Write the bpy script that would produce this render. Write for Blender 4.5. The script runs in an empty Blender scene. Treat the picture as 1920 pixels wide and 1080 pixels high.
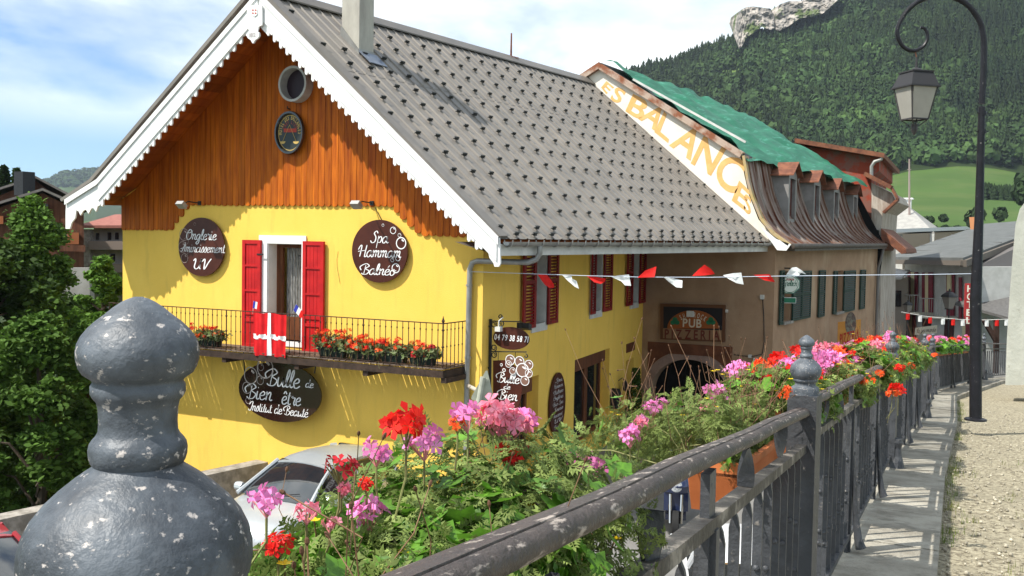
import bpy, math, random
import numpy as np
from mathutils import Vector, Matrix
R = math.radians
SC = bpy.context.scene
COL = SC.collection
rng = np.random.default_rng(7)
random.seed(7)

# ---------------------------------------------------------------- camera, sky, sun, exposure
PITCH, ROLL, F = math.atan(85 / 1850), 0.018, 1850.0
f0, r0, z0 = Vector((-.462, .887, 0)).normalized(), Vector((.887, .462, 0)).normalized(), Vector((0, 0, 1))
CF = math.cos(PITCH) * f0 - math.sin(PITCH) * z0
CU0 = math.sin(PITCH) * f0 + math.cos(PITCH) * z0
CR = math.cos(ROLL) * r0 + math.sin(ROLL) * CU0
CU = -math.sin(ROLL) * r0 + math.cos(ROLL) * CU0
cam = bpy.data.objects.new('camera', bpy.data.cameras.new('camera'))
COL.objects.link(cam)
cam.matrix_world = Matrix(((CR.x, CU.x, -CF.x, 0), (CR.y, CU.y, -CF.y, 0), (CR.z, CU.z, -CF.z, 0), (0, 0, 0, 1)))
cam.data.sensor_width = 36
cam.data.lens = F / 1920 * 36
cam.data.clip_start = .05
cam.data.clip_end = 9000
SC.camera = cam

SUN = Vector((.74, 1.0, -1.69)).normalized()            # travel direction of the light
world = bpy.data.worlds.new('World')
SC.world = world
world.use_nodes = True
wn, wl = world.node_tree.nodes, world.node_tree.links
wn.clear()
wo = wn.new('ShaderNodeOutputWorld')
bg = wn.new('ShaderNodeBackground')
sky = wn.new('ShaderNodeTexSky')
sky.sky_type = 'NISHITA'
sky.sun_disc = False
sky.sun_elevation = R(53.7)
sky.sun_rotation = R(216.6)
sky.altitude = 900
sky.air_density = 1.0
sky.dust_density = 0.6
sky.ozone_density = 1.6
bg.inputs[1].default_value = 0.085
tc = wn.new('ShaderNodeTexCoord')
mp = wn.new('ShaderNodeMapping')
mp.inputs['Scale'].default_value = (1.0, 1.0, 2.6)
mp.inputs['Location'].default_value = (.15, .4, .1)
wl.new(tc.outputs['Generated'], mp.inputs[0])
n1 = wn.new('ShaderNodeTexNoise')
n1.inputs['Scale'].default_value = 2.3
n1.inputs['Detail'].default_value = 9
n1.inputs['Roughness'].default_value = .52
n1.inputs['Distortion'].default_value = .25
wl.new(mp.outputs[0], n1.inputs['Vector'])
rp = wn.new('ShaderNodeValToRGB')
rp.color_ramp.elements[0].position = .37
rp.color_ramp.elements[1].position = .50
wl.new(n1.outputs[0], rp.inputs[0])
# clouds thin out near the horizon on the valley side
sep = wn.new('ShaderNodeSeparateXYZ')
wl.new(tc.outputs['Generated'], sep.inputs[0])
mr = wn.new('ShaderNodeMapRange')
mr.inputs[1].default_value = .085
mr.inputs[2].default_value = .15
wl.new(sep.outputs[2], mr.inputs[0])
mu = wn.new('ShaderNodeMath'); mu.operation = 'MULTIPLY'
wl.new(rp.outputs[0], mu.inputs[0]); wl.new(mr.outputs[0], mu.inputs[1])
n2 = wn.new('ShaderNodeTexNoise')
n2.inputs['Scale'].default_value = 5.5
n2.inputs['Detail'].default_value = 8
wl.new(mp.outputs[0], n2.inputs['Vector'])
cr = wn.new('ShaderNodeValToRGB')
cr.color_ramp.elements[0].position = .35
cr.color_ramp.elements[0].color = (6.8, 8.0, 8.7, 1)
cr.color_ramp.elements[1].position = .62
cr.color_ramp.elements[1].color = (12.4, 12.9, 13.0, 1)
wl.new(n2.outputs[0], cr.inputs[0])
mx = wn.new('ShaderNodeMix'); mx.data_type = 'RGBA'
wl.new(mu.outputs[0], mx.inputs[0])
sc_ = wn.new('ShaderNodeVectorMath'); sc_.operation = 'MULTIPLY'
sc_.inputs[1].default_value = (.88, 1.18, 1.5)
wl.new(sky.outputs[0], sc_.inputs[0])
wl.new(sc_.outputs[0], mx.inputs[6]); wl.new(cr.outputs[0], mx.inputs[7])
wl.new(mx.outputs[2], bg.inputs[0]); wl.new(bg.outputs[0], wo.inputs[0])

sun = bpy.data.lights.new('sun', 'SUN')
sun.energy = 4.9
sun.angle = R(.5)
sun.color = (1.0, .955, .88)
so = bpy.data.objects.new('sun', sun)
so.rotation_euler = SUN.to_track_quat('-Z', 'Y').to_euler()
COL.objects.link(so)
SC.view_settings.view_transform = 'Standard'
SC.view_settings.look = 'None'
SC.view_settings.exposure = 0.5
SC.view_settings.gamma = 1
SC.cycles.max_bounces = 6
SC.cycles.transparent_max_bounces = 8
SC.cycles.caustics_reflective = False
SC.cycles.caustics_refractive = False

# ---------------------------------------------------------------- measuring rays
def ray(px, py):
    return CF + CR * ((px - 960) / F) + CU * ((540 - py) / F)
def UY(px, py, y):
    d = ray(px, py); return d * (y / d.y)
def UX(px, py, x):
    d = ray(px, py); return d * (x / d.x)
def UZ(px, py, z):
    d = ray(px, py); return d * (z / d.z)
def UD(px, py, dep):
    d = ray(px, py); return d * (dep / d.dot(f0))
def UP(px, py, p, n):
    d = ray(px, py); return d * (p.dot(n) / d.dot(n))
def proj(p):
    p = Vector(p); w = p.dot(CF); return 960 + F * p.dot(CR) / w, 540 - F * p.dot(CU) / w

# ---------------------------------------------------------------- materials
MAT = {}
def M(name, col, rough=.6, col2=None, scale=4, var=.0, bump=0, bscale=30, metal=0, attr=False, trans=0,
      stretch=(1, 1, 1), spec=.22, detail=6, lo=.4, hi=.6, col3=None, s3=1.2, lo3=.55, hi3=.7, st3=(1, 1, 1), coat=0):
    if name in MAT: return MAT[name]
    m = bpy.data.materials.new(name); m.use_nodes = True
    n, l = m.node_tree.nodes, m.node_tree.links
    b = n['Principled BSDF']
    b.inputs['Roughness'].default_value = rough
    b.inputs['Metallic'].default_value = metal
    b.inputs['Specular IOR Level'].default_value = spec
    b.inputs['Coat Weight'].default_value = coat
    t = n.new('ShaderNodeTexCoord')
    def noise(sc, st, det=6):
        mpn = n.new('ShaderNodeMapping'); mpn.inputs['Scale'].default_value = st
        l.new(t.outputs['Object'], mpn.inputs[0])
        q = n.new('ShaderNodeTexNoise'); q.inputs['Scale'].default_value = sc; q.inputs['Detail'].default_value = det
        q.inputs['Roughness'].default_value = .62
        l.new(mpn.outputs[0], q.inputs['Vector']); return q.outputs[0]
    out = None
    if col2 is None: col2 = tuple(c * (1 - var) for c in col)
    rr = n.new('ShaderNodeValToRGB')
    rr.color_ramp.elements[0].position = lo; rr.color_ramp.elements[1].position = hi
    rr.color_ramp.elements[0].color = (*col2, 1); rr.color_ramp.elements[1].color = (*col, 1)
    l.new(noise(scale, stretch, detail), rr.inputs[0])
    out = rr.outputs[0]
    if col3 is not None:
        r3 = n.new('ShaderNodeValToRGB')
        r3.color_ramp.elements[0].position = lo3; r3.color_ramp.elements[1].position = hi3
        l.new(noise(s3, st3, 8), r3.inputs[0])
        x = n.new('ShaderNodeMix'); x.data_type = 'RGBA'
        l.new(r3.outputs[0], x.inputs[0]); l.new(out, x.inputs[6]); x.inputs[7].default_value = (*col3, 1)
        out = x.outputs[2]
    if attr:
        at = n.new('ShaderNodeAttribute'); at.attribute_name = 'v'
        x = n.new('ShaderNodeVectorMath'); x.operation = 'SCALE'
        l.new(out, x.inputs[0]); l.new(at.outputs['Fac'], x.inputs['Scale'])
        out = x.outputs[0]
    l.new(out, b.inputs['Base Color'])
    if bump:
        bp = n.new('ShaderNodeBump'); bp.inputs['Strength'].default_value = bump
        bp.inputs['Distance'].default_value = .02
        l.new(noise(bscale, stretch, 4), bp.inputs['Height']); l.new(bp.outputs[0], b.inputs['Normal'])
    if trans:
        tr = n.new('ShaderNodeBsdfTranslucent'); l.new(out, tr.inputs[0])
        ms = n.new('ShaderNodeMixShader'); ms.inputs[0].default_value = trans
        l.new(b.outputs[0], ms.inputs[1]); l.new(tr.outputs[0], ms.inputs[2])
        l.new(ms.outputs[0], n['Material Output'].inputs[0])
    MAT[name] = m
    return m

# ---------------------------------------------------------------- objects
def tag(o, label=None, cat=None, group=None, kind=None):
    if label: o['label'] = label
    if cat: o['category'] = cat
    if group: o['group'] = group
    if kind: o['kind'] = kind
    return o
def empty(name, loc, label, cat, group=None):
    o = bpy.data.objects.new(name, None); COL.objects.link(o)
    o.empty_display_size = .2
    o.location = loc
    return tag(o, label, cat, group)
def origin(o):
    p = Vector((0, 0, 0))
    while o is not None:
        p = p + Vector(o.location); o = o.parent
    return p
def finish(name, me, mat, parent, smooth=False, ang=35):
    nv = len(me.vertices)
    co = np.empty(nv * 3, np.float32); me.vertices.foreach_get('co', co); co = co.reshape(-1, 3)
    if parent is None:
        loc = Vector(((co[:, 0].min() + co[:, 0].max()) / 2, (co[:, 1].min() + co[:, 1].max()) / 2, co[:, 2].min()))
        org = loc
    else:
        org = origin(parent); loc = Vector((0, 0, 0))
    co = co - np.array(org, np.float32)
    me.vertices.foreach_set('co', co.ravel()); me.update()
    o = bpy.data.objects.new(name, me)
    o.location = loc; o.parent = parent
    COL.objects.link(o)
    if mat: me.materials.append(mat)
    if smooth:
        me.polygons.foreach_set('use_smooth', [True] * len(me.polygons))
        if ang: me.set_sharp_from_angle(angle=R(ang))
    return o

class MB:
    def __init__(s): s.v = []; s.f = []; s.a = []; s.cur = 1.0
    def add(s, vs, fs):
        b = len(s.v); s.v += [tuple(v) for v in vs]
        for f in fs: s.f.append(tuple(b + i for i in f)); s.a.append(s.cur)
        return s
    def box(s, a, b):
        x0, y0, z_0 = a; x1, y1, z1 = b
        vs = [(x0, y0, z_0), (x1, y0, z_0), (x1, y1, z_0), (x0, y1, z_0), (x0, y0, z1), (x1, y0, z1), (x1, y1, z1), (x0, y1, z1)]
        return s.add(vs, [(0, 3, 2, 1), (4, 5, 6, 7), (0, 1, 5, 4), (1, 2, 6, 5), (2, 3, 7, 6), (3, 0, 4, 7)])
    def obox(s, c, ax, ay, az):                     # centre and three half-axes
        c = Vector(c); ax, ay, az = Vector(ax), Vector(ay), Vector(az)
        vs = [c + ax * i + ay * j + az * k for k in (-1, 1) for i, j in ((-1, -1), (1, -1), (1, 1), (-1, 1))]
        return s.add(vs, [(0, 3, 2, 1), (4, 5, 6, 7), (0, 1, 5, 4), (1, 2, 6, 5), (2, 3, 7, 6), (3, 0, 4, 7)])
    def bar(s, p, q, w, h, up=(0, 0, 1)):           # a bar from p to q
        p, q = Vector(p), Vector(q); d = (q - p); L = d.length; d.normalize()
        up = Vector(up); sd = d.cross(up)
        if sd.length < 1e-4: sd = d.cross(Vector((1, 0, 0)))
        sd.normalize(); u2 = sd.cross(d)
        return s.obox((p + q) / 2, d * (L / 2), sd * (w / 2), u2 * (h / 2))
    def prism(s, pts, vec):
        n = len(pts); vec = Vector(vec)
        vs = [Vector(p) for p in pts] + [Vector(p) + vec for p in pts]
        fs = [tuple(range(n))[::-1], tuple(range(n, 2 * n))]
        for i in range(n):
            j = (i + 1) % n; fs.append((i, j, n + j, n + i))
        return s.add(vs, fs)
    def face(s, pts): return s.add(pts, [tuple(range(len(pts)))])
    def tube(s, pts, r, n=8, cap=True):
        pts = [Vector(p) for p in pts]; m = len(pts)
        rs = r if isinstance(r, (list, tuple)) else [r] * m
        up = Vector((0, 0, 1)); vs = []; prev = None
        for i, p in enumerate(pts):
            d = (pts[min(i + 1, m - 1)] - pts[max(i - 1, 0)]).normalized()
            if prev is None:
                a = d.cross(up)
                if a.length < .1: a = d.cross(Vector((1, 0, 0)))
            else:
                a = prev - d * prev.dot(d)
            a.normalize(); prev = a; b = d.cross(a)
            for k in range(n):
                t = 2 * math.pi * k / n; vs.append(p + (a * math.cos(t) + b * math.sin(t)) * rs[i])
        fs = []
        for i in range(m - 1):
            for k in range(n):
                k2 = (k + 1) % n; fs.append((i * n + k, i * n + k2, (i + 1) * n + k2, (i + 1) * n + k))
        if cap: fs += [tuple(range(n))[::-1], tuple(range((m - 1) * n, m * n))]
        return s.add(vs, fs)
    def lathe(s, prof, c, n=24, axis=None):         # prof: (radius, height)
        c = Vector(c)
        if axis is None: ax, ux, uy = Vector((0, 0, 1)), Vector((1, 0, 0)), Vector((0, 1, 0))
        else:
            ax = Vector(axis).normalized(); ux = ax.orthogonal().normalized(); uy = ax.cross(ux)
        vs = []
        for r_, h in prof:
            for k in range(n):
                t = 2 * math.pi * k / n; vs.append(c + ax * h + (ux * math.cos(t) + uy * math.sin(t)) * r_)
        fs = []
        for i in range(len(prof) - 1):
            for k in range(n):
                k2 = (k + 1) % n; fs.append((i * n + k, i * n + k2, (i + 1) * n + k2, (i + 1) * n + k))
        fs += [tuple(range(n))[::-1], tuple(range((len(prof) - 1) * n, len(prof) * n))]
        return s.add(vs, fs)
    def build(s, name, mat, parent=None, smooth=False, ang=35):
        me = bpy.data.meshes.new(name)
        me.from_pydata(s.v, [], s.f)
        if any(abs(x - 1) > 1e-6 for x in s.a):
            at = me.attributes.new('v', 'FLOAT', 'FACE'); at.data.foreach_set('value', s.a)
        return finish(name, me, mat, parent, smooth, ang)

def bulk(name, V, Fc, att, mat, parent=None, smooth=False):
    """V (n,3), Fc (m,k) all faces with k corners, att (m,)"""
    me = bpy.data.meshes.new(name)
    m, k = Fc.shape
    me.vertices.add(len(V)); me.vertices.foreach_set('co', V.astype(np.float32).ravel())
    me.loops.add(m * k); me.loops.foreach_set('vertex_index', Fc.astype(np.int32).ravel())
    me.polygons.add(m); me.polygons.foreach_set('loop_start', np.arange(0, m * k, k, dtype=np.int32))
    me.polygons.foreach_set('loop_total', np.full(m, k, np.int32))
    me.update(calc_edges=True)
    if att is not None:
        at = me.attributes.new('v', 'FLOAT', 'FACE'); at.data.foreach_set('value', att.astype(np.float32))
    return finish(name, me, mat, parent, smooth, None)

def rotmats(n, up_bias=0.0, g=None):
    """random orientations; rows are local x,y,z axes; z leans up by up_bias"""
    g = g or rng
    z = g.normal(size=(n, 3)); z[:, 2] = np.abs(z[:, 2]) + up_bias
    z /= np.linalg.norm(z, axis=1, keepdims=True)
    t = g.normal(size=(n, 3)); x = np.cross(t, z); x /= np.linalg.norm(x, axis=1, keepdims=True)
    return np.stack([x, np.cross(z, x), z], axis=1)
def scatter(tv, tf, P, Rm, S):
    """copies of a template: returns V, F"""
    tv = np.asarray(tv, float); tf = np.asarray(tf, int)
    V = np.einsum('kj,njm->nkm', tv, Rm) * S[:, None, None] + P[:, None, :]
    Fc = tf[None] + (np.arange(len(P)) * len(tv))[:, None, None]
    return V.reshape(-1, 3), Fc.reshape(-1, tf.shape[1])

def wall_grid(mb, A, B, zb, zt, ops, depth, nrm, back=True):
    """vertical wall from A to B (xy), openings (u0,u1,z0,z1) with reveals 'depth' into the wall"""
    A = Vector((A[0], A[1], 0)); B = Vector((B[0], B[1], 0)); L = (B - A).length; d = (B - A) / L
    n = Vector((nrm[0], nrm[1], 0)).normalized()
    us = sorted({0, L} | {o[0] for o in ops} | {o[1] for o in ops}); zs = sorted({zb, zt} | {o[2] for o in ops} | {o[3] for o in ops})
    P = lambda u, z, k=0: A + d * u + Vector((0, 0, z)) - n * k
    for i in range(len(us) - 1):
        for j in range(len(zs) - 1):
            uc, zc = (us[i] + us[i + 1]) / 2, (zs[j] + zs[j + 1]) / 2
            if any(o[0] < uc < o[1] and o[2] < zc < o[3] for o in ops): continue
            mb.face([P(us[i], zs[j]), P(us[i + 1], zs[j]), P(us[i + 1], zs[j + 1]), P(us[i], zs[j + 1])])
    for u0, u1, a, b in ops:
        mb.face([P(u0, a), P(u0, b), P(u0, b, depth), P(u0, a, depth)])
        mb.face([P(u1, a), P(u1, b), P(u1, b, depth), P(u1, a, depth)])
        mb.face([P(u0, b), P(u1, b), P(u1, b, depth), P(u0, b, depth)])
        mb.face([P(u0, a), P(u1, a), P(u1, a, depth), P(u0, a, depth)])
    return P
# ---------------------------------------------------------------- lettering
_fc = {}
def glyph_mesh(ch):
    """block letter as triangles in the unit box of its own width and cap height"""
    if ch in _fc: return _fc[ch]
    cu = bpy.data.curves.new('letter', 'FONT'); cu.body = ch; cu.size = 1; cu.resolution_u = 4; cu.offset = .022
    ob = bpy.data.objects.new('letter', cu); COL.objects.link(ob)
    me = bpy.data.meshes.new_from_object(ob)
    bpy.data.objects.remove(ob)
    me.calc_loop_triangles()
    v = [(q.co.x, q.co.y) for q in me.vertices]; f = [tuple(t.vertices) for t in me.loop_triangles]
    _fc[ch] = (v, f); return _fc[ch]
def block_word(s, gap=.08):
    V, Fs, x = [], [], 0
    for ch in s:
        if ch == ' ': x += .35; continue
        v, f = glyph_mesh(ch)
        a = min(p[0] for p in v); b = len(V)
        V += [(p[0] - a + x, p[1] / .7) for p in v]; Fs += [tuple(b + i for i in t) for t in f]
        x += max(p[0] for p in v) - a + gap
    return V, Fs, x - gap
S = {
 'a': (1.0, [[(.75,.9),(.45,1),(.1,.6),(.15,.1),(.45,0),(.75,.5),(.8,1),(.75,.3),(.95,0),(1.1,.15)]]),
 'c': (.8, [[(.7,.85),(.45,1),(.1,.6),(.15,.1),(.45,0),(.85,.25)]]),
 'd': (1.0, [[(.75,.85),(.4,1),(.1,.55),(.2,.05),(.5,.05),(.78,.6),(.85,1.9)],[(.82,1.6),(.78,.3),(.95,0),(1.1,.15)]]),
 'e': (.8, [[(.1,.45),(.6,.6),(.65,.9),(.4,1),(.1,.6),(.2,.08),(.5,0),(.85,.25)]]),
 'g': (.95, [[(.75,.9),(.45,1),(.1,.6),(.2,.1),(.5,.1),(.8,.9),(.7,-.3),(.4,-.8),(.1,-.6),(.4,-.2),(1,.2)]]),
 'i': (.45, [[(.15,1),(.12,.2),(.3,0),(.45,.15)],[(.17,1.38),(.2,1.5)]]),
 'l': (.5, [[(.1,.3),(.42,1.3),(.38,1.9),(.2,1.5),(.15,.3),(.35,0),(.5,.15)]]),
 'm': (1.25, [[(.05,.85),(.18,1),(.15,0)],[(.15,.5),(.45,1),(.6,.9),(.55,0)],[(.58,.5),(.85,1),(1.02,.85),(.97,.2),(1.15,0),(1.3,.15)]]),
 'n': (.9, [[(.05,.85),(.18,1),(.15,0)],[(.15,.5),(.5,1),(.68,.85),(.62,.2),(.8,0),(.95,.15)]]),
 'o': (.85, [[(.45,1),(.1,.6),(.2,.05),(.5,0),(.75,.45),(.6,.95),(.45,1),(.6,.75),(.95,.85)]]),
 'p': (.85, [[(.2,1.1),(.1,-.8)],[(.2,.6),(.5,1),(.75,.7),(.6,.1),(.25,.1)]]),
 'r': (.72, [[(.1,.9),(.22,1.12),(.25,.9),(.6,.92),(.5,.3),(.62,0),(.8,.15)]]),
 's': (.65, [[(.0,.1),(.42,1.12),(.58,.4),(.38,0),(.1,.1)]]),
 't': (.55, [[(.3,1.6),(.2,.3),(.4,0),(.6,.15)],[(.0,1.1),(.55,1.15)]]),
 'u': (.92, [[(.1,1),(.1,.3),(.3,0),(.65,.5),(.72,1),(.68,.2),(.85,0),(1.0,.15)]]),
 'h': (.9, [[(.2,1.9),(.12,0)],[(.15,.5),(.5,1),(.68,.85),(.62,.2),(.8,0),(.95,.15)]]),
 'O': (1.3, [[(.7,1.8),(.2,1.3),(.15,.4),(.6,0),(1.15,.5),(1.1,1.5),(.7,1.85),(.35,1.5),(.6,1.2),(1.3,1.6)]]),
 'A': (1.2, [[(.0,.2),(.3,0),(.8,1.2),(1.0,1.85),(1.0,.0)],[(.0,.6),(.6,.8),(1.2,.65)]]),
 'U': (1.3, [[(.0,1.4),(.22,1.8),(.32,1.3),(.28,.4),(.55,0),(.9,.3),(1.05,1.0),(1.1,1.85)],[(1.1,1.85),(1.03,.3),(1.25,.05)]]),
 'V': (1.1, [[(0,1.3),(.2,1.75),(.35,1.5),(.45,0),(.9,1.2),(1.2,1.85)]]),
 'S': (1.05, [[(1.05,1.5),(.8,1.85),(.45,1.5),(.8,.9),(.75,.2),(.3,0),(.0,.35)]]),
 'H': (1.4, [[(-.1,1.1),(.2,1.75),(.42,1.6),(.3,0)],[(-.1,.8),(.3,.9),(1.15,1.0)],[(1.25,1.85),(1.1,.2),(1.25,0),(1.45,.2)]]),
 'B': (1.2, [[(.5,1.6),(.4,0)],[(-.1,.7),(-.35,1.3),(.5,1.85),(1.05,1.45),(.55,1.0),(1.15,.6),(.85,.05),(.3,.0),(.0,.2)]]),
 'D': (1.2, [[(.5,1.7),(.4,0)],[(-.1,1.3),(.4,1.85),(1.1,1.4),(1.0,.3),(.4,.0),(.0,.2)]]),
 'G': (1.2, [[(1.0,1.5),(.7,1.85),(.15,1.1),(.3,.1),(.8,.2),(1.0,.8),(.6,.8),(1.0,.85),(.9,-.4),(.4,-.5)]]),
 'I': (.8, [[(.0,1.2),(.4,1.8),(.8,1.75),(.5,.2),(.2,0),(-.1,.3)]]),
}
S['é'] = (.8, S['e'][1] + [[(.4, 1.3), (.62, 1.65)]])
S['ê'] = (.8, S['e'][1] + [[(.2, 1.3), (.42, 1.65), (.65, 1.3)]])
def cmr(p, k=6):
    if len(p) == 2: return p
    q = [p[0]] + list(p) + [p[-1]]; o = []
    for i in range(1, len(q) - 2):
        a, b, c, d = q[i - 1:i + 3]
        for j in range(k):
            t = j / k
            o.append(tuple(.5 * (2 * b[m] + (c[m] - a[m]) * t + (2 * a[m] - 5 * b[m] + 4 * c[m] - d[m]) * t * t + (3 * b[m] - a[m] - 3 * c[m] + d[m]) * t ** 3) for m in range(len(b))))
    o.append(tuple(p[-1])); return o
def ribbon2d(pts, w):
    V, Fs = [], []
    n = len(pts)
    for i, p in enumerate(pts):
        a, b = pts[max(i - 1, 0)], pts[min(i + 1, n - 1)]
        dx, dy = b[0] - a[0], b[1] - a[1]; L = math.hypot(dx, dy) or 1
        ww = w * (.62 + .55 * abs(dy) / L) * (.6 if i in (0, n - 1) else 1)
        V += [(p[0] - dy / L * ww, p[1] + dx / L * ww), (p[0] + dy / L * ww, p[1] - dx / L * ww)]
    for i in range(n - 1): Fs.append((2 * i, 2 * i + 1, 2 * i + 3, 2 * i + 2))
    return V, Fs
def script_word(s, w=.1):
    w *= .82
    V, Fs, x = [], [], 0
    for ch in s:
        if ch == ' ': x += .6; continue
        adv, st = S[ch]
        for q in st:
            v, f = ribbon2d(cmr(q), w); b = len(V)
            V += [(p[0] + .16 * p[1] + x, p[1] / 1.85) for p in v]; Fs += [tuple(b + i for i in t) for t in f]
        x += adv
    return V, Fs, x
def put_word(mb, word, P0, ux, uz, width, height, kind='script', w=.1, n=Vector((0, 0, 0))):
    V, Fs, L = script_word(word, w) if kind == 'script' else block_word(word)
    k = width / L
    mb.add([P0 + ux * (p[0] * k) + uz * (p[1] * height) + n for p in V], Fs)
def arc_word(mb, word, c, ux, uz, rx, rz, a0, a1, h, n, kind='block'):
    """word round an ellipse from angle a0 to a1 (degrees)"""
    m = len(word)
    for i, ch in enumerate(word):
        if ch == ' ': continue
        a = R(a0 + (a1 - a0) * (i + .5) / m)
        p = c + ux * (rx * math.cos(a)) + uz * (rz * math.sin(a))
        tx = (ux * (rx * math.sin(a)) - uz * (rz * math.cos(a))).normalized(); tz = (ux * math.cos(a) * rz + uz * math.sin(a) * rx).normalized()
        V, Fs, L = block_word(ch)
        mb.add([p + tx * ((q[0] - L / 2) * h * .62) + tz * ((q[1] - .5) * h) + n for q in V], Fs)
def ring(mb, c, ux, uz, ro, ri, n=24, off=Vector((0, 0, 0)), a0=0, a1=360):
    k = n if a1 - a0 < 360 else n
    vs, fs = [], []
    for i in range(k + 1):
        t = R(a0 + (a1 - a0) * i / k); d = ux * math.cos(t) + uz * math.sin(t)
        vs += [c + d * ro + off, c + d * ri + off]
    for i in range(k): fs.append((2 * i, 2 * i + 1, 2 * i + 3, 2 * i + 2))
    mb.add(vs, fs)
def disc(mb, c, ux, uz, rx, rz, thick, n=40, nrm=None):
    pts = [c + ux * (rx * math.cos(2 * math.pi * k / n)) + uz * (rz * math.sin(2 * math.pi * k / n)) for k in range(n)]
    mb.prism(pts, nrm * thick)
# ---------------------------------------------------------------- shared materials
yellow = M('yellow_render', (.88, .585, .115), .9, (.82, .53, .09), 1.1, bump=.35, bscale=60, lo=.3, hi=.7, col3=(.66, .44, .09), s3=2.6, lo3=.53, hi3=.85, st3=(1.8, 1.8, .3))
board = M('stained_boards', (.60, .155, .006), .6, (.28, .048, .002), 2.2, attr=True, stretch=(7, 7, .55), lo=.3, hi=.68, bump=.3, bscale=9)
soffitm = M('stained_soffit', (.44, .105, .005), .6, (.22, .040, .002), 2.5, attr=True, stretch=(.6, 3, .6), lo=.3, hi=.7)
white = M('white_paint', (.82, .82, .80), .5, (.74, .74, .72), 3)
offwhite = M('off_white_paint', (.62, .62, .58), .6, (.5, .5, .47), 3)
roofm = M('grey_roof_metal', (.235, .210, .182), .42, (.185, .170, .152), 1.3, metal=0, attr=True, lo=.35, hi=.65, col3=(.30, .26, .215), s3=.8, lo3=.55, hi3=.8, st3=(1, 3, .5))
darkm = M('dark_metal', (.03, .03, .033), .45, (.02, .02, .02), 20)
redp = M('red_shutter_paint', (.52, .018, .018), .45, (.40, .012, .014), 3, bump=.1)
redd = M('dark_red_paint', (.26, .012, .012), .5, (.16, .010, .010), 5)  # deeper, mottled red of the louvred street-side shutters
zinc = M('zinc', (.33, .33, .31), .4, (.25, .25, .24), 4, metal=.45)
brownw = M('brown_timber', (.16, .055, .02), .55, (.09, .03, .012), 3, stretch=(4, 4, .6))
glassd = M('dark_glass', (.012, .013, .014), .06, (.02, .02, .02), 2, spec=.9)
curtain = M('lace_curtain', (.50, .50, .48), .9, (.22, .22, .21), 9, stretch=(6, 1, .7), trans=.2)
ironm = M('balcony_iron', (.075, .04, .025), .6, (.035, .02, .015), 18)
oldwood = M('weathered_planks', (.20, .155, .12), .8, (.09, .06, .045), 5, stretch=(1, 5, 5), bump=.4)
signb = M('brown_sign_board', (.075, .022, .014), .28, (.055, .016, .011), 2)
signw = M('white_lettering', (.80, .80, .80), .5)
stone = M('pale_stone', (.36, .33, .29), .9, (.22, .20, .17), 5, bump=.8, bscale=14)

GY, BY, EY, Z0 = 14.85, 13.85, 26.74, -5.08
CX = -8.30
WX = UY(1205, 600, EY).x
CC, WW = Vector((CX, GY, 0)), Vector((WX, EY, 0))
SN = Vector(((WW - CC).y, -(WW - CC).x, 0)).normalized()          # outward normal of the street side
SD = (WW - CC).normalized()
def SP(px, py):                                                     # side wall: distance along, height, point
    p = UP(px, py, CC, SN); return (p - CC).dot(SD), p.z, p
XL = UY(230, 520, GY).x

house = empty('yellow_house', ((XL + CX) / 2, GY, Z0), 'yellow rendered house with stained boarded gable, white scalloped bargeboards and grey metal roof', 'house')
ridge0, eave0 = UY(485, -20, BY), UY(937, 448, BY)
ridge1, eave1 = UY(1104, 152, EY), UY(1442, 453, EY)
def RS(s, t, h=0):                                                   # right roof slope
    a = ridge0.lerp(ridge1, t); b = eave0.lerp(eave1, t); return a.lerp(b, s) + RN * h
RN = (eave0 - ridge0).cross(ridge1 - ridge0).normalized()
if RN.z < 0: RN = -RN
kink, eavL = UY(178, 341, BY), UY(123, 378, BY)
def roof_under(x, k=.0):                                             # underside height of the roof at the gable
    if x > ridge0.x: t = (x - ridge0.x) / (eave0.x - ridge0.x); return ridge0.z + (eave0.z - ridge0.z) * t - .15 - k
    if x > kink.x: t = (ridge0.x - x) / (ridge0.x - kink.x); return ridge0.z + (kink.z - ridge0.z) * t - .15 - k
    t = (kink.x - x) / (kink.x - eavL.x); return kink.z + (eavL.z - kink.z) * t - .15 - k

# walls: gable with the balcony door, street side with three windows and two doorways
dl, dr = UY(502.5, 500, GY).x, UY(567, 500, GY).x
dt, db = UY(535, 457, GY).z, UY(545, 640, GY).z
mb = MB()
wall_grid(mb, (XL, GY), (CX, GY), Z0, .5, [(dl - XL, dr - XL, db, dt)], .30, (0, -1))
mb.face([(XL, GY, .5), (CX, GY, .5), (CX, GY, roof_under(CX)), (ridge0.x, GY, roof_under(ridge0.x)), (XL, GY, roof_under(XL))])
wins = []
for a, b, sb in ((1000, 1021, 606), (1108, 1125, 583), (1183, 1194, 567)):
    ua, ub = SP(a, 560)[0], SP(b, 560)[0]
    wins.append((ua, ub, SP((a + b) / 2, sb)[1], .12))
dA = (SP(957, 760)[0], SP(1009, 760)[0], SP(1000, 890)[1], SP(1009, 703)[1])
dB = (SP(1076, 760)[0], SP(1141, 760)[0], SP(1076, 841)[1], SP(1110, 664)[1])
nic = (SP(1173, 700)[0], SP(1188, 700)[0], Z0 + .3, SP(1180, 674)[1])
P_ = wall_grid(mb, CC, WW, Z0, .5, wins + [dA, dB, nic], .28, SN)
mb.face([CC + Vector((0, 0, .5)), WW + Vector((0, 0, .5)), WW + Vector((0, 0, .55)), CC + Vector((0, 0, .75))])
mb.face([(XL, GY, Z0 - 9), (XL, GY, 2), (XL - 1, EY, 2), (XL - 1, EY, Z0 - 9)])
mb.face([(XL, GY, Z0 - 9), (XL, GY, Z0), (CX, GY, Z0), (CX, GY, Z0 - 9)])
mb.build('wall', yellow, house)
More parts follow.
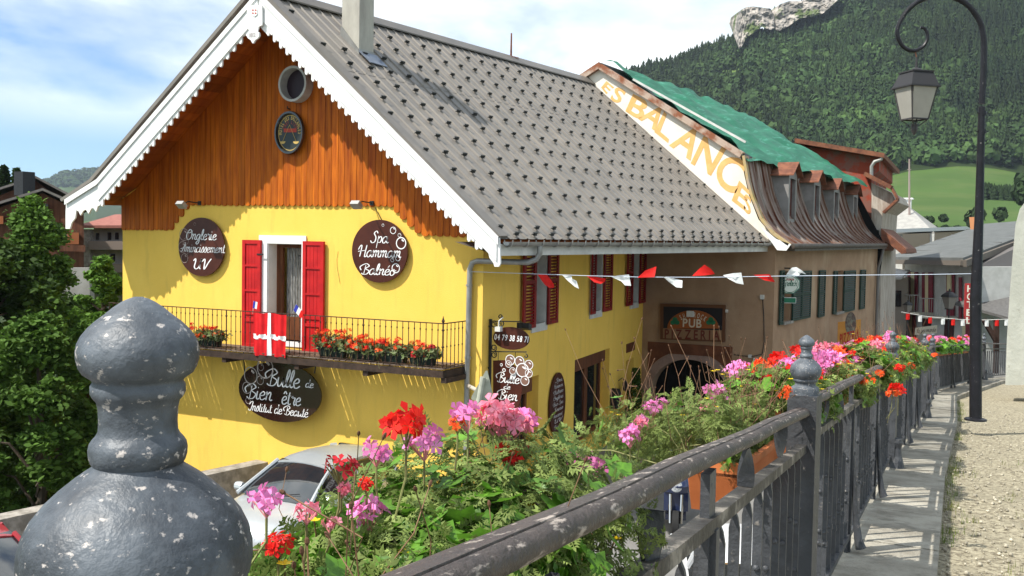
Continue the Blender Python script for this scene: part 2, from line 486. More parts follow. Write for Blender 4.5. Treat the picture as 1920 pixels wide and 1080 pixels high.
# backs of the openings
mb = MB()
for o in wins: mb = MB(); mb.face([P_(o[0], o[2], .27), P_(o[1], o[2], .27), P_(o[1], o[3], .27), P_(o[0], o[3], .27)]); mb.build('window_pane', glassd, house)
for k, o in enumerate(wins):
    mb = MB()
    u0, u1, a, b = o
    for (p, q) in (((u0 - .10, a), (u0, b)), ((u1, a), (u1 + .10, b)), ((u0 - .13, a - .16), (u1 + .13, a))):
        pr = [P_(p[0], p[1], -.03), P_(q[0], p[1], -.03), P_(q[0], q[1], -.03), P_(p[0], q[1], -.03)]
        mb.prism(pr, -SN * .04)
    mb.face([P_(u1 - .004, a, 0), P_(u1 - .004, b, 0), P_(u1 - .004, b, .26), P_(u1 - .004, a, .26)])
    mb.face([P_(u0 + .004, a, 0), P_(u0 + .004, b, 0), P_(u0 + .004, b, .26), P_(u0 + .004, a, .26)])
    mb.face([P_(u0, a + .004, 0), P_(u1, a + .004, 0), P_(u1, a + .004, .26), P_(u0, a + .004, .26)])
    wf = mb.build('window_frame', offwhite, house)
    for sgn, pa in ((0, [975, 1104, 1171][k]), (1, [1022, 1127, 1195][k])):
        pb = [[999, 1041], [1112, 1143], [1182, 1206]][k][sgn]
        ua, ub = SP(pa, 540)[0], SP(pb, 540)[0]
        w = ub - ua
        mb = MB(); Q = lambda u, z, h: P_(u, z, -h)
        def bx(ua_, ub_, za, zb_, h0=.05, h1=.085):
            mb.prism([Q(ua_, za, h0), Q(ub_, za, h0), Q(ub_, zb_, h0), Q(ua_, zb_, h0)], SN * (h1 - h0))
        lo_, hi_ = a - .05, b + .02
        st = w * .17
        bx(ua, ua + st, lo_, hi_); bx(ub - st, ub, lo_, hi_)
        for zz in (lo_, (lo_ + hi_) / 2 - .03, hi_ - .07): bx(ua + st, ub - st, zz, zz + .07)
        nz = 26
        for i in range(nz):
            zz = lo_ + .08 + (hi_ - lo_ - .16) * i / nz
            c0 = Q((ua + ub) / 2, zz + .02, .068)
            mb.obox(c0, SD * ((w - 2 * st) / 2), SN * .014 + Vector((0, 0, -.014)), Vector((0, 0, .003)) + SN * .003)
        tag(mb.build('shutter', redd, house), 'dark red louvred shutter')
# doorways
for o, nm in ((dA, 'shop_door'), (dB, 'shop_door')):
    u0, u1, a, b = o
    mb = MB()
    lh = .30
    mb.prism([P_(u0, b - lh, .06), P_(u1 - .22, b - lh, .06), P_(u1 - .22, b, .06), P_(u0, b, .06)], -SN * .18)
    H = b - lh
    for ua, ub in ((u0 + .0, u0 + .06), (u0 + (u1 - u0) * .44, u0 + (u1 - u0) * .53), (u1 - .36, u1 - .25)):
        mb.prism([P_(ua, a, .16), P_(ub, a, .16), P_(ub, H, .16), P_(ua, H, .16)], -SN * .07)
    mb.prism([P_(u0, a, .16), P_(u1 - .25, a, .16), P_(u1 - .25, a + .14, .16), P_(u0, a + .14, .16)], -SN * .06)
    dd = mb.build(nm, brownw, house)
    mb = MB(); mb.face([P_(u0, a, .2), P_(u1 - .22, a, .2), P_(u1 - .22, H, .2), P_(u0, H, .2)])
    mb.build('door_pane', glassd, dd)
    mb = MB(); mb.prism([P_(u1 - .24, a, .27), P_(u1 - .0, a, .27), P_(u1 - .0, b, .27), P_(u1 - .24, b, .27)], -SN * .02); mb.build('door_reveal', yellow, dd)
mb = MB(); v0, v1 = SP(1174, 652), SP(1189, 652)
za, zb_ = SP(1181, 659)[1], SP(1181, 643)[1]
mb.prism([P_(v0[0], za, 0), P_(v1[0], za, 0), P_(v1[0], zb_, 0), P_(v0[0], zb_, 0)], SN * .025)
mb.build('vent_cover', brownw, house)

# boarded gable: each board with a rounded foot
prof = [UY(a, b, GY) for a, b in ((229, 432), (322, 432), (357, 385), (733, 388), (790, 442), (905, 446))]
def board_foot(x):
    for p, q in zip(prof, prof[1:]):
        if p.x <= x <= q.x: return p.z + (q.z - p.z) * (x - p.x) / (q.x - p.x)
    return prof[-1].z if x > prof[-1].x else prof[0].z
mb = MB(); x = XL
while x < CX - .01:
    w = random.uniform(.125, .165); x1 = min(x + w, CX); xc = (x + x1) / 2
    zb_ = board_foot(xc); mb.cur = random.uniform(.82, 1.12)
    hw = (x1 - x) / 2 - .004; q = []
    for i in range(7):
        t = math.pi + math.pi * i / 6; q.append((xc + hw * math.cos(t), GY - .005, zb_ + .05 + hw * .75 * math.sin(t)))
    dxx = .0
    q += [(x1 - .004, GY - .005, max(roof_under(x1), zb_ + .06)), (x + .004, GY - .005, max(roof_under(x), zb_ + .06))]
    if x < ridge0.x < x1: q.insert(-1, (ridge0.x, GY - .005, roof_under(ridge0.x)))
    mb.prism(q, (0, -.028 - random.uniform(0, .006), 0)); x = x1
mb.build('gable_boarding', board, house)

# roof, right slope: two lapped ribbed sheets
NT = 46
for s0, s1, lift in ((.0, .345, .006), (.34, 1.0, 0)):
    mb = MB()
    row0, row1 = [], []
    for i in range(NT):
        for dt_, h in ((0, 0), (.80, 0), (.84, .025), (.93, .025)):
            t = min((i + dt_) / NT, 1)
            row0.append(RS(s0, t, h + lift)); row1.append(RS(s1, t, h + lift))
    n = len(row0)
    mb.cur = 1.0
    for i in range(n - 1):
        mb.cur = 1.0 + .05 * math.sin(i // 4 * 2.3)
        mb.add([row0[i], row1[i], row1[i + 1], row0[i + 1]], [(0, 1, 2, 3)])
    rf = mb.build('roof', roofm, house)
# deck and soffit under both slopes
mb = MB()
NB = 30
for i in range(NB):                                       # planks running along the roof, seen from below
    s0, s1 = i / NB, (i + .96) / NB; mb.cur = random.uniform(.7, 1.2)
    a, b, c, d = RS(s0, 0, -.09), RS(s1, 0, -.09), RS(s1, 1, -.16), RS(s0, 1, -.16)
    mb.prism([a, b, c, d], -RN * .05)
SH = ridge1 - ridge0
def LS(s, t, h=0):
    p = ridge0.lerp(kink, s / .86) if s < .86 else kink.lerp(eavL, (s - .86) / .14)
    return p + SH * t + Vector((-.64, 0, .76)) * h
for i in range(NB):
    s0, s1 = i / NB * .999, (i + .96) / NB * .999; mb.cur = random.uniform(.7, 1.25)
    mb.prism([LS(s0, 0, -.03), LS(s1, 0, -.03), LS(s1, 1, -.03), LS(s0, 1, -.03)], Vector((-.64, 0, .76)) * -.05)
mb.cur = .8
mb.prism([RS(0, 0, -.086), RS(1, 0, -.086), RS(1, 1, -.15), RS(0, 1, -.15)], RN * .03)
mb.build('soffit', soffitm, house)
mb = MB()
for s0, s1 in ((0, .86), (.86, 1)):
    mb.prism([LS(s0, -.0075), LS(s1, -.0075), LS(s1, 1), LS(s0, 1)], Vector((-.64, 0, .76)) * .07)
mb.cur = .8
for i in range(60):
    t = i / 60; mb.bar(LS(0, t, .09), LS(.86, t, .09), .04, .04)
mb.build('roof', roofm, house)
# rake flashing, ridge cap
mb = MB(); mb.cur = .8
a, b = RS(-.005, -.004, .02), RS(1.0, -.004, .02)
mb.prism([a, b, b + Vector((.0, .26, .0)) + RN * .01, a + Vector((0, .26, 0)) + RN * .01], RN * .045)
mb.prism([a + RN * .04, b + RN * .04, b - RN * .10, a - RN * .10], (0, -.02, 0))
mb.build('rake_flashing', roofm, house)
mb = MB(); mb.cur = .75
for sg in (1, -1):
    a, b = ridge0 + Vector((0, -.03, .10)), ridge1 + Vector((0, 0, .10))
    off = (eave0 - ridge0).normalized() * .28 if sg > 0 else (kink - ridge0).normalized() * .28
    mb.prism([a, b, b + off, a + off], (0, 0, -.03))
mb.build('ridge_cap', roofm, house)
# snow guards
gm = MB(); gm.bar((-.08, 0, .06), (.08, 0, .06), .012, .05); gm.bar((-.07, 0, .03), (.07, .0, .03), .06, .012)
gm.bar((-.055, .03, 0), (-.055, -.01, .085), .014, .014); gm.bar((.055, .03, 0), (.055, -.01, .085), .014, .014); gm.bar((-.085, .015, .09), (.085, .015, .09), .03, .008)
spots = []
NR = 13
for r_ in range(NR):
    s = .10 + .865 * r_ / (NR - 1)
    for c in range(NT // 2 + 1):
        t = (c * 2 + (r_ % 2) + .85) / NT
        if t > .995: continue
        if .02 < t < .11 and s < .2: continue
        spots.append((s, t))
for c in range(NT // 2): spots.append((.99, (c * 2 + 1.85) / NT))
spots = [q for q in spots if q[1] < .995]
spots.sort(key=lambda q: RS(*q).length)
tdir = (RS(.5, 1) - RS(.5, 0)).normalized(); sdir = (RS(1, .5) - RS(0, .5)).normalized()
def place(mb, s, t):
    p = RS(s, t, .022); b = len(mb.v)
    mb.v += [tuple(p + tdir * v[0] * .82 + sdir * -v[1] * .8 + RN * v[2] * .68) for v in gm.v]
    for f in gm.f: mb.f.append(tuple(b + i for i in f)); mb.a.append(1.0)
guardm = M('snow_guard_metal', (.045, .05, .045), .5, (.03, .03, .03), 10)
for q in spots[:98]:
    mb = MB(); place(mb, *q); mb.build('snow_guard', guardm, house)
mb = MB()
for q in spots[98:]: place(mb, *q)
tag(mb.build('snow_guard', guardm, house), kind='stuff')

# bargeboards
def stepped(pa, pb, n, sgn, depth=.10):
    """stair of little ogee feet from upper point pa to lower point pb"""
    q = []
    for i in range(n):
        a = pa.lerp(pb, i / n); b = pa.lerp(pb, (i + 1) / n); z = b.z
        w = b.x - a.x
        q += [Vector((a.x, a.y, z + .015)), Vector((a.x + w * .18, a.y, z - .022)), Vector((a.x + w * .38, a.y, z - .01)), Vector((a.x + w * .5, a.y, z + .035)),
              Vector((a.x + w * .62, a.y, z + .0)), Vector((a.x + w * .85, a.y, z - .018)), Vector((b.x, a.y, z + .015))]
    return q
BYf = BY - .05
up0, up1 = UY(486, -14, BYf), UY(936, 446, BYf)
lo0, lo1 = UY(500, 52, BYf), UY(905, 466, BYf)
mb = MB()
poly = [up0, up1, UY(938, 494, BYf), UY(935, 500, BYf), UY(927, 500, BYf), UY(925, 493, BYf), UY(918, 484, BYf), UY(914, 470, BYf)] + stepped(lo0, lo1, 31, 1)[::-1] + [Vector((up0.x, BYf, lo0.z + .05))]
mb.prism(poly, (0, .035, 0)); mb.build('bargeboard', white, house)
mb = MB()
a0, a1 = up0 + Vector((.02, -.022, -.05)), UY(931, 452, BYf - .022)
w_ = Vector((-.0, 0, -.40))
mb.prism([a0, a1, a1 + w_ * .8, a0 + w_], (0, .02, 0))
a0 = up0 + Vector((0, -.045, .02)); a1 = up1 + Vector((0, -.045, .02)); w_ = Vector((0, 0, -.13))
mb.prism([a0, a1, a1 + w_, a0 + w_], (0, .02, 0))
mb.build('bargeboard_trim', white, house)
upk, upt = UY(184, 338, BYf), UY(124, 376, BYf)
mb = MB()
lk, lt = UY(190, 388, BYf), UY(152, 400, BYf)
poly = [up0, upk] + stepped(UY(466, 52, BYf), UY(183, 385, BYf), 25, -1)[::-1] + [Vector((up0.x, BYf, lo0.z + .05))]
mb.prism(poly, (0, .035, 0))
poly = [upk, upt, UY(123, 400, BYf), UY(123, 429, BYf), UY(131, 429, BYf), UY(134, 418, BYf), UY(141, 409, BYf), UY(143, 394, BYf)]
poly += [UY(*q, BYf) for q in ((147, 396), (151, 404), (156, 395), (161, 393), (166, 401), (171, 391), (175, 390), (180, 397), (183.5, 386))]
poly = [Vector((p.x, BYf - .001, p.z)) for p in poly]
mb.prism(poly, (0, .035, 0)); mb.build('bargeboard', white, house)
mb = MB()
for dz, wd, yy in ((.02, .11, -.045),):
    mb.prism([up0 + Vector((0, yy, dz)), upk + Vector((0, yy, dz)), upk + Vector((0, yy, dz - wd)), up0 + Vector((0, yy, dz - wd))], (0, .02, 0))
    mb.prism([upk + Vector((0, yy, dz)), upt + Vector((0, yy, dz)), upt + Vector((0, yy, dz - wd)), upk + Vector((0, yy, dz - wd))], (0, .02, 0))
a0 = up0 + Vector((-.02, -.022, -.05)); a1 = upk + Vector((.02, -.022, -.05)); w_ = Vector((0, 0, -.40))
mb.prism([a0, a1, a1 + w_ * .9, a0 + w_], (0, .02, 0))
mb.build('bargeboard_trim', white, house)
# apex board with heart plaque and shield
mb = MB(); yy = BYf - .07
q = [UY(a, b, yy) for a, b in ((463, 10), (463, 38), (463, 52), (468, 58), (483, 58), (485, 50), (491, 47), (491, 10))]
mb.prism(q, (0, .03, 0)); mb.build('apex_board', white, house)
mb = MB(); yy = BYf - .085
hp = [(-11, -4), (-6, -9), (6, -9), (11, -5), (12, 1), (9, 6), (4, 9), (1, 15), (-1, 15), (-4, 9), (-9, 6), (-12, 1)]
mb.prism([UY(474 + a, 66 + b, yy) for a, b in hp], (0, .04, 0)); pl = mb.build('date_plaque', white, house)
inkg = M('faint_grey_paint', (.42, .38, .38), .7)
mb = MB(); p0 = UY(467.5, 70, yy - .004); put_word(mb, '1812', p0, Vector((1, 0, 0)), z0, .145, .075, 'block'); mb.build('date', inkg, pl)
mb = MB(); yy = BYf - .085
mb.prism([UY(477 + a, 22 + b, yy) for a, b in ((-5.5, -6), (5.5, -6), (5.5, 4), (3, 7), (0, 9), (-3, 7), (-5.5, 4))], (0, .03, 0))
sh = mb.build('shield', white, house)
mb = MB()
for a, b in ((-3, -3), (2.2, -3), (-3, 2.6), (2.2, 2.6)):
    mb.face([UY(477 + a - 1.4, 22 + b - 1.3, yy - .004), UY(477 + a + 1.4, 22 + b - 1.3, yy - .004), UY(477 + a + 1.4, 22 + b + 1.3, yy - .004), UY(477 + a - 1.4, 22 + b + 1.3, yy - .004)])
mb.build('red_quarters', M('red_paint', (.5, .06, .05), .6), sh)

# oculus pipe in the gable
oc = UY(549, 157, GY - .22)
mb = MB()
ro = .335
vs, fs, n = [], [], 40
for (r_, y) in ((ro, GY - .02), (ro, GY - .24), (ro - .045, GY - .24), (ro - .045, GY + .25)):
    vs += [(oc.x + r_ * math.cos(2 * math.pi * k / n), y, oc.z + r_ * math.sin(2 * math.pi * k / n)) for k in range(n)]
for i in range(3):
    for k in range(n): k2 = (k + 1) % n; fs.append((i * n + k, i * n + k2, (i + 1) * n + k2, (i + 1) * n + k))
mb.add(vs, fs); oo = mb.build('oculus', M('oculus_grey', (.50, .50, .47), .7, (.40, .40, .37), 6), house, True, 40)
mb = MB(); disc(mb, Vector((oc.x, GY - .045, oc.z)), Vector((1, 0, 0)), z0, ro - .045, ro - .045, .004, nrm=Vector((0, 1, 0)))
mb.build('oculus_glass', M('oculus_dark', (.035, .022, .03), .4), oo)

# chimney
pc = UP(673, 101, ridge0, RN)
mb = MB(); cw, cd = .40, .46
mb.box((pc.x - cw, pc.y, pc.z - .6), (pc.x, pc.y + cd, pc.z + 2.1))
ch = mb.build('chimney', M('chimney_render', (.46, .44, .38), .8, (.33, .31, .27), 3, stretch=(1, 1, .4), lo=.35, hi=.65), house)
mb = MB(); mb.box((pc.x - cw - .06, pc.y - .06, pc.z + 2.1), (pc.x + .06, pc.y + cd + .06, pc.z + 2.2)); mb.build('chimney_cap', zinc, ch)
mb = MB()
sl = (eave0 - ridge0).normalized()
a = Vector((pc.x, pc.y - .012, pc.z)); b = a - sl * (cw / sl.x * 1.0)
mb.prism([b + Vector((-.03, 0, -.02)), a + Vector((.06, 0, -.10)), a + Vector((.0, 0, .09)), b + Vector((-.0, 0, .20))], (0, -.02, 0))
mb.box((pc.x + .002, pc.y - .02, pc.z - .3), (pc.x + .02, pc.y + cd, pc.z + .10))
mb.build('chimney_flashing', zinc, ch)
mb = MB(); q = Vector((pc.x + .02, pc.y, 0))
a = pc + Vector((.0, -.05, -.0)) + RN * .05; b = a + Vector((0, cd + .1, 0))
mb.prism([a, a + sl * .35, b + sl * .35, b], RN * .02); mb.build('chimney_apron', M('lead_grey', (.22, .25, .30), .35, (.16, .18, .22), 6, metal=.3), ch)

# fascia, gutter, downpipe on the street side
ed = (eave1 - eave0).normalized(); eo = Vector((ed.y, -ed.x, 0))
mb = MB(); a, b = eave0 + Vector((-.03, .0, -.08)), eave1 + Vector((-.03, 0, -.08))
mb.prism([a, b, b + Vector((0, 0, -.19)), a + Vector((0, 0, -.19))], -eo * .03); mb.build('fascia', offwhite, house)
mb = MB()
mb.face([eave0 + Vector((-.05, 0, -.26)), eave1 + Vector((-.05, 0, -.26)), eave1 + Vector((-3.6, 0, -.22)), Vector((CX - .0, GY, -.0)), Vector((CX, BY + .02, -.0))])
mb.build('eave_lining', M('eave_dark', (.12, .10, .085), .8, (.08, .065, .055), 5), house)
mb = MB()
vs, fs, n = [], [], 9
for e in (eave0 + Vector((.0, .1, -.045)), eave1 + Vector((0, 0, -.045))):
    c = e + eo * .075
    for k in range(n):
        t = math.pi + math.pi * k / (n - 1); vs.append(c + eo * (.07 * math.cos(t)) + z0 * (.075 * math.sin(t)))
    for k in range(n):
        t = math.pi + math.pi * k / (n - 1); vs.append(c + eo * (.062 * math.cos(t)) + z0 * (.067 * math.sin(t)) )
for k in range(n - 1):
    fs += [(k, k + 1, 2 * n + k + 1, 2 * n + k), (n + k, 3 * n + k, 3 * n + k + 1, n + k + 1)]
fs += [(0, 2 * n, 3 * n, n), (n - 1, 2 * n - 1, 4 * n - 1, 3 * n - 1)]
mb.add(vs, fs)
gt = mb.build('gutter', zinc, house, True)
for i in range(27):
    c = eave0.lerp(eave1, (i + .3) / 27) + eo * .075 + z0 * -.045
    mb = MB(); mb.tube([c - eo * .08 + z0 * .03] + [c + eo * (.078 * math.cos(t)) + z0 * (.083 * math.sin(t)) for t in np.linspace(math.pi, 2 * math.pi, 8)] + [c + eo * .085 + z0 * .03], .012, 5)
    mb.build('gutter_bracket', zinc, gt)
g0 = eave0.lerp(eave1, .085) + eo * .07 + z0 * -.12
wxp = CX - .22
zc = UY(880, 489, GY - .08).z
path = [g0 + z0 * .02, g0 + z0 * -.12, g0 + Vector((-.05, -.02, -.22)), g0 + Vector((-.16, -.1, -.27)), Vector((wxp + .16, GY - .10, zc + .0)), Vector((wxp + .05, GY - .08, zc - .03)), Vector((wxp, GY - .08, zc - .14)), Vector((wxp - .02, GY - .08, -2.4)), Vector((wxp - .02, GY - .08, Z0 + .1))]
mb = MB(); mb.tube(path, .05, 12); dp = mb.build('downpipe', zinc, house, True)
for z in (-.75, -2.0, -3.4, -4.4):
    mb = MB(); mb.tube([(wxp - .01, GY - .08, z - .015), (wxp - .01, GY - .08, z + .015)], .06, 12); mb.bar((wxp, GY, z), (wxp, GY - .08, z), .02, .02); mb.build('pipe_clip', zinc, dp)

# balcony door and its shutters
mb = MB()
ml, mr_ = UY(487, 500, GY).x, UY(575, 500, GY).x
zt = UY(530, 441.5, GY).z
for a, b in (((ml, db), (dl, dt)), ((dr, db), (mr_, dt)), ((ml, dt), (mr_, zt))):
    mb.box((a[0], GY - .03, a[1]), (b[0], GY + .02, b[1]))
mb.box((dl, GY - .02, db - .10), (dr + .05, GY + .3, db + .0))
mb.box((dl - .003, GY + .0, db), (dl + .012, GY + .29, dt))
mb.box((dl + .013, GY + .0, dt - .01), (dr, GY + .29, dt + .02))
bd = mb.build('balcony_door', white, house)
mb = MB(); mb.box((dl + .012, GY + .24, db), (dl + .16, GY + .30, dt)); mb.box((dr - .10, GY + .24, db), (dr, GY + .30, dt)); mb.box((dl + .16, GY + .24, db), (dr - .1, GY + .30, db + .45)); mb.box((dl + .16, GY + .24, dt - .08), (dr - .1, GY + .30, dt))
mb.build('door_frame', brownw, bd)
mb = MB()
n = 40
for i in range(n):
    xa = dl + .17 + (dr - dl - .28) * i / n; xb = dl + .17 + (dr - dl - .28) * (i + 1) / n
    ya, yb = GY + .36 + .02 * math.sin(i * 1.3), GY + .36 + .02 * math.sin((i + 1) * 1.3)
    mb.face([(xa, ya, db + .3), (xb, yb, db + .3), (xb, yb, dt - .05), (xa, ya, dt - .05)])
mb.build('curtain', curtain, bd, True, None)
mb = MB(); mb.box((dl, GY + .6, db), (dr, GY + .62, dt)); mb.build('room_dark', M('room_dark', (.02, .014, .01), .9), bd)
for a, b, zt_, zb2, hinge in ((459, 493, 449.5, 656, 1), (572, 611, 452, 668, 0)):
    xa, xb = UY(a, 550, GY).x, UY(b, 550, GY).x
    z1, z2 = UY((a + b) / 2, zt_ + .5, GY).z, UY((a + b) / 2, zb2 - 4, GY).z
    mb = MB(); yb, yf = GY - .035, GY - .085
    nb = 4; st = .075
    mb.box((xa, yf, z2), (xa + st, yb, z1)); mb.box((xb - st, yf, z2), (xb, yb, z1))
    for k in range(nb):
        u0 = xa + st + (xb - xa - 2 * st) * k / nb; u1 = xa + st + (xb - xa - 2 * st) * (k + 1) / nb
        mb.box((u0 + .003, yf + .022, z2), (u1 - .003, yb, z1))
    H = z1 - z2
    for fz, hh in ((0, .09), (.245, .06), (.31, .06), (.525, .035), (.755, .035), (.965, .075)):
        mb.box((xa + st, yf + .002, z2 + H * fz), (xb - st, yf + .03, z2 + H * fz + hh))
    shu = tag(mb.build('shutter', redp, house), 'bright red panelled shutter')
    mb = MB(); hx = xb - .02 if hinge else xa + .02
    for fz in (.1, .87): mb.bar((hx - .06, yf - .006, z2 + H * fz), (hx + .1 * (1 if hinge else -1), yf - .006, z2 + H * fz), .008, .03); mb.build('hinge', darkm, shu); mb = MB()

# balcony
FY = 14.08
bl, br = UY(205, 570, FY).x, UY(831, 607, FY).x
zr, zf = UY(831, 607, FY).z, UY(831, 695, FY).z
bal = MB(); n = 30
for i in range(n * 2):
    xa = bl + (br + .03 - bl) * i / (n * 2); xb = bl + (br + .03 - bl) * (i + 1) / (n * 2)
    g = random.choice((.0005, .0005, .0005, .009, .014))
    bal.box((xa + g, FY - .04, zf + .018), (xb - g, GY, zf + .035))
balc = bal.build('balcony_floor', oldwood, house)
mb = MB()
mb.box((bl, FY - .05, zf - .12), (br + .04, FY - .01, zf - .003)); mb.box((br + .0, FY - .01, zf - .12), (br + .04, GY, zf - .003))
x = bl + .2
for px in (300, 421, 557, 686, 833):
    xx = UY(px, 690, FY).x; mb.box((xx - .05, FY - .02, zf - .21), (xx + .05, GY + .0, zf - .122))
mb.build('balcony_beam', M('dark_timber', (.055, .035, .025), .8, (.03, .02, .015), 6), balc)
mb = MB()
for z, r_ in ((zr, .016), (zf + .06, .009)):
    mb.bar((bl, FY, z), (br, FY, z), .032, r_); mb.bar((br, FY, z), (br, GY, z), .032, r_)
rail = mb.build('balcony_rail', ironm, balc)
def balu(x, y, r_=.007, top=0):
    mb = MB(); L = zr - zf
    mb.tube([(x, y, zf + .03), (x, y, zr + top)], r_, 6)
    for fz in (.12, .5, .86):
        z = zf + L * fz; mb.tube([(x, y, z - .02), (x, y, z), (x, y, z + .02)], [r_, r_ * 2.1, r_], 6, False)
    if top: mb.lathe([(.01, zr + .0), (.03, zr + .04), (.012, zr + .09), (.002, zr + .13)], (x, y, 0), 8)
    return mb
k = 0
posts = [UY(px, 600, FY).x for px in (293, 421, 557, 686)]
x = bl
while x < br - .05:
    balu(x, FY, .012 if min(abs(x - p) for p in posts) < .055 else .007).build('baluster', ironm, balc); x += .118
balu(br, FY, .014, .05).build('balcony_post', ironm, balc)
for i in range(1, 6): balu(br, FY + (GY - FY) * i / 6).build('baluster', ironm, balc)

# loose cable and hooks on the wall
mb = MB(); p = UY(634, 471, GY - .01)
mb.tube([p, p + Vector((-.03, 0, -.15)), p + Vector((-.02, 0, -.3)), p + Vector((.05, 0, -.6))], .003, 4); mb.build('cable', darkm, house); mb = MB()
p = UY(703, 389, GY - .05); q = UY(722, 425, GY - .02); mb.tube([p, p.lerp(q, .5) + Vector((.0, 0, .0)), q, UY(742, 478, GY - .06)], .007, 4)
mb.build('cable', darkm, house)
# ---------------------------------------------------------------- building with the pub and the painted gable
pubm = M('pub_render', (.40, .265, .165), .9, (.30, .19, .115), 1.6, bump=.4, bscale=40, lo=.3, hi=.7, col3=(.44, .32, .21), s3=.8, st3=(1, 1, .5))
cream = M('cream_render', (.86, .82, .73), .9, (.82, .75, .63), 1.2, bump=.3, bscale=40, lo=.35, hi=.6)
rustm = M('rusty_roof_metal', (.17, .10, .07), .5, (.10, .035, .02), 2.4, attr=True, stretch=(1.2, 3.2, .35), lo=.38, hi=.55, col3=(.30, .26, .23), s3=2.0, st3=(.6, 3.5, .3), lo3=.5, hi3=.62, metal=.1)
greyw = M('grey_zinc_cladding', (.26, .25, .24), .6, (.20, .19, .18), 3, metal=.1)
rustr = M('rust_brown_metal', (.22, .085, .045), .6, (.13, .05, .03), 5)
greens = M('green_shutter_paint', (.022, .05, .036), .5, (.015, .035, .025), 6)
tarpm = M('green_tarpaulin', (.026, .19, .105), .5, (.016, .13, .075), 2.2, lo=.35, hi=.6, bump=1.0, bscale=3.5, trans=.10, stretch=(1.6, .35, 1.6), col3=(.07, .28, .19), s3=2.2, lo3=.58, hi3=.64, st3=(2.5, .3, 2.5))
ochre = M('ochre_lettering', (.82, .50, .20), .9, (.74, .42, .15), 3)
redst = M('red_brown_render', (.30, .055, .028), .85, (.22, .10, .075), 1.6, lo=.42, hi=.52)
AA, AB = UY(1450, 600, EY), None
AX = UY(1450, 600, EY).x
AYE = 40.6
AX2 = UY(1641, 600, AYE).x
pub = empty('mansard_building', (AX, EY, Z0), 'old grey building with rusty mansard roof, four dormers and faded painted gable', 'building')
mb = MB()
WXp = WX + .0
# arch opening
acx = (UY(1220, 700, EY).x + UY(1368, 700, EY).x) / 2; arx = (UY(1368, 700, EY).x - UY(1220, 700, EY).x) / 2
azt = UY(1292, 674, EY).z; azs = UY(1292, 742, EY).z; zt_ = .05
n = 24
arc = [Vector((acx + arx * math.cos(math.pi * k / n), EY, azs + (azt - azs) * math.sin(math.pi * k / n))) for k in range(n + 1)]
mb.face([(acx + arx, EY, Z0 - 1), (AX, EY, Z0 - 1), (AX, EY, zt_), (acx + arx, EY, zt_)])
mb.face([(WX - .6, EY, Z0 - 1), (acx - arx, EY, Z0 - 1), (acx - arx, EY, zt_), (WX - .6, EY, zt_)])
for k in range(n):
    a, b = arc[k], arc[k + 1]; mb.face([a, (a.x, EY, zt_), (b.x, EY, zt_), b])
    mb.face([a, b, b + Vector((0, .45, 0)), a + Vector((0, .45, 0))])
for sx in (-1, 1): x = acx + sx * arx; mb.face([(x, EY, Z0), (x, EY, azs), (x, EY + .45, azs), (x, EY + .45, Z0)])
# street side with shutters' windows
sn = Vector((AYE - EY, -(AX2 - AX), 0)).normalized()
A_, B_ = Vector((AX, EY, 0)), Vector((AX2, AYE, 0)); ad = (B_ - A_).normalized()
def AP(px, py): p = UP(px, py, A_, sn); return (p - A_).dot(ad), p.z
wo_ = []
for a, b, t, s in ((1466, 1483, 509, 604), (1565, 1579, 508, 586)):
    wo_.append((AP(a, 560)[0], AP(b, 560)[0], AP(a, s)[1], AP(a, t)[1]))
PA = wall_grid(mb, A_, B_, Z0 - 1, .25, wo_, .2, sn)
mb.face([B_ + z0 * -7, B_ + z0 * .3, B_ + Vector((-4, 0, .3)), B_ + Vector((-4, 0, -7))])
mb.build('wall', pubm, pub)
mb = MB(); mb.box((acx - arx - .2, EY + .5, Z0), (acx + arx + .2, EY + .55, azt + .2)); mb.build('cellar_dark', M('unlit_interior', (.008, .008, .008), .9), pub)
# arch stones and timber fascia
mb = MB()
ro_ = [Vector((acx + (arx + .24) * math.cos(math.pi * k / n), EY - .02, azs + (azt - azs + .24) * math.sin(math.pi * k / n))) for k in range(n + 1)]
for k in range(n):
    a, b, c, d = arc[k], arc[k + 1], ro_[k + 1], ro_[k]
    mb.face([a + Vector((0, -.02, 0)), b + Vector((0, -.02, 0)), c, d])
for sx in (-1, 1):
    x = acx + sx * arx; mb.box((min(x, x + sx * .24), EY - .02, Z0), (max(x, x + sx * .24), EY + .0, azs))
mb.build('arch_surround', M('pink_stone', (.33, .235, .20), .9, (.26, .18, .15), 4), pub)
mb = MB()
fa, fb = UY(1216, 640, EY), UY(1374, 640, EY)
zt2, zb2 = UY(1216, 640, EY).z, UY(1216, 656, EY).z
mb.box((fa.x, EY - .06, zb2), (fb.x, EY - .001, zt2)); mb.box((fa.x, EY - .04, zb2 - .06), (fb.x, EY - .001, zb2))
zl = UY(1218, 682, EY).z
for sx, q in ((1, fa.x), (-1, fb.x)):
    for k in range(12):
        t0, t1 = R(14 + 60 * k / 12), R(14 + 60 * (k + 1) / 12); pt = []
        for t in (t0, t1):
            xx = acx - sx * (arx + .25) * math.cos(t); xx = max(xx, q) if sx > 0 else min(xx, q); pt.append((xx, azs + (azt - azs + .25) * math.sin(t)))
        mb.face([(pt[0][0], EY - .022, pt[0][1]), (pt[1][0], EY - .022, pt[1][1]), (pt[1][0], EY - .022, zb2 - .06), (pt[0][0], EY - .022, zb2 - .06)])
mb.build('arch_fascia', M('red_brown_board', (.17, .06, .03), .6, (.11, .04, .02), 4), pub)
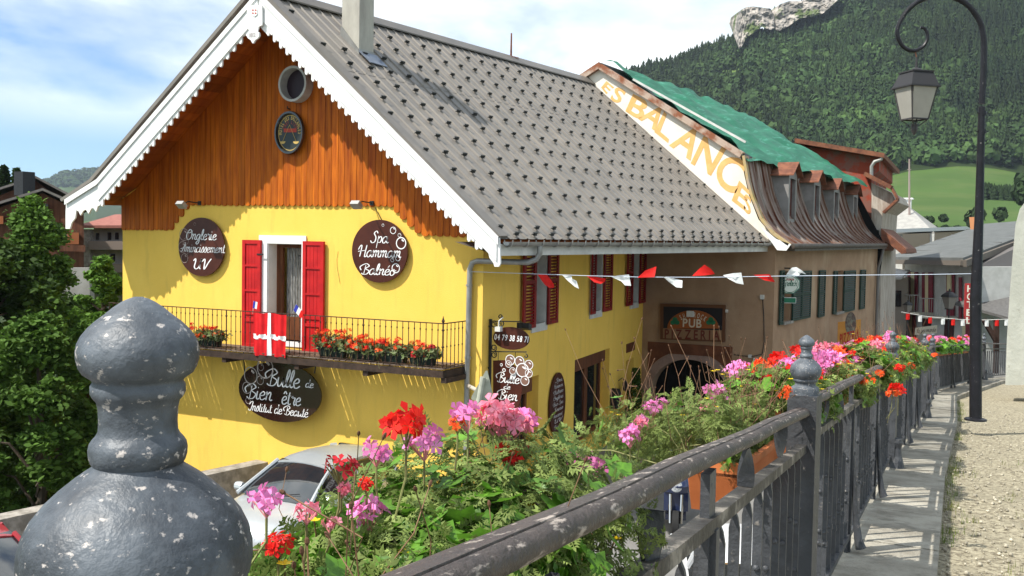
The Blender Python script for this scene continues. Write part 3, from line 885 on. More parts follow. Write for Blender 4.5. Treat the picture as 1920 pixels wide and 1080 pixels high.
# cream gable above
mb = MB()
prf = [(1400, 293), (1408, 340), (1416, 370), (1433, 411), (1455, 438), (1484, 459)]
PF = [UY(a, b, EY) for a, b in prf]
apx = UY(1128, 122, EY)
mb.face([(-14, EY + .001, 0), (AX, EY + .001, 0), (AX, EY + .001, PF[-1].z - .1), PF[-1] + z0 * -.05, UY(1462, 452, EY), UY(1440, 432, EY), UY(1422, 411, EY), UY(1404, 365, EY), UY(1396, 330, EY), UY(1388, 289, EY), apx, (-14, EY, 3.2)])
mb.build('gable_wall', cream, pub)
mb = MB()
letters = [('E', (205,150),(228,178),(262,150),(228,122)), ('S',(243,200),(283,222),(318,170),(272,143)), ('B',(312,252),(378,296),(428,220),(345,178)),
 ('A',(368,285),(445,340),(505,262),(430,215)), ('L',(440,343),(500,392),(520,300),(482,255)), ('A',(505,402),(600,470),(672,372),(565,300)),
 ('N',(600,480),(690,535),(765,405),(655,365)), ('C',(695,560),(795,622),(850,480),(742,438)), ('E',(780,645),(838,690),(862,610),(812,560)), ('S',(832,690),(862,712),(866,640),(836,612))]
for ch, bl_, br_, tr_, tl_ in letters:
    V, Fs, L = block_word(ch)
    q = [UY(1040 + a / 2.348, 100 + b / 2.348, EY - .006) for a, b in (bl_, br_, tr_, tl_)]
    cx_ = sum(q, Vector()) / 4; vs = []
    for x_, y_ in V:
        u = x_ / L; p = q[0].lerp(q[1], u).lerp(q[3].lerp(q[2], u), y_)
        d = 1.0
        vs.append(p)
    mb.add(vs, Fs)
mb.build('painted_lettering', ochre, pub)
# rake boards
mb = MB()
a, b = UY(1085, 150, EY - .3), UY(1125, 118, EY - .3)
mb.bar(UY(1078, 155, EY - .02), UY(1128, 122, EY - .02), .26, .16); mb.bar(UY(1128, 126, EY - .02), UY(1392, 291, EY - .02), .26, .17)
mb.build('rake_board', M('peeling_rake_paint', (.44, .34, .27), .8, (.24, .09, .045), 2.5, lo=.42, hi=.55), pub)
mb = MB()
for p, q in zip(PF, PF[1:]): mb.bar(p + Vector((-.03, -.1, 0)), q + Vector((-.03, -.1, 0)), .30, .07)
mb.build('rake_board', M('yellowed_board', (.46, .34, .13), .8, (.38, .30, .22), 3), pub)
mb = MB(); mb.prism([UY(1426, 424, EY - .25), UY(1455, 448, EY - .25), UY(1483, 458, EY - .25), UY(1474, 470, EY - .25), UY(1457, 469, EY - .25)], (0, .06, 0)); mb.build('fascia_end', white, pub)
# mansard sheet
shift = Vector((UY(1658, 474, AYE).x - PF[-1].x, AYE - EY, .12))
mb = MB()
def cmrv(P, k):
    return [Vector(p) for p in cmr([tuple(p) for p in P], k)]
PS = cmrv(PF, 4)
ns = 22
for i in range(ns):
    t0, t1 = i / ns, (i + 1) / ns; mb.cur = random.uniform(.75, 1.25)
    for p, q in zip(PS, PS[1:]):
        mb.face([p + shift * t0, q + shift * t0, q + shift * t1, p + shift * t1])
mb.cur = 1.15
for i in range(ns + 1):
    for p, q in zip(PS, PS[1:]):
        nn = Vector(((q - p).z * -1, 0, (q - p).x)); nn.normalize()
        nn = nn if nn.x > 0 or nn.z > 0 else -nn
        mb.bar(p + shift * (i / ns) + nn * .02, q + shift * (i / ns) + nn * .02, .035, .05, nn)
mb.build('mansard_roof', rustm, pub)
mb = MB(); e0, e1 = PF[-1] + Vector((.04, -.1, -.04)), PF[-1] + shift + Vector((.04, .1, -.04)); mb.tube([e0, e1], .075, 8); mb.bar(e0 + Vector((-.12, .2, -.1)), e1 + Vector((-.12, 0, -.1)), .3, .06)
mb.build('gutter', M('old_gutter', (.10, .085, .07), .5, (.06, .045, .035), 8), pub)
# upper roof below the tarpaulin
rb0 = UY(1128, 118, EY); rb1 = rb0 + Vector((.65, AYE - EY, .15))
mb = MB(); mb.prism([rb0, PF[0], PF[0] + shift, rb1], (0, 0, -.08)); mb.prism([rb0, rb1, rb1 + Vector((-5, 0, -3.5)), rb0 + Vector((-5, 0, -3.5))], (0, 0, -.08))
mb.face([rb1, PF[0] + shift, PF[-1] + shift, B_ + z0 * -2, B_ + Vector((-6, 0, -2)), rb1 + Vector((-5, 0, -3.5))])
mb.cur = .9
mb.build('upper_roof', rustm, pub)
# dormers
for (wl, wr, t1, b1, xp) in ((1479, 1493, 335.5, 411, -6.15), (1525.5, 1538, 348, 417, -6.05), (1563, 1573, 361, 425.5, -5.95), (1599, 1608, 370, 430, -5.85)):
    c0, c1 = UX(wl, (t1 + b1) / 2, xp), UX(wr, (t1 + b1) / 2, xp)
    zt1, zb1 = UX((wl + wr) / 2, t1, xp).z, UX((wl + wr) / 2, b1, xp).z
    ya, yb = c0.y, c1.y; yc = (ya + yb) / 2; hw = max((yb - ya) / 2, .3); xb_ = xp - 1.3
    hw = .36
    d = empty('dormer', (xp, yc, zb1 - .3), None, None) if False else None
    mb = MB()
    W = hw + .20; zT = zt1 + .10; zp = zt1 + .42
    fr = [(yc - W, zb1 - .28), (yc + W, zb1 - .28), (yc + W, zT), (yc, zp), (yc - W, zT)]
    # front with a real opening
    for a_, b_, c_, e_ in ((yc - W, yc - hw, zb1 - .28, zT), (yc + hw, yc + W, zb1 - .28, zT), (yc - hw, yc + hw, zb1 - .28, zb1), (yc - hw, yc + hw, zt1, zT)):
        mb.face([(xp, a_, c_), (xp, b_, c_), (xp, b_, e_), (xp, a_, e_)])
    mb.face([(xp, yc - W, zT), (xp, yc + W, zT), (xp, yc, zp)])
    for y in (yc - W, yc + W):
        mb.face([(xp, y, zb1 - .28), (xp, y, zT), (xb_, y, zT), (xp - .75, y, zb1 + .2)])
    for y in (yc - hw, yc + hw): mb.face([(xp, y, zb1), (xp, y, zt1), (xp - .15, y, zt1), (xp - .15, y, zb1)])
    dm = mb.build('dormer', greyw, pub)
    mb = MB()
    for sg in (-1, 1):
        mb.prism([(xp + .16, yc, zp + .05), (xp + .16, yc + sg * (W + .14), zT - .04), (xb_, yc + sg * (W + .14), zT - .04), (xb_, yc, zp + .05)], (0, 0, .03))
    mb.build('dormer_roof', rustr, dm)
    mb = MB(); mb.box((xp - .13, yc - hw, zb1), (xp - .1, yc + hw, zt1)); mb.build('dormer_shutter', M('dark_red_shutter', (.10, .022, .012), .6, (.06, .014, .01), 5), dm)
# green shutters of the street side
for pxl, pxr, t, s in ((1459, 1466, 507, 609), (1483, 1517, 509, 602), (1532, 1543.5, 507, 595), (1560, 1566, 508, 589), (1579, 1600, 508, 586), (1610, 1619, 506, 580)):
    ua, ub = AP(pxl, 550)[0], AP(pxr, 550)[0]
    za, zb_ = AP(pxl, s)[1], AP(pxl, t)[1]
    mb = MB(); h0, h1 = -.03, -.075
    st = .05
    def bx(u0, u1, a, b, g0=h0, g1=h1): mb.prism([PA(u0, a, g0), PA(u1, a, g0), PA(u1, b, g0), PA(u0, b, g0)], sn * (g0 - g1))
    leaves = max(1, round((ub - ua) / 1.3)); lw = (ub - ua) / leaves
    for k in range(leaves):
        a0, a1 = ua + k * lw + .01, ua + (k + 1) * lw - .01
        bx(a0, a0 + st, za, zb_); bx(a1 - st, a1, za, zb_)
        for zz in (za, (za + zb_) / 2, zb_ - .06): bx(a0 + st, a1 - st, zz, zz + .06)
        for i in range(20):
            zz = za + .07 + (zb_ - za - .14) * i / 20; c0 = PA((a0 + a1) / 2, zz + .03, -.05)
            mb.obox(c0, ad * ((a1 - a0) / 2 - st), sn * .018 + z0 * -.02, z0 * .004 + sn * .004)
    tag(mb.build('shutter', greens, pub), 'dark green louvred shutter')
for o in wo_:
    mb = MB(); mb.prism([PA(o[0], o[2] - .07, 0), PA(o[1], o[2] - .07, 0), PA(o[1], o[2], 0), PA(o[0], o[2], 0)], sn * .1); mb.build('window_sill', stone, pub)
    mb = MB(); mb.face([PA(o[0], o[2], .19), PA(o[1], o[2], .19), PA(o[1], o[3], .19), PA(o[0], o[3], .19)]); mb.build('window_blind', M('beige_blind', (.30, .22, .16), .9), pub)
# downpipe at the far end and wall cables
dx = B_ + sn * .08
mb = MB(); mb.tube([PF[-1] + shift + Vector((0, -.2, -.1)), dx + Vector((.1, -.3, -.35)), dx + Vector((.0, -.3, -.7)), dx + Vector((0, -.3, -5))], .05, 8); mb.build('downpipe', M('pipe_grey', (.16, .15, .14), .5), pub)
mb = MB()
c = [UY(a, b, EY - .03) for a, b in ((1430, 560), (1432, 590), (1433, 640), (1429, 664), (1412, 668), (1400, 668), (1376, 665))]
mb.tube(c, .012, 5); mb.build('cable', darkm, pub)
for a, b, w, h in ((1429, 557, .10, .12), (1416, 676, .09, .14), (1406, 668, .08, .08), (1362, 583, .07, .08)):
    mb = MB(); p = UY(a, b, EY - .05); mb.box((p.x - w / 2, EY - .09, p.z - h / 2), (p.x + w / 2, EY, p.z + h / 2)); mb.build('junction_box', offwhite, pub)

# tarpaulin over the upper roof
NX, NY_ = 46, 22
V = []
for i in range(NX + 1):
    for j in range(NY_ + 1):
        t, s = i / NX, j / NY_
        p = (rb0 + Vector((-.05, .35, .12))).lerp(rb1 + Vector((0, .1, .12)), t).lerp((PF[0] + Vector((.05, -.2, .05))).lerp(PF[0] + shift + Vector((.45, .2, .0)), t), s * 1.02)
        h = .07 * math.sin(3.1 * s * 3 + t * 23 + 3 * math.sin(t * 9)) * (1 - .3 * s) + .05 * noise_(t * 9, s * 7) if False else 0
        h = .05 * math.sin(t * 40 + s * 5 + 2 * math.sin(s * 6)) + .045 * math.sin(s * 17 - t * 9 + 1.5 * math.sin(t * 13)) + .03 * math.sin(s * 31 + t * 17)
        hang = max(0, s - .96) * -1.6
        edge = .03 * math.sin(t * 55) * (s > .95)
        h += .03 * math.sin(s * 44 - t * 30 + 2 * math.sin(t * 21)) + .02 * math.sin(s * 9 + t * 71)
        V.append(p + Vector((.45, 0, .85)) * h + Vector((.0, 0, hang + edge * .8)))
mb = MB(); idx = lambda i, j: i * (NY_ + 1) + j
mb.add(V, [(idx(i, j), idx(i + 1, j), idx(i + 1, j + 1), idx(i, j + 1)) for i in range(NX) for j in range(NY_)])
tarp = empty('tarpaulin', rb0, 'crumpled green tarpaulin sheet spread over the damaged upper roof above the four dormers', 'tarpaulin')
mb.build('sheet', tarpm, tarp, True, None)
mb = MB(); mb.bar(UY(1187, 152, EY - .1) + z0 * .05, UY(1398, 268, EY - .1) + z0 * .02, .05, .06); mb.build('batten', offwhite, tarp)

# aerial on the ridge of the yellow house
mb = MB(); p = ridge0.lerp(ridge1, .67); p = UY(958, 118, p.y) ; mb.tube([p, p + z0 * .75], [.03, .02], 8)
for k in range(7): a = k * .9; mb.bar(p + z0 * .18, p + Vector((.22 * math.cos(a), .22 * math.sin(a), .12)), .012, .012)
tag(mb.build('lightning_rod', rustr), 'short rusty rod with spiky foot on the grey ridge', 'lightning rod')

# ---------------------------------------------------------------- red-brown house behind
rh = empty('red_house', (-5, 44, -5), 'tall red-brown plastered house with rusty eaves behind the green tarpaulin', 'house')
y = 41.6
mb = MB()
mb.prism([UY(a, b, y) for a, b in ((1450, 266), (1648, 292), (1648, 320), (1634, 330), (1634, 520), (1450, 520))], (-.4, 8, 0)); mb.build('wall', redst, rh)
mb = MB(); a, b = UY(1490, 259, y - .5), UY(1658, 287, y - .5); mb.prism([a, b, b + z0 * -.18, a + z0 * -.18], (-.4, 9, 0)); mb.build('roof', rustr, rh)
mb = MB(); mb.prism([UY(q, w, y - .15) for q, w in ((1634, 343), (1672, 362), (1680, 378), (1655, 397), (1652, 440), (1650, 640), (1634, 640))], (0, 5, 0)); mb.build('bay_wall', M('stained_cream_wall', (.50, .45, .38), .9, (.33, .27, .22), 2, stretch=(4, 4, .6), lo=.4, hi=.6), rh)
mb = MB(); q = [UY(a, b, y - .3) for a, b in ((1622, 326), (1672, 352), (1684, 374), (1657, 399))]
for a, b in zip(q, q[1:]): mb.bar(a, b, .5, .09)
mb.bar(q[0], q[1], .6, .16); mb.build('bay_eave', rustr, rh)
mb = MB(); mb.prism([UY(a, b, y - .6) for a, b in ((1652, 428), (1698, 466), (1700, 474), (1690, 476), (1660, 452), (1652, 470))], (0, 4, 0)); mb.build('side_roof', rustr, rh)
mb = MB(); mb.tube([UY(a, b, y - .4) for a, b in ((1655, 288), (1652, 299), (1640, 303), (1634, 312), (1634, 330))], .07, 8); mb.build('downpipe', zinc, rh, True)
mb = MB(); mb.prism([UY(a, b, y - .2) for a, b in ((1634, 427), (1648, 432), (1648, 462), (1634, 455))], (0, .05, 0)); mb.build('shutter', greens, rh)

# ---------------------------------------------------------------- hotel
Q1 = Vector((-1.99, 49.7, 0)); Q2 = Vector((-5.62, 55.14, 0)); hd = (Q1 - Q2).normalized(); hn = Vector((-hd.y, hd.x, 0)); hn = hn if hn.y < 0 else -hn
def HP(px, py, o=0): return UP(px, py, Q1 + hn * o, hn)
grw = M('grey_hotel_render', (.50, .50, .47), .9, (.42, .42, .39), 2)
hr = M('slate_grey_roof', (.125, .13, .125), .6, (.10, .105, .10), 2)
hot = empty('hotel', (-3, 52, -6), 'grey hotel with wide low slate roof, maroon shutters and sunlit lower storey', 'hotel')
L = (Q1 - Q2).length
mb = MB(); a, b = Q2, Q1
mb.prism([a + z0 * -9, b + z0 * -9, b + z0 * -.7, a + z0 * -.7], -hn * 9); mb.build('wall', grw, hot)
mb = MB()
e0, e1 = UD(1664, 487, 51.5), UD(1806, 489, 44.3)
e2 = UD(1925, 444, 50); e3 = UD(1845, 424, 58); e4 = UD(1925, 416, 58)
e2b = UD(2100, 380, 60)
rp_ = [e0, e1, e2, UD(2000, 412, 56), e3]
mb.prism(rp_, (0, 0, .14)); mb.build('roof', hr, hot)
mb = MB()
for k in range(1, 6):
    a = e0.lerp(e3, k / 6.3); b = e1.lerp(UD(2000, 412, 56), k / 6.3)
    mb.bar(a + z0 * .16, b + z0 * .16, .05, .03)
mb.build('roof_batten', M('roof_line', (.12, .12, .12), .7), hot)
mb = MB(); mb.bar(e0 + z0 * -.1, e1 + z0 * -.1, .25, .22); mb.bar(e1 + z0 * -.12, e2 + z0 * -.12, .3, .3); mb.build('eave_board', M('grey_brown_board', (.14, .12, .10), .7), hot)
mb = MB(); mb.prism([Q1 + z0 * -9, UD(1990, 640, 47) , UD(1990, 425, 50), Q1 + z0 * -.7], (-.3, .5, 0)); mb.build('side_wall', M('shade_toned_hotel_wall', (.13, .12, .115), .9), hot)  # shade of this end wall painted in as a much darker grey
maroon = M('maroon_paint', (.22, .025, .04), .6, (.16, .02, .03), 4)
yel = M('cream_panel', (.62, .56, .34), .8)
for a, b, t, s, mt, nm in ((1709, 1716, 510, 582, yel, 'blind'), (1703, 1709, 509, 582, maroon, 'shutter'), (1716, 1721, 510, 582, maroon, 'shutter'), (1736, 1742, 511, 586, yel, 'blind'), (1730, 1736, 511, 586, maroon, 'shutter'), (1742, 1750, 511, 586, maroon, 'shutter'),
    (1776, 1790, 514, 592, maroon, 'shutter'), (1779, 1786, 514, 545, yel, 'blind'), (1704, 1712, 590, 645, yel, 'blind'), (1712, 1717, 590, 645, maroon, 'shutter'), (1806, 1812, 607, 645, yel, 'blind'), (1812, 1828, 600, 650, maroon, 'shutter'), (1799, 1804, 520, 600, maroon, 'shutter')):
    p = [HP(a, s, .05), HP(b, s, .05), HP(b, t, .05), HP(a, t, .05)]
    if mt is yel and s < 560 and a > 1770: p = [q + hn * .05 for q in p]
    mb = MB(); mb.prism(p, hn * .05); mb.build(nm, mt, hot)
mb = MB(); p = [HP(1770, 650, .02), HP(1786, 650, .02), HP(1790, 600, .02), HP(1772, 600, .02)]; mb.prism(p, hn * .03); mb.build('entrance', M('entrance_dark', (.05, .012, .012), .7), hot)
mb = MB(); p = [HP(1730, 612, .02), HP(1746, 614, .02), HP(1746, 592, .02), HP(1730, 590, .02)]; mb.prism(p, hn * .03); mb.build('entrance', M('entrance_dark', (.05, .012, .012), .7), hot)
for a, b, c in ((1701, 1750, 585), (1750, 1796, 593)):
    mb = MB(); p, q = HP(a, c - 1, .0), HP(b, c + 1, .0); mb.prism([p, q, q + z0 * -.12, p + z0 * -.12], hn * .75); bs = mb.build('balcony_slab', M('balcony_slab', (.55, .52, .42), .7), hot)
    mb = MB(); p2, q2 = p + hn * .72, q + hn * .72
    mb.bar(p2 + z0 * .85, q2 + z0 * .85, .04, .04)
    for k in range(11): c_ = p2.lerp(q2, k / 10); mb.bar(c_, c_ + z0 * .85, .02, .02)
    mb.build('balcony_railing', M('pale_railing', (.35, .35, .33), .6), bs)
mb = MB(); p = UD(1826, 404, 47); mb.tube([UD(1827, 430, 54), UD(1827, 407, 54)], [.20, .26], 4); tag(mb.build('chimney', M('terracotta_chimney', (.50, .22, .10), .8), hot), 'short terracotta chimney')

# vertical hotel sign
hs = empty('hotel_sign', UD(1817, 606, 42), 'tall narrow maroon sign with HOTEL in stacked cream letters', 'sign')
a, b = UD(1810, 530, 42), UD(1826, 603, 42); hx = (UD(1826, 560, 42) - UD(1810, 560, 42)); hx.z = 0; hx.normalize(); hnn = Vector((-hx.y, hx.x, 0)); hnn = hnn if hnn.y < 0 else -hnn
c0 = UD(1817, 606, 42); w = .21; h = 1.70
mb = MB(); mb.prism([c0 - hx * w, c0 + hx * w, c0 + hx * w + z0 * h, c0 - hx * w + z0 * h], -hnn * .08); mb.build('panel', M('sign_maroon', (.35, .03, .03), .5), hs)
mb = MB()
for k, ch in enumerate('HOTEL'): put_word(mb, ch, c0 - hx * .14 + z0 * (h - .36 - k * .34), hx, z0, .28, .28, 'block', n=hnn * .006)
mb.build('lettering', M('cream_lettering', (.75, .70, .58), .6), hs)
# hanging cafe board
cs = empty('inn_sign', UD(1738, 625, 46), 'small cream board with dark script lettering below the hotel balcony', 'sign')
c0 = UD(1716, 628, 46); c1 = UD(1757, 625, 46); u = (c1 - c0); wd = u.length; u.normalize(); nn = Vector((-u.y, u.x, 0)); nn = nn if nn.y < 0 else -nn
mb = MB(); mb.prism([c0, c0 + u * wd, c0 + u * wd + z0 * .38, c0 + z0 * .33], -nn * .05); mb.build('panel', M('sign_cream', (.60, .55, .42), .6), cs)
mb = MB(); put_word(mb, 'la gourmandise'[:13], c0 + u * .08 + z0 * .1, u, z0, wd - .15, .2, 'script', n=nn * .006)
mb.build('lettering', M('sign_ink', (.08, .06, .05), .6), cs)

for px, py, sc_, lab in ((1780, 565, 1.0, 'large square street lantern in front of the hotel balcony'), (1702, 577, .62, 'small square lantern with flowers at the left end of the hotel')):
    c = UD(px, py, 41); hl = empty('hotel_lantern', c, lab, 'lantern', 'lanterns before the hotel')
    mb = MB(); mb.lathe([(.16 * sc_, -.30 * sc_), (.30 * sc_, .18 * sc_)], c, 4); mb.build('lantern_glass', M('smoked_pane', (.20, .18, .16), .4), hl)
    mb = MB(); mb.lathe([(.34 * sc_, .18 * sc_), (.30 * sc_, .26 * sc_), (.14 * sc_, .38 * sc_), (.05 * sc_, .40 * sc_), (.03 * sc_, .52 * sc_)], c, 4); mb.lathe([(.17 * sc_, -.34 * sc_), (.17 * sc_, -.30 * sc_)], c, 4); mb.tube([c + z0 * -.34 * sc_, c + z0 * -3.4], .035, 6); mb.build('lantern_frame', darkm, hl)
# open shed right of the hotel
shd = empty('open_shed', (1, 38, -5), 'open timber shed with hipped slate roof beside the lamp post', 'shed')
sl = M('slate_shingles', (.135, .13, .125), .7, (.09, .088, .085), 8, stretch=(1, 1, 3))
mb = MB()
s0, s1, s2, s3 = UD(1790, 572, 46), UD(1905, 604, 41), UD(1925, 520, 45), UD(1880, 538, 48)
mb.prism([s0, s1, UD(2010, 600, 41), UD(2010, 520, 48), s3], (0, 0, .12)); mb.build('roof', sl, shd)
brn = M('dark_shed_timber', (.055, .03, .022), .8)
mb = MB()
for p, q in ((UD(1868, 600, 43), UD(1868, 700, 43)), (UD(1868, 640, 43), UD(1845, 600, 43))): mb.bar(p, q, .18, .18)
mb.build('timber_frame', brn, shd)
mb = MB(); mb.prism([UD(1835, 600, 47), UD(1960, 600, 47), UD(1960, 690, 47), UD(1835, 690, 47)], (0, .2, 0)); mb.build('back_wall', grw, shd)

# tower roof, long flat roof, mast behind
tw = empty('pyramid_roof_house', UD(1697, 435, 66), 'house with pale grey pyramid roof and little white cupola below the meadow', 'house')
c = UD(1700, 384, 66); base = [UD(1640, 436, 62), UD(1752, 436, 60), UD(1760, 428, 72), UD(1650, 428, 74)]
mb = MB()
for i in range(4): mb.face([base[i], base[(i + 1) % 4], c])
mb.face(base); mb.build('roof', M('pale_slate', (.36, .35, .32), .7, (.29, .28, .26), 3), tw)
mb = MB(); mb.prism([b + z0 * -.05 for b in base], (0, 0, -5)); mb.build('wall', grw, tw)
mb = MB(); mb.box(c + Vector((-.28, -.28, -.3)), c + Vector((.28, .28, .35))); mb.box(c + Vector((-.4, -.4, .35)), c + Vector((.4, .4, .45))); mb.build('cupola', white, tw)
fl = empty('flat_roof_building', UD(1730, 460, 58), 'beige building with thin white flat roof edge left of the slate hotel roof', 'building')
mb = MB(); a, b = UD(1668, 437, 58), UD(1812, 431, 62); mb.prism([a, b, b + z0 * .22, a + z0 * .22], (0, 6, 0)); mb.build('roof', M('flat_roof_edge', (.6, .6, .58), .6), fl)
mb = MB(); mb.prism([UD(1692, 439, 58.5), UD(1812, 433, 62.5), UD(1812, 520, 62.5), UD(1692, 520, 58.5)], (0, 5, 0)); mb.build('wall', M('beige_wall', (.33, .26, .19), .9), fl)
mb = MB(); p = UD(1705, 440, 64); mb.tube([p, UD(1705, 298, 64)], [.09, .05], 6); mb.bar(UD(1702, 318, 64), UD(1708, 318, 64), .06, .06)
tag(mb.build('mast', M('mast_grey', (.30, .24, .22), .7)), 'thin tall mast rising behind the white cupola in front of the meadow', 'mast')
sg = empty('side_house', UD(1670, 560, 50), 'beige house with small pale roof between the mansard building and the hotel', 'house')
mb = MB(); mb.prism([UD(1645, 525, 50), UD(1702, 520, 50), UD(1702, 680, 50), UD(1645, 680, 50)], (0, 4, 0)); mb.build('wall', M('beige_plaster', (.38, .33, .27), .9), sg)
mb = MB(); mb.prism([UD(1652, 520, 46), UD(1690, 520, 46), UD(1706, 506, 50), UD(1652, 500, 50)], (0, 0, -.1)); mb.build('roof', M('pale_slate', (.36, .35, .32), .7, (.29, .28, .26), 3), sg)
mb = MB(); mb.prism([UD(1675, 545, 49.9), UD(1690, 545, 49.9), UD(1690, 575, 49.9), UD(1675, 575, 49.9)], (0, .05, 0)); mb.build('window', glassd, sg)

# ---------------------------------------------------------------- chalets on the left
chw = M('dark_chalet_boards', (.125, .05, .025), .8, (.075, .028, .014), 2, stretch=(3, 3, .4))
chr_ = M('chalet_roof', (.16, .145, .135), .7, (.12, .11, .10), 3)
def chalet(name, label, base, D, L_, A_pt, R_pt, zb_py, depth, mt, rm=chr_, ov=.6):
    root = empty(name, UD(A_pt[0], zb_py, D), label, 'chalet')
    n_ = Vector((.35, -.94, 0)).normalized() * -1
    pl_, pr_, pa_ = UD(*L_, D), UD(*R_pt, D), UD(*A_pt, D)
    e = (pr_ - pl_); e.z = 0; e.normalize()
    zb = UD(A_pt[0], zb_py, D).z
    bk = Vector((pa_.x, pa_.y, 0)).normalized() * depth
    mb = MB(); i = e * ov
    mb.prism([Vector((pl_.x, pl_.y, zb)) + i, Vector((pr_.x, pr_.y, zb)) - i, pr_ - i + z0 * (-.1), pa_ + z0 * -.1, pl_ + i + z0 * -.1], bk)
    w_ = mb.build('wall', mt, root)
    mb = MB(); f = -bk.normalized() * .45
    for a, b in ((pl_, pa_), (pa_, pr_)): mb.prism([a + f, b + f, b + f + z0 * .12, a + f + z0 * .12], bk - f * 1.2)
    mb.build('roof', rm, root)
    return root, e, bk
c1, e, bk = chalet('chalet', 'large dark brown timber chalet with black chimney behind the trees', None, 52, (-30, 366), (67, 335), (137, 372), 520, 12, chw)
mb = MB(); p = UD(46, 345, 51); mb.box(p + Vector((-.35, -.35, -.6)), p + Vector((.35, .35, .62))); mb.build('chimney', darkm, c1)
c2, e, bk = chalet('chalet', 'lower brown chalet wing with balcony at the left picture edge', None, 47, (-80, 408), (80, 358), (165, 396), 520, 5, chw, ov=.2)
for a, b, y1, y2, mt in ((76, 90, 382, 402, darkm), (92, 148, 436, 458, M('orange_boards', (.26, .085, .03), .7)), (-5, 6, 405, 420, M('orange_boards', (.26, .085, .03), .7))):
    mb = MB(); q = [UD(a, y1, 46.6), UD(b, y1, 46.6), UD(b, y2, 46.6), UD(a, y2, 46.6)]; mb.prism(q, bk.normalized() * .4); mb.build('window' if mt is darkm else 'balcony_boarding', mt, c2)
mb = MB(); mb.prism([UD(108, 440, 46.2), UD(126, 440, 46.2), UD(126, 454, 46.2), UD(108, 454, 46.2)], bk.normalized() * .1); mb.build('window', M('window_reflection', (.25, .27, .28), .2), c2)
mb = MB(); mb.prism([UD(90, 458, 45.8), UD(160, 460, 45.8), UD(160, 472, 45.8), UD(90, 470, 45.8)], bk.normalized() * .1); mb.build('balcony_front', chw, c2)
# apartment block
ap = empty('apartment_block', UD(195, 560, 56), 'pale apartment block with rose tiled roof and stacked balconies left of the yellow house', 'apartment block')
apw = M('pale_flats_wall', (.40, .39, .37), .9, (.34, .33, .31), 2); D = 56
ux = (UD(230, 450, D) - UD(160, 450, D)); ux.z = 0; ux.normalize(); ub_ = Vector((-ux.y, ux.x, 0)); ub_ = ub_ if ub_.y > 0 else -ub_
def AQ(a, b, o=0): return UD(a, b, D) - ub_ * o
mb = MB(); mb.prism([AQ(176, 600), AQ(290, 600), AQ(290, 425), AQ(176, 425)], ub_ * 8); mb.build('wall', apw, ap)
mb = MB(); mb.prism([AQ(158, 428, .9), AQ(300, 428, .9), AQ(300, 404, -3), AQ(176, 404, -3)], z0 * .15); mb.build('roof', M('rose_tiles', (.32, .13, .10), .8, (.26, .10, .08), 4), ap)
mb = MB(); mb.prism([AQ(162, 430, .6), AQ(177, 430, .6), AQ(177, 600, .6), AQ(162, 600, .6)], ub_ * .7); mb.build('stone_pier', M('rubble_stone', (.40, .37, .33), .9, (.26, .24, .21), 7), ap)
mb = MB(); mb.prism([AQ(222, 496, .6), AQ(229, 496, .6), AQ(229, 600, .6), AQ(222, 600, .6)], ub_ * .7); mb.build('stone_pier', M('rubble_stone', (.40, .37, .33), .9, (.26, .24, .21), 7), ap)
for y in (452, 494, 533):
    mb = MB(); mb.prism([AQ(177, y + 14, .8), AQ(290, y + 14, .8), AQ(290, y, .8), AQ(177, y, .8)], ub_ * .08); mb.prism([AQ(177, y + 14, .8), AQ(290, y + 14, .8), AQ(290, y + 16, .8), AQ(177, y + 16, .8)], ub_ * .8)
    mb.build('balcony', M('balcony_front', (.24, .19, .16), .8) if y < 530 else offwhite, ap)
for a, b, y1, y2 in ((180, 186, 437, 450), (202, 209, 436, 450), (216, 223, 436, 449), (194, 200, 476, 490), (208, 216, 476, 490), (205, 222, 514, 530)):
    mb = MB(); mb.prism([AQ(a, y2, .03), AQ(b, y2, .03), AQ(b, y1, .03), AQ(a, y1, .03)], ub_ * .02); mb.build('window', glassd, ap)
mb = MB(); mb.prism([UD(88, 502, 43), UD(166, 502, 43), UD(172, 620, 43), UD(80, 620, 43)], (-.2, .4, 0)); tag(mb.build('retaining_wall', M('concrete_wall', (.33, .32, .30), .9, (.24, .23, .21), 1)), 'grey concrete retaining wall below the brown chalets', 'wall')
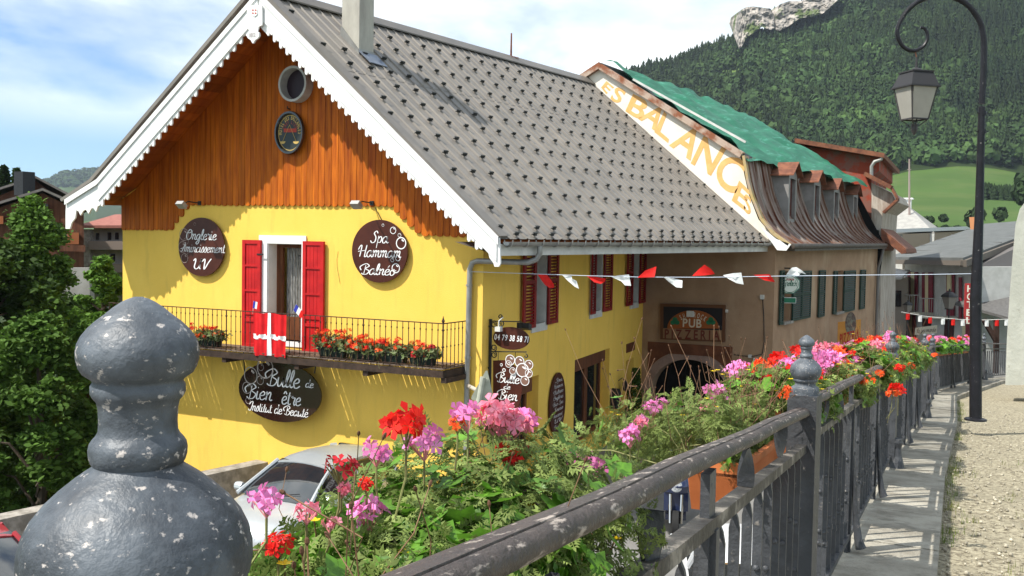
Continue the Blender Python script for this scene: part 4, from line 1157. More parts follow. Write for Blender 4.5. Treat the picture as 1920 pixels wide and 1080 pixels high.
# ---------------------------------------------------------------- land: one sheet from the gorge to the peaks
grassm = M('meadow_grass', (.062, .115, .020), .95, (.046, .088, .015), .012, attr=True, lo=.35, hi=.65, col3=(.085, .115, .03), s3=.03, lo3=.5, hi3=.7)
def interp(x, pts):
    if x <= pts[0][0]: return pts[0][1]
    for (a, b), (c, d) in zip(pts, pts[1:]):
        if x <= c:
            u = (x - a) / (c - a); return b + (d - b) * u
    return pts[-1][1]
sky_r = [(700, 330), (900, 260), (1050, 205), (1120, 165), (1172, 142), (1210, 128), (1250, 126), (1300, 108), (1340, 96), (1384, 84), (1392, 50), (1440, 38), (1470, 28), (1520, 4), (1560, -20), (1700, -90), (1950, -170), (2400, -190), (3000, -150)]
D0, D1 = 430., 690.
def ground(px, d):
    hz = 455 + .018 * (px - 960)
    # right side mountain
    if px > 640:
        mead = interp(px, [(640, 452), (1100, 400), (1400, 330), (1640, 332), (1700, 316), (1780, 314), (1920, 329), (2300, 340), (3000, 350)])
        z0_ = (hz - mead) / F * D0
        zt = (hz - interp(px, sky_r)) / F * D1 - 5
        if d < 70: r = -7
        elif d < D0: u = (d - 70) / (D0 - 70); r = -7 + (z0_ + 7) * (.25 * u + .75 * u * u)
        elif d < D1: u = (d - D0) / (D1 - D0); r = z0_ + (zt - z0_) * (u ** 1.12)
        else: r = zt + (d - D1) * (.05 if px < 1400 else .12)
        r += 2.0 * math.sin(px * .021 + d * .016) * min(1, max(0, (d - 250) / 300))
    else: r = -8
    # gorge and far valley on the left
    w = min(1, max(0, (900 - px) / 300))
    if px < 900:
        if d > 900:
            far = (hz - interp(px, [(-900, 330), (-200, 352), (20, 352), (90, 336), (120, 326), (180, 320), (260, 305), (400, 296), (640, 300), (900, 330)])) / F * 2300
            u = min(1, (d - 900) / 1400); l = -8 + (far + 8) * u ** 1.3
            if d > 2300: l = far
        else: l = -8 if d > 60 else -11
        r = r * (1 - w) + l * w
    return r
pxs = np.concatenate([np.arange(-1500, 600, 60), np.arange(600, 2300, 22), np.arange(2300, 3900, 80)])
ds = np.array([30, 50, 70, 100, 140, 190, 240, 290, 340, 380, 410, 430, 450, 475, 500, 530, 560, 590, 620, 650, 680, 720, 780, 900, 1050, 1250, 1500, 1800, 2100, 2300, 2700, 3500, 5500], float)
V, at = [], []
for d in ds:
    for px in pxs:
        q = (px - 960) / F; p = (f0 + r0 * q) * d
        V.append((p.x, p.y, ground(px, d)))
n = len(pxs); Fc = []
for i in range(len(ds) - 1):
    for j in range(n - 1):
        Fc.append((i * n + j, i * n + j + 1, (i + 1) * n + j + 1, (i + 1) * n + j))
        dd, pp = ds[i], pxs[j]
        v = 1.0
        if dd >= 425 and pp > 1000: v = .30
        if 1310 < pp < 1420 and 560 < dd < 660: v = 1.3
        if pp < 760 and dd < 900: v = .35
        if dd > 900: v = .55 + .25 * math.sin(dd * .01 + pp * .03)
        at.append(v)
o = bulk('hillside', np.array(V), np.array(Fc), np.array(at), grassm); tag(o, kind='structure')

# ground sheet near the camera: low street, gorge floor and the land to the horizon behind
mb = MB()
mb.face([(-60, -60, -16), (-13.9, -60, -16), (-14.2, 60, -16), (-60, 60, -12)])
tag(mb.build('gorge_floor', M('gorge_earth', (.045, .05, .02), .95, (.03, .03, .015), .6)), kind='structure')
asph = M('street_asphalt', (.23, .225, .215), .9, (.17, .165, .155), 1.2, bump=.3, bscale=60, lo=.3, hi=.7)
mb = MB()
mb.prism([(-13.75, -30, -5.1), (-.9, -30, -5.1), (-.9, 34, -5.1), (6, 75, -6.2), (-30, 75, -6.2), (-13.35, 26, -5.1), (-13.2, 14.85, -5.1)], (0, 0, -.6))
tag(mb.build('street', asph), kind='structure')
mb = MB(); mb.face([(-400, -400, -17), (400, -400, -17), (400, 90, -9), (-400, 90, -17)])
tag(mb.build('ground', M('rough_grass', (.06, .09, .02), .95, (.05, .06, .02), .4)), kind='structure')
# parapet of the parking place over the gorge
mb = MB(); a, b, c = Vector((-13.2, 14.83, 0)), Vector((-13.9, 10.1, 0)), Vector((-15.2, 0, 0))
for p, q in ((a, b), (b, c)):
    n_ = Vector((-(q - p).y, (q - p).x, 0)).normalized() * .17
    mb.prism([p + n_ + z0 * -16, q + n_ + z0 * -16, q - n_ + z0 * -16, p - n_ + z0 * -16], z0 * 11.62)
tag(mb.build('parapet_wall', stone), 'low pale stone parapet on the edge of the parking place', 'wall')

# ---------------------------------------------------------------- raised walkway beside the railing
FP = [(-.30, -7.0, -.86), (-.475, .418, -1.44), (-.84, 4.41, -1.78), (-1.19, 10.77, -2.24), (-1.45, 17.63, -2.78), (-1.84, 24.4, -3.30), (-1.06, 33.05, -3.89), (1.5, 44.0, -4.7)]
FP = [Vector(p) for p in FP]
KW = .54
kerbm = M('kerb_concrete', (.37, .345, .285), .9, (.22, .20, .16), 3.2, bump=.6, bscale=45, lo=.34, hi=.60, col3=(.20, .185, .15), s3=4.5, lo3=.55, hi3=.68, attr=True)
gravm = M('gravel', (.42, .375, .265), .95, (.15, .125, .085), 22, bump=1.0, bscale=48, lo=.38, hi=.58, col3=(.27, .24, .17), s3=1.7, lo3=.52, hi3=.68)
mb = MB(); mg = MB()
for p, q in zip(FP, FP[1:]):
    a, b = p + Vector((-.14, 0, 0)), q + Vector((-.14, 0, 0)); c, d = q + Vector((KW, 0, .0)), p + Vector((KW, 0, .0))
    nsl = max(1, int((q - p).length / 1.12))
    for k in range(nsl):
        g0, g1 = (k + .006) / nsl, (k + .994) / nsl; dz = Vector((0, 0, random.uniform(-.004, .004))); mb.cur = random.uniform(.78, 1.12)
        mb.prism([a.lerp(b, g0) + dz, a.lerp(b, g1) + dz, d.lerp(c, g1) + dz, d.lerp(c, g0) + dz], (0, 0, -.14))
    mb.cur = .8
    mb.prism([a + z0 * -.141, b + z0 * -.141, b + Vector((.4, 0, -.141)), a + Vector((.4, 0, -.141))], (0, 0, -6))
    dn = Vector((0, 0, -.09))
    mg.face([d + dn, c + dn, Vector((7.5, q.y, q.z + .02)), Vector((7.5, p.y, p.z + .02))])
kb = tag(mb.build('kerb', kerbm), kind='structure'); tag(mg.build('gravel_path', gravm), kind='structure')
# loose stones and tufts on the gravel
def fz(y):
    for p, q in zip(FP, FP[1:]):
        if y <= q.y: t = (y - p.y) / (q.y - p.y); return p.lerp(q, t)
    return FP[-1]
icos = [(0, 0, 1), (.9, 0, .2), (.28, .85, .25), (-.72, .53, .2), (-.72, -.53, .22), (.28, -.85, .2), (0, 0, -.6)]
icf = [(0, 1, 2), (0, 2, 3), (0, 3, 4), (0, 4, 5), (0, 5, 1), (6, 2, 1), (6, 3, 2), (6, 4, 3), (6, 5, 4), (6, 1, 5)]
N = 11000
y = 1.5 + 20 * rng.random(N) ** 1.5; P = []
for yy in y:
    f = fz(yy); x = f.x + KW + .02 + 5.5 * rng.random() ** 1.4; P.append((x, yy, f.z - .088 + (f.z * 0)))
P = np.array(P)
P[:, 2] += (P[:, 0] - P[:, 0].min()) * .0 + .11 * (P[:, 0] - (-1)) / 8.5 * 1.0
V, Fc = scatter(icos, icf, P, rotmats(N, 1.0), .006 + .018 * rng.random(N) ** 4)
tag(bulk('loose_stones', V, Fc, np.repeat(.7 + .6 * rng.random(N), len(icf)), M('pebbles', (.44, .40, .31), .9, (.26, .235, .18), 9, attr=True)), kind='stuff')
# grass tufts along the kerb edge
blade = [(-.04, 0, 0), (.04, 0, 0), (.03, .05, .55), (-.01, .06, .55), (.0, .22, 1.0), (.005, .22, 1.0)]
bf = [(0, 1, 2, 3), (3, 2, 5, 4)]
def tufts(name, pts, size, mt, spread=.03, kind='stuff'):
    pts = np.repeat(pts, 9, axis=0); n = len(pts); pts = pts + np.c_[rng.normal(0, spread, (n, 2)), np.zeros(n)]
    a = rng.random(n) * 6.28; c, s = np.cos(a), np.sin(a); lean = rng.normal(0, .35, n)
    Rm = np.zeros((n, 3, 3)); Rm[:, 0] = np.c_[c, s, 0 * a]; Rm[:, 1] = np.c_[-s, c, lean * .4]; Rm[:, 2] = np.c_[-s * lean, c * lean, np.ones(n)]
    V, Fc = scatter(blade, bf, pts, Rm, size * (.5 + rng.random(n)))
    return tag(bulk(name, V, Fc, np.repeat(.7 + .6 * rng.random(n), 2), mt), kind=kind)
gb = M('grass_blades', (.13, .20, .03), .8, (.20, .20, .06), 3, attr=True, trans=.3)
pts = []
for i in range(340):
    yy = 1.5 + 26 * rng.random() ** 1.3; f = fz(yy)
    if math.sin(yy * 1.7) + math.sin(yy * .63 + 1) < -.3: continue
    pts.append((f.x + KW + .03 + abs(rng.normal(0, .04)), yy, f.z - .09))
for i in range(700):
    yy = 9 + 16 * rng.random(); x = 1.2 + 4.5 * rng.random(); f = fz(yy)
    if x < 1.3 + .13 * abs(yy - 19) : continue
    pts.append((x, yy, f.z - .09 + (x + 1) * .013))
for i in range(420):
    yy = 2 + 12 * rng.random(); f = fz(yy); x = f.x + .7 + 2.2 * rng.random()
    if math.sin(x * 5 + 1) * math.sin(yy * 2.1) > .25: pts.append((x, yy, f.z - .085))
tufts('grass', np.array(pts), .05, gb, .035)
mb = MB()
for k in range(6):
    pass

# ---------------------------------------------------------------- forest
fol = M('forest_foliage', (.040, .072, .018), .9, (.022, .046, .014), .05, attr=True, lo=.35, hi=.65)
def noise3(p): 
    from mathutils import noise as nn
    return nn.noise(Vector(p))
def blob_tree(seed):
    g = np.random.default_rng(seed); V, Fc = [], []
    n = 54
    for k in range(n):
        a = g.random() * 6.28; u = g.random(); r = .5 * math.sqrt(1 - (2 * u - 1) ** 2) * (.75 + .45 * g.random()); z = .15 + .85 * u
        c = np.array((r * math.cos(a), r * math.sin(a), z)); nrm = np.array((math.cos(a) * r * 2, math.sin(a) * r * 2, (u - .35) * 1.2)) + g.normal(0, .35, 3)
        nrm /= np.linalg.norm(nrm); t = np.cross(nrm, g.normal(size=3)); t /= np.linalg.norm(t); b = np.cross(nrm, t); s = .12 + .10 * g.random()
        b0 = len(V); V += [c - t * s - b * s * .6, c + t * s * .8 - b * s, c + t * s + b * s * .7, c - t * s * .5 + b * s]; Fc.append((b0, b0 + 1, b0 + 2, b0 + 3))
    return np.array(V), np.array(Fc)
def cone_tree(seed):
    g = np.random.default_rng(seed); V, Fc = [], []
    for k in range(7):
        z = .08 + k * .13; r = .22 * (1 - k / 7.6); m = 9
        for j in range(m):
            a = 6.28 * j / m + g.random() * .5; rr = r * (.7 + .5 * g.random()); b0 = len(V)
            da = .42
            V += [np.array((0, 0, z + .17)), np.array((rr * math.cos(a - da), rr * math.sin(a - da), z + .03)), np.array((rr * 1.15 * math.cos(a), rr * 1.15 * math.sin(a), z - .03)), np.array((rr * math.cos(a + da), rr * math.sin(a + da), z + .03))]
            Fc.append((b0, b0 + 1, b0 + 2, b0 + 3))
    return np.array(V), np.array(Fc)
tb = [blob_tree(s) for s in range(4)]; tcn = [cone_tree(s) for s in range(3)]
AV, AF, AT, off = [], [], [], 0
cnt = 0
def zrot(n, sx, sz):
    a = rng.random(n) * 6.28; c, s = np.cos(a), np.sin(a); Rm = np.zeros((n, 3, 3))
    Rm[:, 0] = np.c_[c, s, 0 * a] * sx[:, None]; Rm[:, 1] = np.c_[-s, c, 0 * a] * sx[:, None]; Rm[:, 2, 2] = sz; return Rm
cand = {0: [], 1: []}
for i in range(20000):
    px = 1000 + 1350 * rng.random(); d = D0 + 4 + (D1 + 25 - D0) * rng.random() ** .9
    hz = 455 + .018 * (px - 960); gz = ground(px, d); py = hz - gz / d * F
    if 1335 < px < 1410 and 134 < py < 168 - (px - 1335) * .25: continue
    if 1386 < px < 1428 and 34 < py < 80: continue
    if 1868 < px < 1930 and 95 < py < 108: continue
    q = (px - 960) / F; p = (f0 + r0 * q) * d
    pr = .5 + .5 * math.sin(p.x * .021 + 2 * math.sin(p.y * .013)) + (.25 if py < 150 else 0)
    cand[1 if rng.random() < .25 + .5 * pr else 0].append((p.x, p.y, gz - .4))
for px in np.arange(1835, 1906, 1.0):           # copse in the meadow
    for k in range(5):
        d = 330 + 14 * rng.random(); pq = px + rng.random(); q = (pq - 960) / F; p = (f0 + r0 * q) * d; cand[1].append((p.x, p.y, (471 - (388 + (px - 1870) * .06)) / F * d - 1))
for pxx, py, k in ((1735, 418, 5), (1764, 414, 4), (1772, 434, 3), (1745, 436, 6), (1830, 412, 6), (1822, 425, 8), (1912, 380, 8), (1915, 360, 6), (1700, 434, 3), (1790, 436, 6), (1870, 412, 3)):
    for j in range(k):
        d = 240 + 6 * rng.random(); q = (pxx + rng.normal(0, 2.5) - 960) / F; p = (f0 + r0 * q) * d; cand[0].append((p.x, p.y, (470 - py - 4) / F * d))
for kind_, temps in ((0, tb), (1, tcn)):
    P = np.array(cand[kind_]); w = rng.integers(0, len(temps), len(P))
    for t in range(len(temps)):
        Q = P[w == t]; m = len(Q)
        dist = np.linalg.norm(Q[:, :2], axis=1); near = np.where(dist < 270, .25, np.where(dist < 400, .62, 1.0))
        if kind_ == 0: sx = (4.6 + 3.8 * rng.random(m)) * near; sz = sx * (.95 + .3 * rng.random(m))
        else: sz = (8 + 6.5 * rng.random(m)) * near; sx = sz * (.95 + .25 * rng.random(m))
        V, Fc = scatter(temps[t][0], temps[t][1], Q, zrot(m, sx, sz), np.ones(m))
        AV.append(V); AF.append(Fc + off); off += len(V)
        v = (.80 + .50 * rng.random(m)) * (.98 if kind_ == 0 else .62) * (1 + .28 * np.sin(Q[:, 0] * .035 + Q[:, 1] * .02) + .18 * np.sin(Q[:, 0] * .09 - Q[:, 1] * .07))
        v = np.where(rng.random(m) < .08, v * 1.2, v)
        AT.append(np.repeat(v, len(temps[t][1])) * (.88 + .24 * rng.random(m * len(temps[t][1]))))
tag(bulk('forest', np.vstack(AV), np.vstack(AF), np.concatenate(AT), fol), kind='stuff')

# limestone cliffs
cliffm = M('limestone', (.42, .375, .33), .95, (.15, .14, .125), .11, bump=1, bscale=.3, lo=.42, hi=.58, stretch=(1, 1, 1.6), col3=(.09, .12, .04), s3=.07, lo3=.52, hi3=.58)
def cliff(pts, D, seed):
    g = random.Random(seed)
    xs = [p[0] for p in pts]; mb = MB(); top = [p for p in pts]
    nx = 40; nz = 16; V = []
    x0, x1 = min(xs), max(xs)
    for i in range(nx + 1):
        px = x0 + (x1 - x0) * i / nx
        yt = interp(px, [(p[0], p[1]) for p in pts]); yb = interp(px, [(p[0], p[2]) for p in pts])
        for j in range(nz + 1):
            py = yt + (yb - yt) * j / nz
            p = UD(px, py, D + 3.5 * noise3((px * .07, py * .10, seed)) + 2.0 * noise3((px * .2, py * .45, seed + 3)) - 8 * j / nz)
            V.append(p)
    for i in range(nx + 1):
        V.append(V[i * (nz + 1)] + f0 * 30 + z0 * 2)
    fs = [(i * (nz + 1) + j, i * (nz + 1) + j + 1, (i + 1) * (nz + 1) + j + 1, (i + 1) * (nz + 1) + j) for i in range(nx) for j in range(nz)]
    b = (nx + 1) * (nz + 1)
    fs += [(b + i, b + i + 1, (i + 1) * (nz + 1), i * (nz + 1)) for i in range(nx)]
    fs += [(i * 1, i + 1, b) for i in range(nz)]
    mb.add(V, fs); return tag(mb.build('cliff', cliffm), kind='structure')
cliff([(1386, 30, 92), (1390, 18, 88), (1400, 13, 70), (1412, 12, 62), (1428, 14, 50), (1445, 16, 56), (1452, 30, 54)], 640, 1)
cliff([(1455, 20, 56), (1462, 8, 58), (1480, 2, 48), (1500, 2, 34), (1530, -6, 30), (1545, -4, 24), (1575, -22, -4)], 640, 5)
cliff([(1848, 96, 102), (1868, 92, 108), (1885, 92, 114), (1900, 88, 112), (1904, 76, 108), (1915, 78, 104), (1960, 80, 100)], 560, 9)

# far hill conifers at the left horizon
AV, AF, AT, off = [], [], [], 0
for t in range(3):
    P = []
    for i in range(160):
        px = 60 + 380 * rng.random(); d = 1900 + 380 * rng.random(); q = (px - 960) / F; p = (f0 + r0 * q) * d
        P.append((p.x, p.y, ground(px, d) - 1))
    P = np.array(P); m = len(P); sz = 7 + 5 * rng.random(m); V, Fc = scatter(tb[t][0], tb[t][1], P, zrot(m, sz * 1.6, sz), np.ones(m)); AV.append(V); AF.append(Fc + off); off += len(V); AT.append(np.repeat(.8 + .4 * rng.random(m), len(tb[t][1])))
tag(bulk('far_wood', np.vstack(AV), np.vstack(AF), np.concatenate(AT), fol), kind='stuff')

# ---------------------------------------------------------------- single trees of the gorge
leafm = M('tree_leaves', (.085, .165, .022), .75, (.05, .10, .016), .5, attr=True, trans=.28, lo=.3, hi=.7)
barkm = M('bark', (.09, .07, .05), .9, (.05, .04, .03), 6, stretch=(1, 1, .2), bump=.5)
def tree(base, H, Wd, n, leaf, label, seed, tone=1.0, crown_lo=.18, name='leafy_tree', group='trees in the gorge', conifer=False, pear=False):
    g = np.random.default_rng(seed); base = Vector(base)
    root = empty(name, base, label, 'tree', group)
    mb = MB(); mb.tube([base, base + Vector((.1, .05, H * .35)), base + Vector((-.05, .1, H * .7)), base + Vector((0, 0, H * .95))], [H * .022, H * .016, H * .009, H * .002], 8)
    cl = []
    ncl = 90 if not conifer else 60
    for k in range(ncl):
        u = crown_lo + (1 - crown_lo) * (k + g.random()) / ncl; a = g.random() * 6.28
        rmax = (math.sin(math.pi * min(1, (u - crown_lo) / (1 - crown_lo) * .86 + .12)) ** .7 if not conifer else (1 - (u - crown_lo) / (1 - crown_lo)) + .03) * Wd / 2
        if pear: rmax = ((1 - (u - crown_lo) / (1 - crown_lo)) ** .75 + .05) * Wd / 2
        r = rmax * (.35 + .65 * math.sqrt(g.random())); z = H * u * (.94 + .06 * g.random())
        c = np.array((base.x + r * math.cos(a), base.y + r * math.sin(a), base.z + z)); cl.append((c, (.07 + .07 * g.random()) * Wd * (1.0 if not conifer else .6)))
        if k % 3 == 0: mb.tube([base + Vector((0, 0, max(z - r * .7, H * .1))), Vector(c) * .5 + (base + Vector((0, 0, z * .95))) * .5, Vector(c)], [H * .007, H * .005, H * .002], 5)
    mb.build('trunk', barkm, root, True)
    P, S_, T_ = [], [], []
    per = n // ncl
    for c, r in cl:
        d = g.normal(size=(per, 3)); d /= np.linalg.norm(d, axis=1, keepdims=True); d *= (r * (.45 + .55 * g.random(per)) * (1 + .3 * g.normal(size=per)).clip(.5, 1.7))[:, None]
        d[:, 2] *= .75; P.append(c + d); T_.append(np.full(per, .8 + .45 * g.random()))
    P = np.vstack(P); m = len(P); T_ = np.concatenate(T_) * (.8 + .4 * g.random(m)) * tone
    lf = [(0, -.5, 0), (.34, -.1, .05), (.26, .3, .0), (0, .62, -.05), (-.26, .3, 0), (-.34, -.1, .05)]
    V, Fc = scatter(lf, [(0, 1, 2, 3, 4, 5)], P, rotmats(m, .5, g), leaf * (.6 + .8 * g.random(m)))
    bulk('crown', V, Fc, T_, leafm, root)
    return root
def at_px(px, py, D): return UD(px, py, D)
def tree_px(px, top, bot, w, D, n, leaf, label, seed, **k):
    t, b = UD(px, top, D), UD(px, bot, D); return tree((b.x, b.y, b.z), t.z - b.z, w * D / F, n, leaf, label, seed, **k)
tree_px(64, 374, 800, 210, 30, 46000, .14, 'tall light green leafy tree in front of the brown chalets', 1, tone=1.15, pear=True)
tree_px(-30, 430, 900, 260, 26, 30000, .15, 'dark leafy tree cut by the left picture edge', 2, tone=.55)
tree_px(190, 474, 860, 105, 27, 24000, .13, 'slender bright green tree touching the left corner of the yellow house', 3, tone=1.35)
tree_px(70, 590, 1080, 210, 18, 36000, .10, 'round leafy tree low in the gorge left of the stone finial', 4, tone=1.0)
tree_px(165, 690, 1120, 150, 21, 22000, .11, 'leafy tree squeezed between finial and yellow wall', 5, tone=1.0)
tree_px(5, 740, 1150, 190, 20, 20000, .12, 'dark tree at the left edge above the red car', 6, tone=.75)
tree_px(130, 560, 1000, 200, 33, 24000, .2, 'shaded tree at the middle of the gorge', 7, tone=.55)
tree_px(250, 640, 1180, 170, 23.5, 12000, .16, 'tree hidden partly by the blue grey finial', 8, tone=.8)
for px, top, bot, w, s in ((8, 312, 380, 22, 11), (32, 318, 380, 20, 12), (-14, 316, 380, 24, 13)):
    tree_px(px, top, bot, w, 66, 2600, .42, ['dark spruce behind the chalet roof at the picture edge', 'dark spruce just left of the black chimney', 'dark spruce outside the left edge'][s - 11], s, tone=.45, name='spruce', group='spruces behind the chalet', conifer=True, crown_lo=.05)
# ---------------------------------------------------------------- iron railing of the walkway
iron = M('painted_iron', (.060, .063, .069), .5, (.036, .038, .042), 7, bump=.35, bscale=30, lo=.35, hi=.6, col3=(.20, .18, .16), s3=30, lo3=.63, hi3=.70, spec=.5)
ironb = M('worn_finial_paint', (.115, .132, .152), .5, (.034, .039, .047), 18, bump=.16, bscale=90, lo=.35, hi=.62, col3=(.45, .41, .38), s3=120, lo3=.60, hi3=.66, spec=.45, st3=(1, 1, 1.6))
railm = M('worn_handrail_paint', (.074, .056, .047), .5, (.040, .032, .029), 9, bump=.35, bscale=60, lo=.35, hi=.65, col3=(.40, .34, .29), s3=17, lo3=.57, hi3=.66, st3=(4.5, 1.0, 3), spec=.5)
fence = empty('bridge_railing', (-.84, 4.41, -1.78), 'long black iron railing with urn shaped finials along the walkway', 'railing')
FPOST = FP[1:7]
TIP = 1.40
prof = [(8, 0), (20, 4), (30, 9), (46, 20), (62, 34), (80, 48), (92, 60), (103, 74), (110, 88), (113, 104), (112, 118), (108, 134), (101, 146), (91, 153), (84, 158), (83, 163), (87, 170), (87, 184), (83, 192), (76, 200), (73, 215), (72, 240), (73, 258), (77, 266), (84, 274), (89, 282), (91, 292), (90, 306), (87, 316), (83, 322), (86, 328), (98, 336), (118, 350), (145, 372), (172, 398), (194, 426), (208, 455), (215, 485), (216, 512), (211, 540), (198, 570), (182, 592), (166, 606), (162, 612), (165, 622), (166, 640), (160, 650), (146, 658), (140, 670), (142, 700), (150, 716), (166, 722), (186, 735), (190, 745), (192, 800), (192, 860)]
kx = .000312
def finial(p):
    mb = MB(); tip = p.z + TIP
    mb.lathe([(r_ * kx, tip - h * kx) for r_, h in prof][::-1], (p.x, p.y, 0), 56)
    return mb
for i, p in enumerate(FPOST):
    if i == 0: p = p + r0 * .0045 + z0 * .0035
    mb = MB(); mb.box((p.x - .062, p.y - .062, p.z - .02), (p.x + .062, p.y + .062, p.z + TIP - .26))
    mb.lathe([(.055, .30), (.062, .26), (.05, .2), (.058, .12), (.075, .06), (.085, .0)], (p.x + .07, p.y, p.z), 12)
    po = mb.build('post', iron, fence)
    f = finial(p).build('finial', ironb, po, True, 50)
    if i == 0: tag(f, 'big worn blue grey urn finial close to the viewer')
segs = []
for a, b in zip(FP[:-1], FP[1:]): segs.append((a, b))
def rail_profile(c, d):
    s_ = Vector((d.y, -d.x, 0)).normalized(); u = s_.cross(d).normalized(); u = u if u.z > 0 else -u
    q = []
    for x_, z_ in ((-.042, -.026), (-.050, -.010), (-.051, .004), (-.046, .013), (-.034, .017), (-.015, .0185), (.006, .0185), (.0095, .011), (.013, .017), (.028, .0145), (.041, .006), (.048, -.007), (.046, -.018), (.036, -.028)):
        q.append(c + s_ * x_ * .64 + u * z_ * .75)
    return q
nbars, allbars = 0, []
for si, (a, b) in enumerate(segs):
    if si == 0: a = a.lerp(b, .45)
    d = (b - a).normalized(); L = (b - a).length
    ra, rb = a + z0 * (TIP - .30) + d * .05, b + z0 * (TIP - .30) - d * .05
    lift0, lift1 = ((.045, .045), (.045, -.028))[si] if si < 2 else (0, 0)
    mb = MB(); n = max(2, int(L / .5)); rows = []
    for k in range(n + 1):
        c = ra.lerp(rb, k / n) + Vector((0, 0, .003 * math.sin(k * 2.1 + si))); rows.append(rail_profile(c + z0 * (lift0 + (lift1 - lift0) * k / n), d))
    m = len(rows[0]); mb.v = [tuple(v) for r_ in rows for v in r_]
    for k in range(n):
        for j in range(m): j2 = (j + 1) % m; mb.f.append((k * m + j, k * m + j2, (k + 1) * m + j2, (k + 1) * m + j)); mb.a.append(1)
    mb.f += [tuple(range(m))[::-1], tuple(range(n * m, n * m + m))]; mb.a += [1, 1]
    mb.build('handrail', railm, fence, True, 50)
    zb_ = TIP - .30 - .165
    mb = MB(); mb.bar(a + z0 * (zb_ + lift0) + d * .06, b + z0 * (zb_ + lift1) - d * .06, .042, .034); lb = mb.build('lower_rail', M('worn_flat_rail', (.075, .070, .064), .5, (.04, .038, .036), 9, bump=.4, bscale=25, col3=(.26, .235, .20), s3=9, lo3=.53, hi3=.66), fence)
    mb = MB(); mb.bar(a + z0 * .10 + d * .06, b + z0 * .10 - d * .06, .045, .03); mb.build('bottom_rail', iron, fence)
    # intermediate posts with stays
    side = Vector((-d.y, d.x, 0)); side = side if side.x > 0 else -side
    mids = [.458] if si == 1 else [1 / 3, 2 / 3]
    if si == len(segs) - 1 or si == 0: mids = [.25, .5, .75]
    for t in mids:
        c = a.lerp(b, t); mb = MB()
        mb.bar(c, c + z0 * (TIP - .33), .022, .075, d)
        mb.obox(c + z0 * (zb_ * .5), side * .026, d * .020, z0 * (zb_ * .5))
        mp_ = mb.build('middle_post', iron, fence)
        mb = MB(); mb.tube([c + z0 * .62 + side * .02, c + z0 * .45 + side * .035, c + z0 * .25 + side * .05, c + z0 * .09 + side * .07, c + z0 * .03 + side * .09], [.012, .014, .017, .026, .034], 8); mb.build('stay', iron, mp_, True)
        mb = MB()
        for zz in (TIP - .36, TIP - .44): mb = MB(); mb.lathe([(.013, 0), (.012, .007), (.006, .012), (0.001, .013)], c + z0 * zz - d * .0125, 10, -d); mb.build('bolt', iron, mp_, True) if si in (1, 2) else None
    # twisted struts between the two rails
    k = 0
    for yy in ([.2, .75, 1.30, 2.41, 3.2] if si == 1 else [j * .72 for j in range(1, int(L / .72))] if si in (2, 3) else []):
        c = a + d * yy; k += 1
        if any(abs((c - a.lerp(b, t)).length) < .12 for t in mids): continue
        mb = MB(); h0, h1 = zb_ + .02, TIP - .335; vs = []; fs = []; nn = 10
        for i in range(nn + 1):
            u = i / nn; tw = math.pi / 2 * u if k % 2 else math.pi / 2 * (1 - u); ww = .030 * (1 - .55 * math.sin(math.pi * u) * 0 - .0) ; ww = .012 + .024 * abs(math.cos(tw)); 
            e = (d * math.cos(tw) + side * math.sin(tw)) * .024; f = (side * math.cos(tw) - d * math.sin(tw)) * .006; cz = c + z0 * (h0 + (h1 - h0) * u)
            vs += [cz + e + f, cz - e + f, cz - e - f, cz + e - f]
        for i in range(nn):
            for j in range(4): fs.append((i * 4 + j, i * 4 + (j + 1) % 4, i * 4 + 4 + (j + 1) % 4, i * 4 + 4 + j))
        mb.add(vs, fs); mb.build('twisted_strut', iron, fence, True, 60)
    # flat bars
    nb = int(L / .215)
    for k in range(1, nb):
        t = k / nb
        if any(abs(t - q) * L < .07 for q in mids): continue
        allbars.append((si, a.lerp(b, t), d, side, zb_, k))
def flat_bar(mb, si, c, d, side, zb_, k, fine):
    top = zb_ - .02; w = .0145; th = .008
    mb.obox(c + z0 * ((top - .05 + .10) / 2), side * w, d * th, z0 * ((top - .05 - .10) / 2))
    if fine:
        pts = [c + z0 * (top - .05) + side * -w, c + z0 * (top - .05) + side * w, c + z0 * (top - .02) + side * w * .6, c + z0 * (top + .0), c + z0 * (top - .02) - side * w * .6]
        mb.prism([p - d * th for p in pts], d * th * 2)
        for j, zz in enumerate((.30 + .05 * (k % 2), .36 + .05 * (k % 2), .66 - .05 * (k % 2))):
            mb.lathe([(.0105, 0), (.010, .006), (.006, .010), (.001, .0115)], c + z0 * zz - d * th, 8, -d)
    mb.obox(c + z0 * (.30 + .05 * (k % 2)), side * (w + .004), d * (th + .004), z0 * .014) if fine else None
vis = [q for q in allbars if q[0] >= 1]
vis.sort(key=lambda q: q[1].y)
for q in vis[:96]:
    mb = MB(); flat_bar(mb, *q, q[1].y < 13); mb.build('flat_bar', iron, fence)
mb = MB()
for q in vis[96:] + [q for q in allbars if q[0] < 1]: flat_bar(mb, *q, False)
tag(mb.build('flat_bar', iron, fence), kind='stuff')

